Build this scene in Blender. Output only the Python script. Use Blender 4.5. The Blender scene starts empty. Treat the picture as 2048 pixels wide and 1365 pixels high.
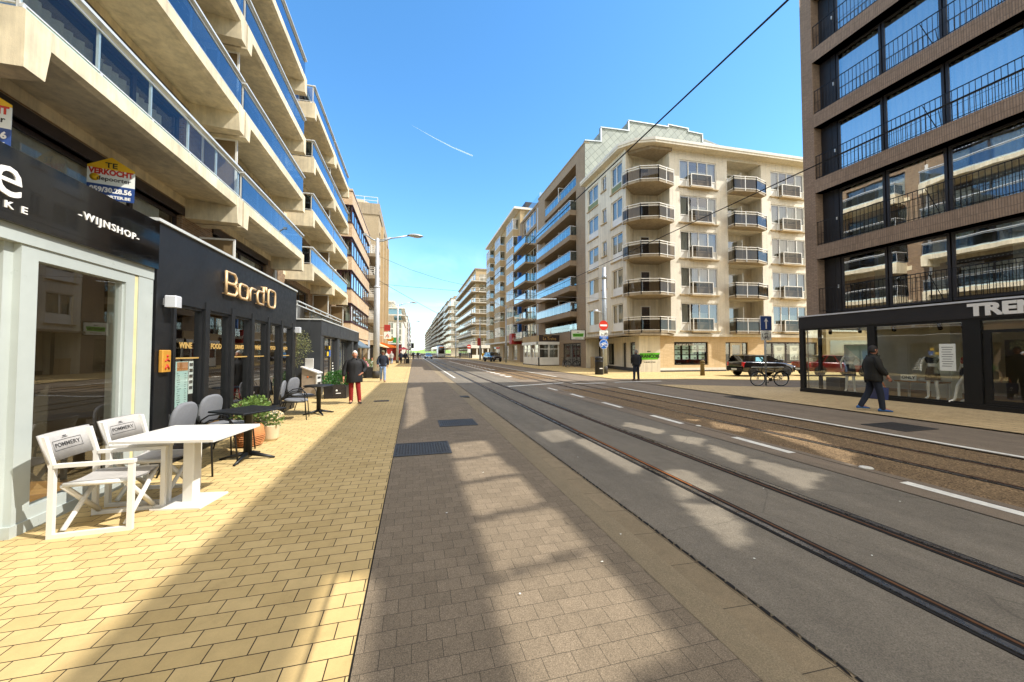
import bpy, bmesh, math, random
from mathutils import Vector, Matrix
rad = math.radians
S = bpy.context.scene
COL = S.collection
random.seed(7)

# ---------------------------------------------------------------- camera
cd = bpy.data.cameras.new('camera'); cam = bpy.data.objects.new('camera', cd); COL.objects.link(cam)
cam.location = (0, 0, 1.6); cam.rotation_euler = (rad(91.74), 0, rad(-14.84))
cd.sensor_fit = 'HORIZONTAL'; cd.sensor_width = 36; cd.lens = 13.008; cd.clip_start = 0.05; cd.clip_end = 60000
S.camera = cam
S.view_settings.view_transform = 'Standard'; S.view_settings.look = 'None'
S.view_settings.exposure = EXPOSURE = 1.25; S.view_settings.gamma = 1.0
S.view_settings.use_white_balance = True; S.view_settings.white_balance_temperature = 6650; S.view_settings.white_balance_tint = 10
S.render.film_transparent = False
S.cycles.max_bounces = 8; S.cycles.diffuse_bounces = 4; S.cycles.glossy_bounces = 4
S.cycles.transparent_max_bounces = 24; S.cycles.use_denoising = True
S.cycles.caustics_reflective = False; S.cycles.caustics_refractive = False

# ---------------------------------------------------------------- sun and sky
SUN_EL, SUN_AZ = 48.0, 115.9
sdir = Vector((math.cos(rad(SUN_EL)) * math.sin(rad(SUN_AZ)), math.cos(rad(SUN_EL)) * math.cos(rad(SUN_AZ)), math.sin(rad(SUN_EL))))
ld = bpy.data.lights.new('sun', 'SUN'); ld.energy = 2.8; ld.angle = rad(0.28); ld.color = (1.0, 0.97, 0.92)
sun = bpy.data.objects.new('sun', ld); COL.objects.link(sun); sun.rotation_euler = sdir.to_track_quat('Z', 'Y').to_euler()
sun.location = (20, -10, 40)
W = bpy.data.worlds.new('World'); S.world = W; W.use_nodes = True


class NB:
    """tiny node builder: nb(type, socket=value or link, prop=value)"""
    def __init__(s, tree): s.t = tree; s.t.nodes.clear()
    def __call__(s, typ, _o=0, **kw):
        n = s.t.nodes.new(typ)
        for k, v in kw.items():
            if k.startswith('p_'): setattr(n, k[2:], v); continue
            k = int(k[1:]) if k[0] == 'i' and k[1:].isdigit() else k.replace('_', ' ')
            sk = n.inputs[k]
            if hasattr(v, 'is_output'): s.t.links.new(v, sk)
            else: sk.default_value = v
        return n.outputs[_o] if len(n.outputs) else None
    def math(s, op, a, b=None, clamp=False):
        n = s.t.nodes.new('ShaderNodeMath'); n.operation = op; n.use_clamp = clamp
        for i, v in ((0, a), (1, b)):
            if v is None: continue
            if hasattr(v, 'is_output'): s.t.links.new(v, n.inputs[i])
            else: n.inputs[i].default_value = v
        return n.outputs[0]
    def mix(s, fac, a, b, blend='MIX'):
        n = s.t.nodes.new('ShaderNodeMix'); n.data_type = 'RGBA'; n.blend_type = blend
        for i, v in ((0, fac), (6, a), (7, b)):
            if hasattr(v, 'is_output'): s.t.links.new(v, n.inputs[i])
            else: n.inputs[i].default_value = v if i == 0 else (*v[:3], 1)
        return n.outputs[2]
    def rng(s, v, a, b, c, d):
        n = s.t.nodes.new('ShaderNodeMapRange'); s.t.links.new(v, n.inputs[0])
        for i, x in enumerate((a, b, c, d)): n.inputs[i + 1].default_value = x
        return n.outputs[0]


w = NB(W.node_tree)
sky = w('ShaderNodeTexSky', p_sky_type='NISHITA', p_sun_disc=False, p_sun_elevation=rad(SUN_EL), p_sun_rotation=rad(SUN_AZ),
        p_altitude=0.0, p_air_density=1.0, p_dust_density=0.3, p_ozone_density=4.0)
tc = w('ShaderNodeTexCoord', 0)
sep = W.node_tree.nodes.new('ShaderNodeSeparateXYZ'); W.node_tree.links.new(tc, sep.inputs[0])
zz = w.math('MAXIMUM', sep.outputs[2], 0.02)
div = w.math('ADD', zz, 0.06)
cx_ = w.math('DIVIDE', sep.outputs[0], div); cy_ = w.math('DIVIDE', sep.outputs[1], div)
cv = w('ShaderNodeCombineXYZ', X=cx_, Y=w.math('MULTIPLY', cy_, 0.55), Z=0.3)
nz = w('ShaderNodeTexNoise', Vector=cv, Scale=0.85, Detail=7.0, Roughness=0.58, Distortion=0.6)
cl = w.rng(nz, 0.46, 0.72, 0.0, 1.0)
cl = w.math('MULTIPLY', cl, w.rng(sep.outputs[2], 0.30, 0.12, 0.0, 1.0))
hz = w.rng(sep.outputs[2], 0.10, 0.0, 0.0, 0.12)
cl = w.math('MAXIMUM', w.math('MULTIPLY', cl, 0.75, True), hz)
sky2 = w('ShaderNodeHueSaturation', Hue=0.494, Saturation=1.2, Value=1.0, Color=sky)
skc = w.mix(cl, sky2, (4.2, 5.2, 6.0))
# added bright cloud, unseen overhead and behind the viewer, lifts and warms the shade
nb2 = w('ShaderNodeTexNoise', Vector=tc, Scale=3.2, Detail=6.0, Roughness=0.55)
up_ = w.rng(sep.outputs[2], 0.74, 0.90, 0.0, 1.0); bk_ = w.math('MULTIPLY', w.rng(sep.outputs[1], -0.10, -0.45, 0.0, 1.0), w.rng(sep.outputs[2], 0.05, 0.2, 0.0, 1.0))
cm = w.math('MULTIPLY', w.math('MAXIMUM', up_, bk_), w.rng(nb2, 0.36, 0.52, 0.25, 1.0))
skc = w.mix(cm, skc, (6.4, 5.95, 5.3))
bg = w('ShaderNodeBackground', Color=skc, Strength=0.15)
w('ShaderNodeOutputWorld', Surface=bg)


# ---------------------------------------------------------------- materials
def hx(h):
    h = h.lstrip('#'); c = [int(h[i:i + 2], 16) / 255 for i in (0, 2, 4)]
    return tuple((x / 12.92 if x <= .04045 else ((x + .055) / 1.055) ** 2.4) for x in c)


def newmat(name):
    m = bpy.data.materials.new(name); m.use_nodes = True
    return m, NB(m.node_tree)


def P_(nb): return nb('ShaderNodeNewGeometry', 0)


def pm(name, c, rough=.6, metal=0., var=.12, vs=6., bump=0., bs=60., spec=.5, coat=0., big=.08, streak=0.):
    """plain paint / metal / plaster with mottling, optional fine bump and rain streaks"""
    if isinstance(c, str): c = hx(c)
    m, nb = newmat(name); p = P_(nb)
    n1 = nb('ShaderNodeTexNoise', Vector=p, Scale=vs, Detail=4., Roughness=.6)
    n2 = nb('ShaderNodeTexNoise', Vector=p, Scale=vs * .13 + .1, Detail=2.)
    f = nb.math('MULTIPLY', nb.rng(n1, .3, .7, 1 - var, 1 + var), nb.rng(n2, .3, .7, 1 - big, 1 + big))
    if streak:
        mp = nb('ShaderNodeMapping', Vector=p, Scale=(3.5, 3.5, .25))
        n3 = nb('ShaderNodeTexNoise', Vector=mp, Scale=1.5, Detail=5., Roughness=.7)
        f = nb.math('MULTIPLY', f, nb.rng(n3, .42, .68, 1., 1 - streak))
    c4 = nb.mix(1., (*c, 1), nb('ShaderNodeCombineColor', Red=f, Green=f, Blue=f), 'MULTIPLY')
    kw = dict(Base_Color=c4, Roughness=nb.rng(n1, .3, .7, max(.02, rough - .08), min(1, rough + .08)), Metallic=metal, Coat_Weight=coat)
    kw['Specular_IOR_Level'] = spec
    if bump:
        nn = nb('ShaderNodeTexNoise', Vector=p, Scale=bs, Detail=3.)
        kw['Normal'] = nb('ShaderNodeBump', Strength=bump, Distance=.02, Height=nn)
    nb('ShaderNodeOutputMaterial', Surface=nb('ShaderNodeBsdfPrincipled', **kw))
    return m


def wallco(nb):
    g = nb.t.nodes.new('ShaderNodeNewGeometry')
    sp = nb.t.nodes.new('ShaderNodeSeparateXYZ'); nb.t.links.new(g.outputs[0], sp.inputs[0])
    sn = nb.t.nodes.new('ShaderNodeSeparateXYZ'); nb.t.links.new(g.outputs[3], sn.inputs[0])
    k = nb.math('GREATER_THAN', nb.math('ABSOLUTE', sn.outputs[0]), .7)
    u = nb.math('ADD', nb.math('MULTIPLY', sp.outputs[1], k), nb.math('MULTIPLY', sp.outputs[0], nb.math('SUBTRACT', 1., k)))
    return nb('ShaderNodeCombineXYZ', X=u, Y=sp.outputs[2], Z=0.), g.outputs[0]


def brick(name, c1, c2, mo, bw=.21, rh=.065, ms=.011, rough=.8, bump=.5, var=.25, floor=False, sq=0.5, spk=0., stain=.0, rot=0.):
    """running-bond masonry or paving; floor=True lays it on the ground plane"""
    c1, c2, mo = [hx(c) if isinstance(c, str) else c for c in (c1, c2, mo)]
    m, nb = newmat(name)
    if floor:
        p = P_(nb); v = nb('ShaderNodeMapping', Vector=p, Rotation=(0, 0, rot))
    else: v, p = wallco(nb)
    bn = nb.t.nodes.new('ShaderNodeTexBrick'); nb.t.links.new(v, bn.inputs['Vector'])
    bn.offset = sq
    for k, x in (('Color1', (*c1, 1)), ('Color2', (*c2, 1)), ('Mortar', (*mo, 1)), ('Scale', 1.), ('Mortar Size', ms), ('Mortar Smooth', .15),
                 ('Bias', 0.), ('Brick Width', bw), ('Row Height', rh)): bn.inputs[k].default_value = x
    n1 = nb('ShaderNodeTexNoise', Vector=p, Scale=9., Detail=6., Roughness=.7)
    n2 = nb('ShaderNodeTexNoise', Vector=p, Scale=.55, Detail=4., Roughness=.6)
    f = nb.math('MULTIPLY', nb.rng(n1, .25, .75, 1 - var, 1 + var), nb.rng(n2, .3, .7, 1 - .6 * var, 1 + .6 * var))
    if spk:
        n3 = nb('ShaderNodeTexNoise', Vector=p, Scale=210., Detail=2.)
        n4 = nb('ShaderNodeTexVoronoi', Vector=p, Scale=120.)
        f = nb.math('MULTIPLY', f, nb.math('MULTIPLY', nb.rng(n3, .3, .7, 1 - spk, 1 + spk), nb.rng(n4, 0., .7, 1 + spk * .6, 1 - spk * .4)))
    if stain and not floor:
        ms_ = nb('ShaderNodeMapping', Vector=p, Scale=(3., 3., .22)); ns_ = nb('ShaderNodeTexNoise', Vector=ms_, Scale=1.6, Detail=6., Roughness=.7); f = nb.math('MULTIPLY', f, nb.rng(ns_, .5, .68, 1., 1 - stain))
    if floor:   # chewing-gum spots, drip stains and grime gathered in the joints
        vg = nb('ShaderNodeTexVoronoi', Vector=p, Scale=1.9); vs_ = nb('ShaderNodeTexVoronoi', Vector=p, Scale=.8)
        f = nb.math('MULTIPLY', f, nb.rng(vg, .035, .055, .72, 1.)); n5 = nb('ShaderNodeTexNoise', Vector=p, Scale=2.4, Detail=7., Roughness=.75)
        f = nb.math('MULTIPLY', f, nb.rng(n5, .56, .70, 1., .84)); f = nb.math('MULTIPLY', f, nb.rng(vs_, .05, .16, .86, 1.))
    c = nb.mix(1., bn.outputs[0], nb('ShaderNodeCombineColor', Red=f, Green=f, Blue=f), 'MULTIPLY')
    h = nb.math('ADD', nb.math('MULTIPLY', bn.outputs[1], -1.), nb.math('MULTIPLY', n1, .5))
    b = nb('ShaderNodeBump', Strength=bump, Distance=.008, Height=h)
    nb('ShaderNodeOutputMaterial', Surface=nb('ShaderNodeBsdfPrincipled', Base_Color=c, Roughness=rough, Normal=b, Specular_IOR_Level=.3))
    return m


def stone(name, c, c2, sc_=180., spk=.5, rough=.85, bump=.4, big=.15, cracks=0., tr=None):
    """asphalt / aggregate / concrete ground: speckled stones plus large stains"""
    c, c2 = [hx(x) if isinstance(x, str) else x for x in (c, c2)]
    m, nb = newmat(name); p = P_(nb)
    vo = nb('ShaderNodeTexVoronoi', 1, Vector=p, Scale=sc_)
    sx = nb.t.nodes.new('ShaderNodeSeparateColor'); nb.t.links.new(vo, sx.inputs[0])
    n1 = nb('ShaderNodeTexNoise', Vector=p, Scale=sc_ * .9, Detail=2.)
    mp = nb('ShaderNodeMapping', Vector=p, Scale=(1.6, .22, 1))
    n2 = nb('ShaderNodeTexNoise', Vector=mp, Scale=1.1, Detail=6., Roughness=.62)
    n3 = nb('ShaderNodeTexNoise', Vector=p, Scale=5., Detail=5., Roughness=.7)
    cc = nb.mix(nb.rng(sx.outputs[0], .2, .8, 0., 1.), c, c2)
    f = nb.math('MULTIPLY', nb.rng(n1, .3, .7, 1 - spk, 1 + spk), nb.math('MULTIPLY', nb.rng(n2, .3, .7, 1 - big, 1 + big), nb.rng(n3, .3, .7, 1 - big * .6, 1 + big * .6)))
    cc = nb.mix(1., cc, nb('ShaderNodeCombineColor', Red=f, Green=f, Blue=f), 'MULTIPLY')
    if cracks:
        nd = nb('ShaderNodeTexNoise', 1, Vector=p, Scale=1.5, Detail=4.)
        pv = nb('ShaderNodeMix', 1, p_data_type='VECTOR', i0=.18, i4=p, i5=nd)
        vc = nb('ShaderNodeTexVoronoi', p_feature='DISTANCE_TO_EDGE', Vector=pv, Scale=.28)
        cc = nb.mix(nb.math('MULTIPLY', nb.math('LESS_THAN', vc, .0016), cracks), cc, (.012, .011, .01))
    b = nb('ShaderNodeBump', Strength=bump, Distance=.006, Height=nb.math('ADD', n1, sx.outputs[1]))
    nb('ShaderNodeOutputMaterial', Surface=nb('ShaderNodeBsdfPrincipled', Base_Color=cc, Roughness=rough, Normal=b, Specular_IOR_Level=.35))
    return m


def glass(name, tint=(.8, .85, .85), base=.06, k=1.6, rt=(1, 1, 1), ior=1.5, rough=0., wav=.007):
    """thin glazing: see-through with a mirror share that grows at grazing angles"""
    if isinstance(tint, str): tint = hx(tint)
    m, nb = newmat(name); p = P_(nb)
    nn = nb('ShaderNodeTexNoise', Vector=p, Scale=1.3, Detail=1.)
    bp = nb('ShaderNodeBump', Strength=wav, Distance=.15, Height=nn)
    fa = nb('ShaderNodeLayerWeight', 1, Blend=.5)
    fr = nb.math('ADD', nb.math('MULTIPLY', nb.math('POWER', fa, 5.), .96), .04)
    f = nb.math('ADD', nb.math('MULTIPLY', fr, k), base, True)
    t = nb('ShaderNodeBsdfTransparent', Color=(*tint, 1))
    g = nb('ShaderNodeBsdfGlossy', Color=(*rt, 1), Roughness=rough, Normal=bp)
    nb('ShaderNodeOutputMaterial', Surface=nb('ShaderNodeMixShader', i0=f, i1=t, i2=g))
    return m


def cloth(name, c, trans=.35):
    c = hx(c) if isinstance(c, str) else c
    m, nb = newmat(name); p = P_(nb)
    n1 = nb('ShaderNodeTexNoise', Vector=p, Scale=25., Detail=3.)
    f = nb.rng(n1, .3, .7, .92, 1.06)
    cc = nb.mix(1., c, nb('ShaderNodeCombineColor', Red=f, Green=f, Blue=f), 'MULTIPLY')
    d = nb('ShaderNodeBsdfDiffuse', Color=cc); t = nb('ShaderNodeBsdfTranslucent', Color=cc)
    nb('ShaderNodeOutputMaterial', Surface=nb('ShaderNodeMixShader', i0=trans, i1=d, i2=t))
    return m


def leafmat(name, c, c2, tr=.3):
    m, nb = newmat(name)
    c, c2 = [hx(x) if isinstance(x, str) else x for x in (c, c2)]
    g = nb.t.nodes.new('ShaderNodeNewGeometry')
    n1 = nb('ShaderNodeTexNoise', Vector=g.outputs[0], Scale=6., Detail=3.)
    f = nb.math('ADD', nb.math('MULTIPLY', g.outputs['Random Per Island'], .6), nb.math('MULTIPLY', n1, .4))
    cc = nb.mix(f, c, c2)
    pr = nb('ShaderNodeBsdfPrincipled', Base_Color=cc, Roughness=.5, Specular_IOR_Level=.35)
    t = nb('ShaderNodeBsdfTranslucent', Color=cc)
    nb('ShaderNodeOutputMaterial', Surface=nb('ShaderNodeMixShader', i0=tr, i1=pr, i2=t))
    return m


# ---------------------------------------------------------------- mesh builder
class MB:
    def __init__(s, mat=None, T=None):
        s.v = []; s.f = []; s.fm = []; s.sm = []; s.mats = []; s.T = T; s.cur = 0; s.smooth = False
        if mat: s.mat(mat)
    def mat(s, m):
        if m not in s.mats: s.mats.append(m)
        s.cur = s.mats.index(m); return s
    def add(s, vs, fs, smooth=None):
        o = len(s.v)
        if s.T is not None: vs = [s.T @ Vector(v) for v in vs]
        s.v += [tuple(v) for v in vs]
        for f in fs:
            s.f.append(tuple(i + o for i in f)); s.fm.append(s.cur); s.sm.append(s.smooth if smooth is None else smooth)
        return s
    def box(s, x0, x1, y0, y1, z0, z1):
        return s.hexa([(x0, y0, z0), (x1, y0, z0), (x1, y1, z0), (x0, y1, z0), (x0, y0, z1), (x1, y0, z1), (x1, y1, z1), (x0, y1, z1)])
    def hexa(s, p):
        return s.add(p, [(0, 3, 2, 1), (4, 5, 6, 7), (0, 1, 5, 4), (1, 2, 6, 5), (2, 3, 7, 6), (3, 0, 4, 7)])
    def bbox(s, x0, x1, y0, y1, z0, z1, b=.01):
        """box with chamfered vertical and top edges"""
        s.prism([(x0 + b, y0), (x1 - b, y0), (x1, y0 + b), (x1, y1 - b), (x1 - b, y1), (x0 + b, y1), (x0, y1 - b), (x0, y0 + b)], 'z', z0, z1 - b)
        a = [(x0 + b, y0, z1 - b), (x1 - b, y0, z1 - b), (x1, y0 + b, z1 - b), (x1, y1 - b, z1 - b), (x1 - b, y1, z1 - b), (x0 + b, y1, z1 - b), (x0, y1 - b, z1 - b), (x0, y0 + b, z1 - b)]
        t = [(x0 + b, y0 + b, z1), (x1 - b, y0 + b, z1), (x1 - b, y0 + b, z1), (x1 - b, y1 - b, z1), (x1 - b, y1 - b, z1), (x0 + b, y1 - b, z1), (x0 + b, y1 - b, z1), (x0 + b, y0 + b, z1)]
        return s.add(a + t, [(i, (i + 1) % 8, 8 + (i + 1) % 8, 8 + i) for i in range(8)] + [tuple(range(8, 16))])
    def quad(s, a, b, c, d): return s.add([a, b, c, d], [(0, 1, 2, 3)])
    def poly(s, pts): return s.add(pts, [tuple(range(len(pts)))])
    def prism(s, pts, ax, a, b):
        m = {'x': lambda p, t: (t, p[0], p[1]), 'y': lambda p, t: (p[0], t, p[1]), 'z': lambda p, t: (p[0], p[1], t)}[ax]
        n = len(pts)
        return s.add([m(p, a) for p in pts] + [m(p, b) for p in pts],
                     [tuple(range(n)), tuple(range(2 * n - 1, n - 1, -1))] + [(i, (i + 1) % n, n + (i + 1) % n, n + i) for i in range(n)])
    def tube(s, pts, r, n=8, cap=True, closed=False):
        pts = [Vector(p) for p in pts]; N = len(pts)
        rs = r if isinstance(r, (list, tuple)) else [r] * N
        vs = []; up = None
        for i, p in enumerate(pts):
            a = pts[i - 1] if (i > 0 or closed) else p; b = pts[(i + 1) % N] if (i < N - 1 or closed) else p
            t = (b - a).normalized() if (b - a).length > 1e-9 else Vector((0, 0, 1))
            if up is None: up = Vector((0, 0, 1)) if abs(t.z) < .9 else Vector((1, 0, 0))
            x = t.cross(up)
            if x.length < 1e-6: x = t.orthogonal()
            x.normalize(); y = x.cross(t); up = y
            vs += [p + x * (rs[i] * math.cos(2 * math.pi * k / n)) + y * (rs[i] * math.sin(2 * math.pi * k / n)) for k in range(n)]
        fs = []
        for i in range(N if closed else N - 1):
            j = (i + 1) % N
            fs += [(i * n + k, i * n + (k + 1) % n, j * n + (k + 1) % n, j * n + k) for k in range(n)]
        if cap and not closed: fs += [tuple(range(n - 1, -1, -1)), tuple((N - 1) * n + k for k in range(n))]
        return s.add(vs, fs, smooth=n > 5)
    def lathe(s, prof, c=(0, 0, 0), n=20, ax='z', smooth=True):
        m = {'z': lambda r, h, a: (c[0] + r * math.cos(a), c[1] + r * math.sin(a), c[2] + h),
             'x': lambda r, h, a: (c[0] + h, c[1] + r * math.cos(a), c[2] + r * math.sin(a)),
             'y': lambda r, h, a: (c[0] + r * math.sin(a), c[1] + h, c[2] + r * math.cos(a))}[ax]
        vs = [m(r, h, 2 * math.pi * k / n) for r, h in prof for k in range(n)]
        fs = []
        for i in range(len(prof) - 1):
            fs += [(i * n + k, i * n + (k + 1) % n, (i + 1) * n + (k + 1) % n, (i + 1) * n + k) for k in range(n)]
        fs += [tuple(range(n - 1, -1, -1)), tuple((len(prof) - 1) * n + k for k in range(n))]
        return s.add(vs, fs, smooth=smooth)
    def ball(s, c, r, n=10, m=7):
        rx, ry, rz = r if isinstance(r, (tuple, list)) else (r, r, r)
        vs = []
        for i in range(m + 1):
            t = math.pi * i / m
            vs += [(c[0] + rx * math.sin(t) * math.cos(2 * math.pi * k / n), c[1] + ry * math.sin(t) * math.sin(2 * math.pi * k / n), c[2] - rz * math.cos(t)) for k in range(n)]
        return s.add(vs, [(i * n + k, i * n + (k + 1) % n, (i + 1) * n + (k + 1) % n, (i + 1) * n + k) for i in range(m) for k in range(n)], smooth=True)
    def loft(s, rings, cap=True, smooth=True, closed=True):
        n = len(rings[0]); vs = [p for r in rings for p in r]
        q = n if closed else n - 1
        fs = [(i * n + k, i * n + (k + 1) % n, (i + 1) * n + (k + 1) % n, (i + 1) * n + k) for i in range(len(rings) - 1) for k in range(q)]
        if cap: fs += [tuple(range(n - 1, -1, -1)), tuple((len(rings) - 1) * n + k for k in range(n))]
        return s.add(vs, fs, smooth=smooth)
    def leaf(s, c, d, l, wd):
        """one leaf-sized quad at c pointing along d"""
        d = Vector(d).normalized(); x = d.orthogonal(); x.rotate(Matrix.Rotation(random.uniform(0, 6.3), 3, d)); c = Vector(c)
        return s.add([c, c + d * l * .5 + x * wd * .5, c + d * l, c + d * l * .5 - x * wd * .5], [(0, 1, 2, 3)], smooth=False)
    def text(s, t, size, M, ext=.0, font_sx=1., align='CENTER', bold=0., mono=None):
        """lettering laid out in local x (right) / y (up), placed by the matrix M"""
        vs, fs = text_mesh(t, size, ext, align, bold)
        return s.add([M @ Vector((v[0] * font_sx, v[1], v[2])) for v in vs], fs, smooth=False)
    def build(s, name, parent=None, **kw):
        me = bpy.data.meshes.new(name); me.from_pydata(s.v, [], s.f)
        for m in s.mats: me.materials.append(m)
        me.polygons.foreach_set('material_index', s.fm); me.polygons.foreach_set('use_smooth', s.sm); me.update()
        o = bpy.data.objects.new(name, me); COL.objects.link(o); setp(o, parent); tag(o, **kw)
        return o


_tc = {}; SPACE = [1.0]
def text_mesh(t, size, ext, align, bold):
    k = (t, size, ext, align, bold, SPACE[0])
    if k in _tc: return _tc[k]
    cu = bpy.data.curves.new('lettering', 'FONT'); cu.body = t; cu.size = size; cu.extrude = ext; cu.align_x = align; cu.align_y = 'CENTER'
    cu.offset = bold; cu.resolution_u = 3; cu.space_character = SPACE[0]
    o = bpy.data.objects.new('lettering', cu); COL.objects.link(o)
    dg = bpy.context.evaluated_depsgraph_get(); dg.update()
    me = bpy.data.meshes.new_from_object(o.evaluated_get(dg))
    r = [tuple(v.co) for v in me.vertices], [tuple(p.vertices) for p in me.polygons]
    bpy.data.objects.remove(o); bpy.data.curves.remove(cu); bpy.data.meshes.remove(me)
    _tc[k] = r; return r


def wm(o):
    m = o.matrix_basis.copy()
    return wm(o.parent) @ o.matrix_parent_inverse @ m if o.parent else m


def setp(o, parent):
    if parent is not None:
        o.parent = parent; o.matrix_parent_inverse = wm(parent).inverted()


def tag(o, label=None, cat=None, group=None, kind=None):
    if label: o['label'] = label
    if cat: o['category'] = cat
    if group: o['group'] = group
    if kind: o['kind'] = kind
    return o


def thing(name, label, cat, loc=(0, 0, 0), rz=0., group=None):
    o = bpy.data.objects.new(name, None); COL.objects.link(o); o.location = loc; o.rotation_euler = (0, 0, rz); o.empty_display_size = .3
    return tag(o, label, cat, group)


def dup(root, loc, rz=None, label=None, group=None):
    def cp(o, par):
        c = o.copy(); COL.objects.link(c)
        if par is not None: c.parent = par
        for ch in list(o.children): cp(ch, c)
        return c
    r = cp(root, None); r.location = loc
    if rz is not None: r.rotation_euler = (0, 0, rz)
    if label: r['label'] = label
    if group: r['group'] = group
    return r


def face_m(o, right, up):
    """matrix putting text at o with the given reading direction and up direction"""
    r = Vector(right).normalized(); u = Vector(up).normalized(); n = r.cross(u)
    return Matrix(((r.x, u.x, n.x, o[0]), (r.y, u.y, n.y, o[1]), (r.z, u.z, n.z, o[2]), (0, 0, 0, 1)))


class F:
    """a facade plane: u runs along it, z is up, d is depth behind it (negative: in front)"""
    def __init__(s, o, du, n):
        s.o = Vector((*o, 0)); s.du = Vector((*du, 0)).normalized(); s.n = Vector((*n, 0)).normalized()
    def p(s, u, z, d=0.): return tuple(s.o + s.du * u - s.n * d + Vector((0, 0, z)))
    def box(s, mb, u0, u1, z0, z1, d0, d1):
        return mb.hexa([s.p(u0, z0, d0), s.p(u1, z0, d0), s.p(u1, z0, d1), s.p(u0, z0, d1), s.p(u0, z1, d0), s.p(u1, z1, d0), s.p(u1, z1, d1), s.p(u0, z1, d1)])
    def quad(s, mb, u0, u1, z0, z1, d): return mb.quad(s.p(u0, z0, d), s.p(u1, z0, d), s.p(u1, z1, d), s.p(u0, z1, d))
    def wall(s, mb, u0, u1, z0, z1, ops=(), dep=.2):
        us = sorted({u0, u1, *[min(max(x, u0), u1) for o in ops for x in o[:2]]}); zs = sorted({z0, z1, *[min(max(x, z0), z1) for o in ops for x in o[2:4]]})
        for a, b in zip(us, us[1:]):
            run = None
            for c, d in zip(zs, zs[1:]):
                hole = any(o[0] < (a + b) / 2 < o[1] and o[2] < (c + d) / 2 < o[3] for o in ops)
                if hole:
                    if run: s.quad(mb, a, b, run[0], run[1], 0); run = None
                else: run = (run[0], d) if run else (c, d)
            if run: s.quad(mb, a, b, run[0], run[1], 0)
        for o in ops:
            a, b, c, d = o[:4]
            mb.quad(s.p(a, c), s.p(a, d), s.p(a, d, dep), s.p(a, c, dep)); mb.quad(s.p(b, c), s.p(b, d), s.p(b, d, dep), s.p(b, c, dep))
            mb.quad(s.p(a, c), s.p(b, c), s.p(b, c, dep), s.p(a, c, dep)); mb.quad(s.p(a, d), s.p(b, d), s.p(b, d, dep), s.p(a, d, dep))
    def window(s, parent, u0, u1, z0, z1, d, fm, gm, splits=(), fw=.06, curt=None, cz=None, rows=(), name='window', sill=None, cd=.14):
        """frame part with a pane sub-part, optional curtain and sill sub-parts; splits/rows are fractions"""
        m = MB(fm); ft = .06
        s.box(m, u0, u0 + fw, z0, z1, d, d + ft); s.box(m, u1 - fw, u1, z0, z1, d, d + ft)
        s.box(m, u0 + fw, u1 - fw, z0, z0 + fw, d, d + ft); s.box(m, u0 + fw, u1 - fw, z1 - fw, z1, d, d + ft)
        for q in splits:
            c = u0 + (u1 - u0) * q; s.box(m, c - fw * .6, c + fw * .6, z0 + fw, z1 - fw, d - .003, d + ft - .003)
        for q in rows:
            c = z0 + (z1 - z0) * q; s.box(m, u0 + fw, u1 - fw, c - fw * .5, c + fw * .5, d + .003, d + ft - .006)
        wd = m.build(name, parent)
        g = MB(gm); s.quad(g, u0 + fw * .5, u1 - fw * .5, z0 + fw * .5, z1 - fw * .5, d + ft * .5); g.build('pane', wd)
        if curt: s.curtain(wd, u0 + fw, u1 - fw, z0 + .03, (cz if cz else z1 - .03), d + cd, curt)
        if sill:
            q = MB(sill); s.box(q, u0 - .06, u1 + .06, z0 - .06, z0 - .003, -.07, d + .02); q.build('sill', wd)
        return wd
    def curtain(s, parent, u0, u1, z0, z1, d, m, pitch=.13, name='curtain', amp=.025):
        n = max(4, int((u1 - u0) / pitch * 4)); mb = MB(m); pts = []
        ph = random.uniform(0, 6)
        for i in range(n + 1):
            u = u0 + (u1 - u0) * i / n
            pts.append((u, d + amp * math.sin(ph + i * math.pi / 2) * (1 + .5 * math.sin(i * 1.7)) + .012 * math.sin(i * .9)))
        mb.add([s.p(u, z0, q) for u, q in pts] + [s.p(u, z1, q) for u, q in pts], [(i, i + 1, n + 2 + i, n + 1 + i) for i in range(n)], smooth=True)
        return mb.build(name, parent)
# ---------------------------------------------------------------- palette
M = {}
M['conc'] = pm('cream_concrete', '#ddd0b0', .8, var=.10, vs=5, bump=.15, bs=90, streak=.26, big=.16)
M['conc2'] = pm('grey_beige_concrete', '#a2937a', .8, var=.1, vs=4, bump=.1, streak=.3)
M['brick_l'] = brick('brown_brick', '#7a5a42', '#9a7a58', '#8f8470', bump=.6)
M['brick_b3'] = brick('pale_sand_brick', '#c0a07c', '#d2b592', '#c4b49a', bump=.4)
M['brick_dark'] = brick('dark_umber_brick', '#8c7765', '#99836f', '#7a6a5c', bw=.21, rh=.055, ms=.009, bump=.6, var=.2)
M['brick_dark_v'] = brick('dark_umber_soldier_brick', '#8f7a67', '#9c8672', '#7a6a5c', bw=.055, rh=.27, ms=.009, bump=.6, var=.2, sq=0.)
M['brick_cream'] = brick('cream_painted_brick', '#e9e2cf', '#eee7d6', '#ded5c0', bw=.22, rh=.075, ms=.009, bump=.7, var=.08, stain=.16)
M['brick_sand'] = brick('sand_long_brick', '#cdb48c', '#d8c19b', '#bfa680', bw=.4, rh=.06, ms=.006, bump=.4, var=.1, stain=.12)
M['plast_cream'] = pm('cream_render', '#e0d8c3', .85, var=.05, vs=3, bump=.1, bs=120, streak=.22)
M['plast_white'] = pm('white_render', '#dcd8cc', .85, var=.05, vs=3, bump=.08, bs=120, streak=.1)
M['plast_beige'] = pm('beige_render', '#b5a07c', .85, var=.07, vs=2, bump=.1, streak=.15)
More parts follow.
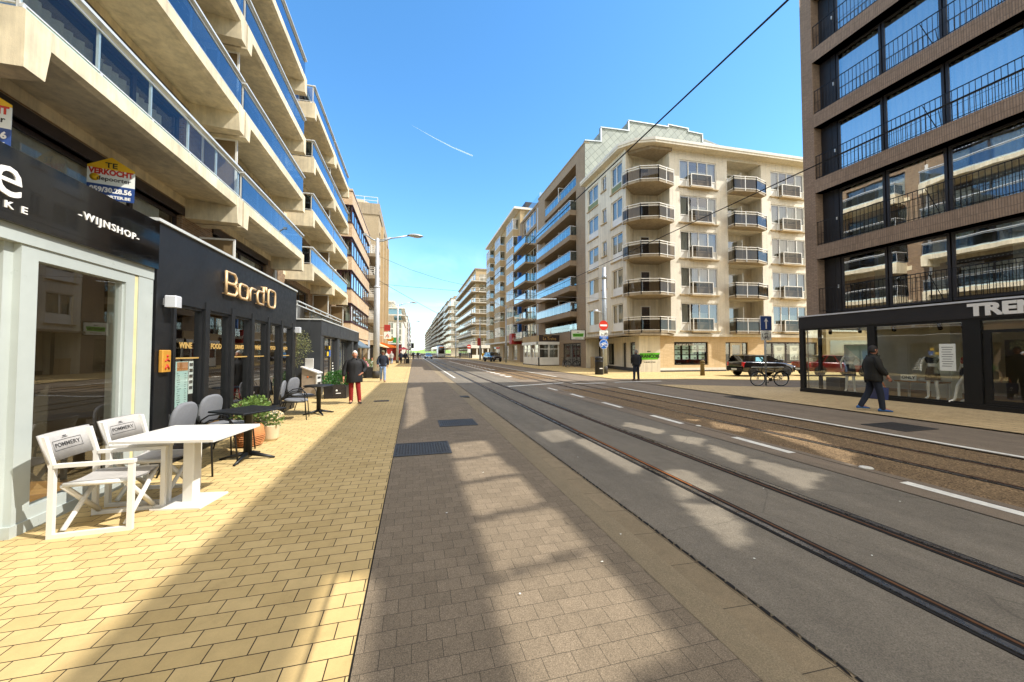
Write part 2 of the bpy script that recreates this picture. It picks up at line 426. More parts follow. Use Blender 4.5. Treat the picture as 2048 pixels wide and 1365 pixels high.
M['plast_taupe'] = brick('taupe_brick', '#8f7d66', '#9c8a72', '#958571', bw=.21, rh=.065, ms=.008, bump=.3, var=.1, stain=.18)
M['slate'] = None
M['black'] = pm('black_painted_wood', '#17181a', .45, var=.15, vs=10, big=.2, spec=.5)
M['blackgloss'] = pm('black_gloss_panel', '#0c0c0d', .06, var=.1, vs=2, spec=.7, coat=.5)
M['anthr'] = pm('anthracite_panel', '#34373a', .5, var=.05, vs=5, bump=.02)
M['anthr_d'] = pm('dark_anthracite', '#1f1d1e', .5, var=.08, vs=5)
M['white'] = pm('white_lacquer', '#d2d0c9', .4, var=.03, vs=6)
M['whitepvc'] = pm('white_window_frame', '#dfddd4', .4, var=.03, vs=6)
M['palegreen'] = pm('pale_grey_alu_frame', '#adb4af', .35, var=.03, vs=6)
M['alu'] = pm('aluminium_rail', '#d4d6d2', .35, .25, var=.05, vs=9)
M['galv'] = pm('galvanised_steel', '#a9b0b4', .42, .55, var=.12, vs=8)
M['galv_p'] = pm('white_grey_painted_steel', '#c9ccd0', .45, .1, var=.06, vs=5, streak=.1)
M['brownfr'] = pm('dark_brown_frame', '#2e211c', .5, var=.1)
M['purplefr'] = pm('aubergine_window_frame', '#3a2028', .5, var=.1)
M['darkfr'] = pm('dark_grey_frame', '#2c2a2c', .45, var=.08)
M['gl_win'] = glass('window_glass', (.88, .92, .90), .07, 1.6)
M['gl_win2'] = glass('window_glass_strong_mirror', (.70, .74, .72), .10, 1.4)
M['gl_shop'] = glass('shop_glass', (.86, .90, .87), .06, 1.6)
M['gl_tint'] = glass('tinted_shop_glass', (.42, .45, .42), .16, 1.8)
M['gl_blue'] = glass('blue_balcony_glass', (.42, .52, .62), .05, 1.3, (.8, .9, 1.))
M['gl_tower'] = glass('clear_tower_glass', (.88, .90, .88), .48, 1.1)
M['gl_kick'] = pm('frosted_aqua_strip', '#b9d2cc', .3, var=.03)
M['gl_blue1'] = glass('pale_blue_balcony_glass', (.86, .91, .92), .0, .45, (.7, .85, 1.))
M['gl_aqua'] = glass('aqua_balcony_glass', (.45, .72, .78), .16, 1.6, (.8, .95, 1.))
M['gl_smoke'] = glass('smoked_balcony_glass', (.22, .18, .13), .02, .9, (.9, .9, .88))
M['gl_clear'] = glass('clear_balcony_glass', (.72, .80, .78), .10, 1.6)
M['curt_w'] = cloth('white_net_curtain', '#eceadf', .5)
M['curt_g'] = cloth('grey_green_curtain', '#ccd0be', .5)
M['curt_d'] = cloth('dark_curtain', '#4a4640', .2)
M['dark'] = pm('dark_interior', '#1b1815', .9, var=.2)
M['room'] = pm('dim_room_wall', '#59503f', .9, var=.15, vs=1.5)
M['roomlight'] = pm('pale_shop_wall', '#cfc8b4', .9, var=.05)
M['wood'] = pm('oak_wood', '#9a7040', .55, var=.2, vs=14)
M['gold'] = pm('gold_lettering', '#d8b26a', .35, .35, var=.05)
M['rosegold'] = pm('pale_gold_sign_letter', '#d9b98c', .4, .2, var=.04)
M['letwhite'] = pm('white_lettering', '#e8e6e0', .5, var=.02)
M['letblack'] = pm('black_lettering', '#101010', .5, var=.02)
M['red'] = pm('red_sign_paint', '#c8321e', .45, var=.05)
M['redd'] = pm('red_shop_panel', '#a02a20', .5, var=.08)
M['orange'] = pm('orange_awning', '#e0701c', .7, var=.08)
M['blue'] = pm('traffic_blue', '#1a5fb4', .4, var=.04)
M['navy'] = pm('navy_blue_sign', '#23427c', .4, var=.05)
M['green'] = pm('lime_green_sign', '#62c22c', .5, var=.04)
M['pharm'] = pm('dark_green_sign', '#1c8a4a', .5, var=.04)
M['yellow'] = pm('yellow_paint', '#e8b81c', .5, var=.05)
M['paper'] = pm('white_paper', '#dfe2da', .7, var=.03)
M['aquapaper'] = pm('pale_aqua_paper', '#bcd8d0', .6, var=.04)
M['rubber'] = pm('black_rubber', '#0e0e0f', .75, var=.1)
M['blackmet'] = pm('black_powder_coat', '#151617', .45, .2, var=.1, vs=20)
M['greycloth'] = pm('grey_upholstery', '#6d6f73', .9, var=.08, vs=40, bump=.3, bs=400)
M['canvas'] = pm('light_grey_canvas', '#a8a5a1', .85, var=.06, vs=50, bump=.25, bs=500)
M['terra'] = pm('terracotta_pot', '#b87a48', .8, var=.12, vs=8)
M['fluted'] = pm('cream_ceramic_pot', '#cbb897', .6, var=.08)
M['leaf'] = leafmat('fresh_leaf', '#33521f', '#86a050')
M['leaf_dk'] = leafmat('evergreen_leaf', '#1f4420', '#4c8236')
M['leaf_ol'] = leafmat('olive_leaf', '#4c5530', '#a9aa74')
M['petal'] = pm('white_petal', '#e8e4d2', .7, var=.06)
M['petal_y'] = pm('flower_heart', '#d8a828', .7, var=.06)
M['bark'] = pm('bark', '#5a4a38', .9, var=.3, vs=20, bump=.5)
M['soil'] = pm('potting_soil', '#2a1f16', .95, var=.3, vs=40)
M['castiron'] = pm('cast_iron', '#3c3a38', .6, .15, var=.2, vs=30, bump=.3, bs=100)
M['rail'] = pm('worn_steel_rail', '#8e867c', .28, .9, var=.15, vs=12)
M['rust'] = pm('rusty_rail_side', '#5c3c22', .7, .2, var=.35, vs=10)
M['groove'] = pm('rail_groove_dirt', '#0d0b0a', .95, var=.3)
M['marking'] = pm('worn_road_paint', '#d8d6cc', .7, var=.16, vs=14, big=.1)
M['pav_y'] = brick('yellow_paver', '#bba26e', '#c9b07c', '#33291c', bw=.21, rh=.135, ms=.0035, bump=.35, var=.10, floor=True, rough=.75, spk=.05)
M['pav_r'] = brick('worn_yellow_paver', '#b8a078', '#c4ac82', '#443a28', bw=.21, rh=.135, ms=.0045, bump=.35, var=.12, floor=True, rough=.8, spk=.05)
M['pav_b'] = brick('brown_paver', '#786c5b', '#837664', '#544c40', bw=.165, rh=.135, ms=.0022, bump=.4, var=.10, floor=True, rough=.85, spk=.42, sq=.5)
M['gut'] = brick('concrete_gutter_slab', '#82745c', '#8b7c63', '#3b342a', bw=.24, rh=.5, ms=.003, bump=.3, var=.14, floor=True, spk=.25, sq=0.)
M['gutflat'] = stone('poured_gutter_concrete', '#7c7059', '#887a62', 160, .25, big=.12)
M['asph'] = stone('grey_asphalt', '#6b655a', '#777064', 170, .32, big=.20, cracks=.22)
M['asph2'] = stone('smooth_grey_asphalt', '#746859', '#7f7262', 170, .28, big=.18, cracks=.18)
M['aggr'] = stone('brown_track_aggregate', '#594730', '#8c7556', 62, .45, bump=.9, big=.2)
M['earth'] = stone('sandy_ground', '#8d8266', '#978c70', 60, .2)
M['grassm'] = pm('dune_grass', '#7d9a4c', .9, var=.25, vs=.3)
M['jean'] = pm('faded_blue_denim', '#7a8fae', .9, var=.12, vs=30)
M['navytr'] = pm('dark_navy_trousers', '#1c2230', .9, var=.12, vs=30)
M['blackcl'] = pm('black_padded_cloth', '#121214', .75, var=.25, vs=25, bump=.3, bs=30)
M['olivecl'] = pm('black_olive_jacket', '#171610', .8, var=.2, vs=25, bump=.3, bs=40)
M['redtr'] = pm('red_corduroy', '#8c1d1a', .9, var=.12, vs=40)
M['pink'] = pm('pink_knit', '#d887a0', .9, var=.1)
M['skin'] = pm('skin', '#c68a6c', .55, var=.08, vs=30)
M['skin2'] = pm('tanned_skin', '#a8735a', .55, var=.08, vs=30)
M['hairw'] = pm('white_hair', '#d8d4cc', .8, var=.1, vs=60)
M['hairg'] = pm('grey_hair', '#7d7872', .8, var=.15, vs=60)
M['hairb'] = pm('dark_hair', '#1c1714', .7, var=.2, vs=60)
M['hairr'] = pm('auburn_hair', '#7a4a2c', .7, var=.2, vs=60)
M['cap'] = pm('khaki_cap', '#7d7458', .85, var=.1)
M['shoe'] = pm('black_shoe', '#121110', .5, var=.1)
M['shoeb'] = pm('blue_trainer', '#2a5c98', .6, var=.2, vs=30)
M['shoebr'] = pm('brown_shoe', '#6b4628', .6, var=.1)
M['bagpl'] = pm('dark_paper_bag', '#231d1a', .3, var=.15, vs=20)
M['bagbl'] = pm('navy_shopping_bag', '#1b2a5e', .5, var=.15, vs=12)
M['manneq'] = pm('white_mannequin', '#e6e0d6', .4, var=.03)
M['carblk'] = pm('black_car_paint', '#0c0c0e', .12, .1, var=.1, vs=3, coat=1.)
M['cardk'] = pm('dark_grey_car_paint', '#1c1f24', .12, .3, var=.1, vs=3, coat=1.)
M['carred'] = pm('red_car_paint', '#7c1512', .15, .1, var=.1, vs=3, coat=1.)
M['carblue'] = pm('blue_car_paint', '#27496e', .15, .2, var=.1, vs=3, coat=1.)
M['carwht'] = pm('white_car_paint', '#cfd2d2', .2, .0, var=.05, vs=3, coat=1.)
M['gl_car'] = glass('car_glass', (.16, .18, .18), .08, 1.5)
M['lampred'] = pm('red_tail_lamp', '#b8141a', .2, var=.1, coat=1.)
M['lampclr'] = pm('clear_head_lamp', '#c8ccd0', .15, .5, var=.1, coat=1.)
M['chrome'] = pm('bright_chrome', '#d0d2d4', .15, 1., var=.05)
M['lampgl'] = pm('lamp_lens', '#bfc0b8', .25, var=.05)
M['cable'] = pm('black_cable', '#0c0c0c', .6, var=.05)


def slate_mat():
    m, nb = newmat('diamond_slate_cladding')
    v, p = wallco(nb)
    v2 = nb('ShaderNodeMapping', Vector=v, Rotation=(0, 0, rad(45)))
    bn = nb.t.nodes.new('ShaderNodeTexBrick'); nb.t.links.new(v2, bn.inputs['Vector']); bn.offset = 0.
    for k, x in (('Color1', (*hx('#808880'), 1)), ('Color2', (*hx('#8d948a'), 1)), ('Mortar', (*hx('#5c625c'), 1)), ('Scale', 1.), ('Mortar Size', .022), ('Mortar Smooth', .1), ('Bias', 0.), ('Brick Width', .62), ('Row Height', .62)): bn.inputs[k].default_value = x
    n1 = nb('ShaderNodeTexNoise', Vector=p, Scale=1.2, Detail=4.); f = nb.rng(n1, .3, .7, .88, 1.1)
    c = nb.mix(1., bn.outputs[0], nb('ShaderNodeCombineColor', Red=f, Green=f, Blue=f), 'MULTIPLY')
    nb('ShaderNodeOutputMaterial', Surface=nb('ShaderNodeBsdfPrincipled', Base_Color=c, Roughness=.6, Normal=nb('ShaderNodeBump', Strength=.5, Distance=.02, Height=nb.math('MULTIPLY', bn.outputs[1], -1.))))
    return m
M['slate'] = slate_mat()
# ---------------------------------------------------------------- ground, street, tracks
def sheet(name, pts, m, z=0., parent=None, step=None):
    mb = MB(M[m]); mb.poly([(x, y, z) for x, y in pts]); o = mb.build(name, parent, kind='structure'); return o
def strip(name, x0, x1, y0, y1, m, z=0., z2=None):
    mb = MB(M[m]); mb.quad((x0, y0, z), (x1, y0, z if z2 is None else z2), (x1, y1, z if z2 is None else z2), (x0, y1, z)); return mb.build(name, None, kind='structure')

strip('ground', -4000, 4000, -300, 9000, 'earth', -.20)
FAR = 640
strip('left_pavement', -9, -.30, -14, FAR, 'pav_y', 0.)
strip('cycle_path', -.29, 1.66, -14, FAR, 'pav_b', -.006)
mb = MB(M['groove']); mb.box(-.30, -.29, -14, FAR, -.05, -.010); mb.build('paving_joint', None, kind='structure')
strip('kerb', 1.66, 1.93, -14, FAR, 'gutflat', -.004, -.045)
strip('gutter', 1.93, 2.20, -14, FAR, 'gut', -.048, -.060)
strip('road', 2.20, 5.62, -14, FAR, 'asph', -.055)
mb = MB(M['groove'])
x = 2.185
for i in range(420):   # crumbling dark joint between gutter and asphalt
    y0 = -2 + i * .09; wq = random.uniform(.0, .018)
    mb.poly([(x - random.uniform(.004, .02), y0, -.0535), (x + wq, y0 + .03, -.0535), (x + random.uniform(.004, .02), y0 + .094, -.0535), (x - random.uniform(.004, .012), y0 + .094, -.0535)])
mb.build('asphalt_joint', None, kind='structure')
strip('track_kerb', 5.64, 6.26, -14, FAR, 'asph2', -.051)
mb = MB(M['groove']); mb.box(5.62, 5.64, -14, FAR, -.08, -.056); mb.box(6.10, 6.108, -14, 15.5, -.06, -.0475); mb.build('kerb_joint', None, kind='structure')
strip('tram_bed', 6.26, 9.05, -14, 15.4, 'aggr', -.050)
strip('tram_bed', 6.26, 9.05, 21.5, FAR, 'aggr', -.050)
strip('road', 6.26, 9.05, 15.4, 21.5, 'asph2', -.052)
strip('asphalt_pavement', 9.05, 11.62, -14, FAR, 'asph2', -.030)
sheet('right_pavement', [(11.62, -14), (60, -14), (60, 5), (20.5, 11.4), (16.5, 13.3), (12.6, 15.6), (11.62, 16.0)], 'pav_r', 0.)
sheet('side_street', [(11.62, 15.4), (12.2, 15.9), (16.6, 13.2), (20.5, 11.3), (60, 4.5), (60, 9), (20.7, 16.4), (16, 18.6), (11.62, 20.2)], 'asph2', -.012)
sheet('corner_pavement', [(11.62, 20.0), (16, 18.5), (20.7, 16.3), (60, 8.5), (60, 30), (16.8, 34), (16.8, FAR), (11.62, FAR)], 'pav_y', .002)
# rails: head, groove and lip, flush with the paving
def rail(x, side, name='tram_rail'):
    mb = MB(M['rail']); mb.box(x - .028, x + .028, -14, FAR, -.09, -.043)
    mb.mat(M['groove']); mb.box(*sorted((x + side * .028, x + side * .072)), -14, FAR, -.09, -.0495)
    mb.mat(M['rust']); mb.box(*sorted((x + side * .072, x + side * .095)), -14, FAR, -.09, -.0455)
    mb.mat(M['groove']); mb.box(*sorted((x - side * .028, x - side * .060)), -14, FAR, -.09, -.0488); mb.box(*sorted((x + side * .095, x + side * .125)), -14, FAR, -.09, -.0488)
    return mb.build(name, None, kind='structure')
rail(3.24, 1); rail(4.29, -1); rail(7.10, 1); rail(8.17, -1)
mb = MB(pm('sunlit_rust', '#9a5a1c', .7, .1, var=.3, vs=10)); mb.box(3.312, 3.338, 3.9, 7.4, -.06, -.0435); mb.build('sunlit_rusty_lip', None, kind='structure')  # rust lip painted brighter orange along its sunlit stretch
# painted markings
mb = MB(M['marking'])
for k in range(-2, 6): mb.quad((5.93, 2.15 + 2.58 * k, -.0465), (6.08, 2.15 + 2.58 * k, -.0465), (6.10, 3.32 + 2.58 * k, -.0465), (5.95, 3.32 + 2.58 * k, -.0465))
mb.build('lane_marking', None, kind='structure')
mb = MB(M['marking'])
mb.quad((9.09, -14, -.0255), (9.22, -14, -.0255), (9.22, 15.3, -.0255), (9.09, 15.3, -.0255)); mb.quad((9.09, 23, -.0255), (9.22, 23, -.0255), (9.22, 300, -.0255), (9.09, 300, -.0255))
mb.quad((2.5, 24, -.0505), (2.62, 24, -.0505), (2.62, 200, -.0505), (2.5, 200, -.0505))
mb.build('edge_marking', None, kind='structure')
mb = MB(M['marking'])
mb.quad((4.4, 17.2, -.0465), (7.8, 18.5, -.0465), (7.8, 18.8, -.0465), (4.4, 17.5, -.0465))
mb.quad((7.9, 17.6, -.0265), (9.9, 17.7, -.0265), (9.9, 17.95, -.0265), (7.9, 17.85, -.0265)); mb.quad((10.4, 17.7, -.0085), (13.4, 17.8, -.0085), (13.4, 18.05, -.0085), (10.4, 17.95, -.0085))
mb.build('stop_marking', None, kind='structure')
mb = MB(M['marking'])
for k in range(26): mb.quad((6.0, 24 + 1.7 * k, -.0465), (6.4, 24 + 1.7 * k, -.0465), (6.4, 24.8 + 1.7 * k, -.0465), (6.0, 24.8 + 1.7 * k, -.0465))
for k in range(9): mb.quad((6.9, 34 + 2.2 * k, -.0465), (7.4, 34 + 2.2 * k, -.0465), (7.4, 34.9 + 2.2 * k, -.0465), (6.9, 34.9 + 2.2 * k, -.0465))
mb.build('crossing_marking', None, kind='structure')
mb = MB(M['marking'])
mb.lathe([(0.001, 0), (.085, 0), (.075, .012), (.001, .016)], (6.25, 3.86, -.048), 12); mb.lathe([(0.001, 0), (.06, 0), (.05, .010), (.001, .013)], (6.18, 7.0, -.048), 12)
mb.build('road_stud', None, kind='structure')
# distant green dune that closes the street
mb = MB(M['grassm']); n = 24
mb.add([(-60 + 220 * i / n, 700, -1.5) for i in range(n + 1)] + [(-60 + 220 * i / n, 760, 5 + 2.0 * math.sin(i * .9) + 1.4 * math.sin(i * 2.3)) for i in range(n + 1)], [(i, i + 1, n + 2 + i, n + 1 + i) for i in range(n)], smooth=True)
mb.build('hill', None, kind='structure')
# contrail: a long thin cloud ribbon far above
def contrail():
    c = S.camera.location; D = []
    for u, v, r in ((822, 250, .8), (870, 277, 9), (905, 295, 16), (945, 312, 22)):
        f = 740; th = rad(14.84); pp = rad(1.74); f0 = Vector((math.sin(th), math.cos(th), 0)); rr = Vector((math.cos(th), -math.sin(th), 0)); up = Vector((0, 0, 1))
        d = (f0 * math.cos(pp) + up * math.sin(pp)) + rr * (u - 1024) / f + (up * math.cos(pp) - f0 * math.sin(pp)) * (682.5 - v) / f
        D.append((c + d * (8000 / d.z), r * 1.1))
    m, nb = newmat('thin_ice_cloud')
    nb('ShaderNodeOutputMaterial', Surface=nb('ShaderNodeMixShader', i0=.26, i1=nb('ShaderNodeBsdfTransparent'), i2=nb('ShaderNodeBsdfTranslucent', Color=(.95, .95, .95, 1))))
    mb = MB(m); mb.tube([p for p, _ in D], [r for _, r in D], 8); mb.build('contrail_cloud', None, label='thin white contrail drawn across the blue sky', cat='contrail', kind='stuff')
contrail()

# ---------------------------------------------------------------- covers set in the paving
def cover(x0, x1, y0, y1, z, label, ring=True, tilt=0.):
    t = thing('manhole_cover', label, 'manhole cover')
    a, b = (x1 - x0) / 2, (y1 - y0) / 2
    mb = MB(M['castiron']); mb.box(-a, a, -b, b, -.01, .005)
    fr = .03
    for q in ((-a, a, -b, -b + fr), (-a, a, b - fr, b), (-a, -a + fr, -b + fr, b - fr), (a - fr, a, -b + fr, b - fr)): mb.box(*q, .005, .010)
    nx = int(2 * a / .045); ny = int(2 * b / .045)
    for i in range(1, nx):
        for j in range(1, ny):
            xx = -a + 2 * a * i / nx; yy = -b + 2 * b * j / ny
            if ring and abs(xx / a) ** 2 + abs(yy / b) ** 2 > .85 and (i + j) % 2: continue
            mb.box(xx - .012, xx + .012, yy - .012, yy + .012, .005, .0085)
    mb.build('lid', t); t.location = ((x0 + x1) / 2, (y0 + y1) / 2, z)
    return t
cover(-.30, .60, 5.98, 6.80, -.004, 'large dark square cover in the brown cycle path, nearest one')
cover(.55, 1.38, 8.12, 8.90, -.004, 'smaller dark cover further along the brown cycle path')
cover(-1.24, -.78, 12.72, 13.0, .002, 'small drain cover in the yellow paving near the man with a bag', False)
cover(1.62, 1.95, 13.3, 13.7, -.012, 'small drain grate in the gutter strip', False)
cover(9.75, 10.75, 5.3, 6.1, -.028, 'dark oblong cover in the asphalt before the fashion shop', False)
cover(11.0, 11.55, 10.2, 11.2, -.028, 'dark cover in the asphalt strip near the parked bicycle', False)
# litter specks
for k, (x, y, z) in enumerate(((6.2, 3.9, -.045), (2.64, 2.41, -.05), (.33, 3.77, 0), (.69, 2.4, 0), (4.1, 3.6, -.05), (5.2, 2.9, -.05), (2.5, 5.4, -.05), (1.4, 2.6, 0), (.9, 4.9, 0), (3.6, 2.2, -.05), (1.8, 3.0, -.03))):
    mb = MB(M['paper']); mb.poly([(x + .011 * math.cos(a) * random.uniform(.5, 1.3), y + .009 * math.sin(a) * random.uniform(.5, 1.3), z + .006 + .004 * math.sin(3 * a)) for a in [i * 1.05 for i in range(6)]])
    tag(mb.build('litter_scrap'), 'tiny pale scrap of litter lying on the street', 'litter', 'scraps of litter on the street')
# ================================================================ LEFT SIDE OF THE STREET
XW, XB, XS = -6.35, -5.1, -3.35          # wall plane, balcony front plane, shop front plane
FLS = [6.25, 9.05, 11.85, 14.75]         # balcony slab tops

def balcony(parent, y0, y1, zt, gm, near=True, xf=XB, xw=XW, rail_h=.9, div=1.38, side0=True, side1=False, cm='conc', beam=.82, zb=.36):
    """concrete slab with deep cantilever ends, glazed aluminium railing"""
    b = MB(M[cm])
    ch = .28
    # slab with chamfered fascia
    b.prism([(xw, zt - .26), (xf - .10, zt - zb), (xf, zt - zb + .05), (xf, zt - .02), (xf - .03, zt), (xw, zt)], 'y', y0 + .02, y1 - .02)
    for ya, yb, s in ((y0, y0 + .42, 1), (y1 - .42, y1, -1)):     # end beams, deeper at the tip, splayed toward mid-span
        inn = .22 * s
        b.hexa([(xw, ya, zt - beam), (xf + .012, ya, zt - beam), (xf + .012, yb - (.42 - .30 if s > 0 else 0), zt - beam), (xw, yb, zt - beam),
                (xw, ya, zt - .2), (xf + .012, ya, zt - .03), (xf + .012, yb, zt - .03), (xw, yb, zt - .2)] if s > 0 else
               [(xw, ya, zt - beam), (xf + .012, ya + .12, zt - beam), (xf + .012, yb, zt - beam), (xw, yb, zt - beam),
                (xw, ya, zt - .2), (xf + .012, ya, zt - .03), (xf + .012, yb, zt - .03), (xw, yb, zt - .2)])
    o = b.build('balcony', parent)
    g = MB(gm); g.box(xf - .075, xf - .065, y0 + .06, y1 - .06, zt + .09, zt + rail_h - .10)
    if side0: g.box(xw + .1, xf - .08, y0 + .055, y0 + .065, zt + .09, zt + rail_h - .10)
    if side1: g.box(xw + .1, xf - .08, y1 - .065, y1 - .055, zt + .09, zt + rail_h - .10)
    g.mat(M['gl_kick']); g.box(xf - .072, xf - .062, y0 + .06, y1 - .06, zt + .005, zt + .06)
    g.build('glass_panel', o)
    r = MB(M['alu'])
    r.box(xf - .14, xf + .01, y0, y1, zt + rail_h - .035, zt + rail_h + .02); r.box(xf - .085, xf - .05, y0 + .05, y1 - .05, zt + rail_h - .12, zt + rail_h - .09)
    r.box(xf - .09, xf - .05, y0 + .05, y1 - .05, zt + .065, zt + .09)
    n = max(2, round((y1 - y0) / div))
    for i in range(n + 1):
        yy = y0 + .06 + (y1 - y0 - .12) * i / n
        r.box(xf - .125, xf - .088, yy - .02, yy + .02, zt - .004, zt + rail_h - .04); r.box(xf - .088, xf - .05, yy - .025, yy + .025, zt + .02, zt + .062)
    if side0: r.box(xw, xf - .13, y0, y0 + .10, zt + rail_h - .033, zt + rail_h + .018); r.box(xw, xf - .09, y0 + .045, y0 + .075, zt + .065, zt + .09)
    if side1: r.box(xw, xf - .13, y1 - .1, y1, zt + rail_h - .033, zt + rail_h + .018)
    r.build('railing', o)
    return o

def partition(parent, y, z0, z1, x0=XW + .03, x1=XB - .28):
    """white framed obscured screen between two balconies"""
    f = MB(M['whitepvc']); w_ = .055
    f.box(x0, x0 + w_, y - .025, y + .025, z0, z1); f.box(x1 - w_, x1, y - .025, y + .025, z0, z1); f.box(x0 + w_, x1 - w_, y - .025, y + .025, z1 - w_, z1)
    o = f.build('divider_screen', parent)
    g = MB(cloth('amber_obscured_glass', '#a08a68', .5) if 'obsc' not in M else M['obsc']); M['obsc'] = g.mats[0]
    g.box(x0 + w_, x1 - w_, y - .008, y + .008, z0, z1 - w_); g.build('panel', o)

def shutterbox(mb, f, u0, u1, z, d):
    f.box(mb, u0, u1, z, z + .2, d - .1, d + .1)

# ---------------------------------------------------------------- brick apartment block above the shops
def apt_one():
    t = thing('apartment_building', 'brick apartment block with blue glass balconies above the wine shop and restaurant', 'building', (XW, 9, 0))
    f = F((XW, 0), (0, 1), (1, 0))
    Y0, Y1 = -14., 19.55
    ops = []
    wins = []
    for k in range(5):
        zb = 3.52 if k == 0 else FLS[k - 1] + .08
        zt = 5.46 if k == 0 else FLS[k - 1] + 2.02
        for a, b in ((6.6, 12.35), (14.0, 18.55), (-6.4, 5.4)):
            ops.append((a, b, zb, zt)); wins.append((a, b, zb, zt, k))
    w_ = MB(M['brick_l']); f.wall(w_, Y0, Y1, .0, 17.2, ops, .25)
    w_.quad((XW, Y1, 0), (XW - 9, Y1, 0), (XW - 9, Y1, 17.2), (XW, Y1, 17.2)); w_.quad((XW, Y0, 0), (XW - 9, Y0, 0), (XW - 9, Y0, 17.2), (XW, Y0, 17.2))
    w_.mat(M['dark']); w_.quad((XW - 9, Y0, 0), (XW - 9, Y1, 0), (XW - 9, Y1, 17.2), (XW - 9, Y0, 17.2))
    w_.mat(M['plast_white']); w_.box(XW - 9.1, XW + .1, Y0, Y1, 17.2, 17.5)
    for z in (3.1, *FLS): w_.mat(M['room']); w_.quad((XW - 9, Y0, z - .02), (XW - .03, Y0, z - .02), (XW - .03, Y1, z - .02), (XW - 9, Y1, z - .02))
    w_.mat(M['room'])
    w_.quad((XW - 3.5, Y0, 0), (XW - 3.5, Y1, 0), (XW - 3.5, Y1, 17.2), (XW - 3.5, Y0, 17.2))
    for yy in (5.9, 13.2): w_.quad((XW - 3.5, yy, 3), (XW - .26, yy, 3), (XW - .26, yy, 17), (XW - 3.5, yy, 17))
    w_.build('wall', t)
    b = MB(M['conc'])
    for z in FLS: f.box(b, Y0, Y1 - .02, z - (.56 if z > 7 else .5), z - .27, -.02, .2)      # cream lintel band below each slab
    b.build('lintel_band', t)
    b = MB(M['plast_white']); f.box(b, 19.42, 19.62, 0, 16.5, -.06, .3); b.build('white_edge_pier', t)
    for a, c, zb, zt, k in wins:
        far = a > 12
        sp = (.52, .70) if a > 0 and not far else (.5,)
        wd = f.window(t, a, c, zb, zt, .12, M['brownfr'], M['gl_win'], sp, .09, cd=.16)
        if a > 0:
            if k == 1: f.curtain(wd, a + .1, c - .5, zb, zt - .35, .25, M['curt_w'], .22, amp=.05)
            elif k == 0: f.curtain(wd, a + .1, c - .6, zb, zt - .02, .24, M['curt_w'], .3, amp=.03)
            else: f.curtain(wd, a + .2, a + 2.2, zb, zt, .32, M['curt_w'], .2); f.curtain(wd, c - 1.2, c - .1, zb, zt, .32, M['curt_w'], .2)
        if k:
            s = MB(M['darkfr']); f.box(s, a - .05, c + .05, zt - .02, zt + .22, -.10, .16); s.mat(M['alu'])
            n = int((c - a) / .2)
            for i in range(n): f.box(s, a + .1 + i * .2, a + .19 + i * .2, zt + .03, zt + .055, -.104, -.098)
            s.build('shutter_box', t)
        else:
            s = MB(M['brownfr']); f.box(s, a - .05, c + .05, zt, zt + .22, -.05, .16); s.build('shutter_box', t)
    gb = M['gl_blue']
    for k, z in enumerate(FLS):
        if k == 3: balcony(t, -6.8, 5.95, z, gb, side0=False)
        balcony(t, 6.36, 12.9, z, M['gl_blue1'] if k == 0 else gb, side0=True); balcony(t, 12.98, 19.42, z, gb, side0=False, side1=True)
    for z in (3.4, *FLS[:3]): partition(t, 13.2, z + .02, z + 1.98 if z > 4 else 5.1)
    return t
apt1 = apt_one()

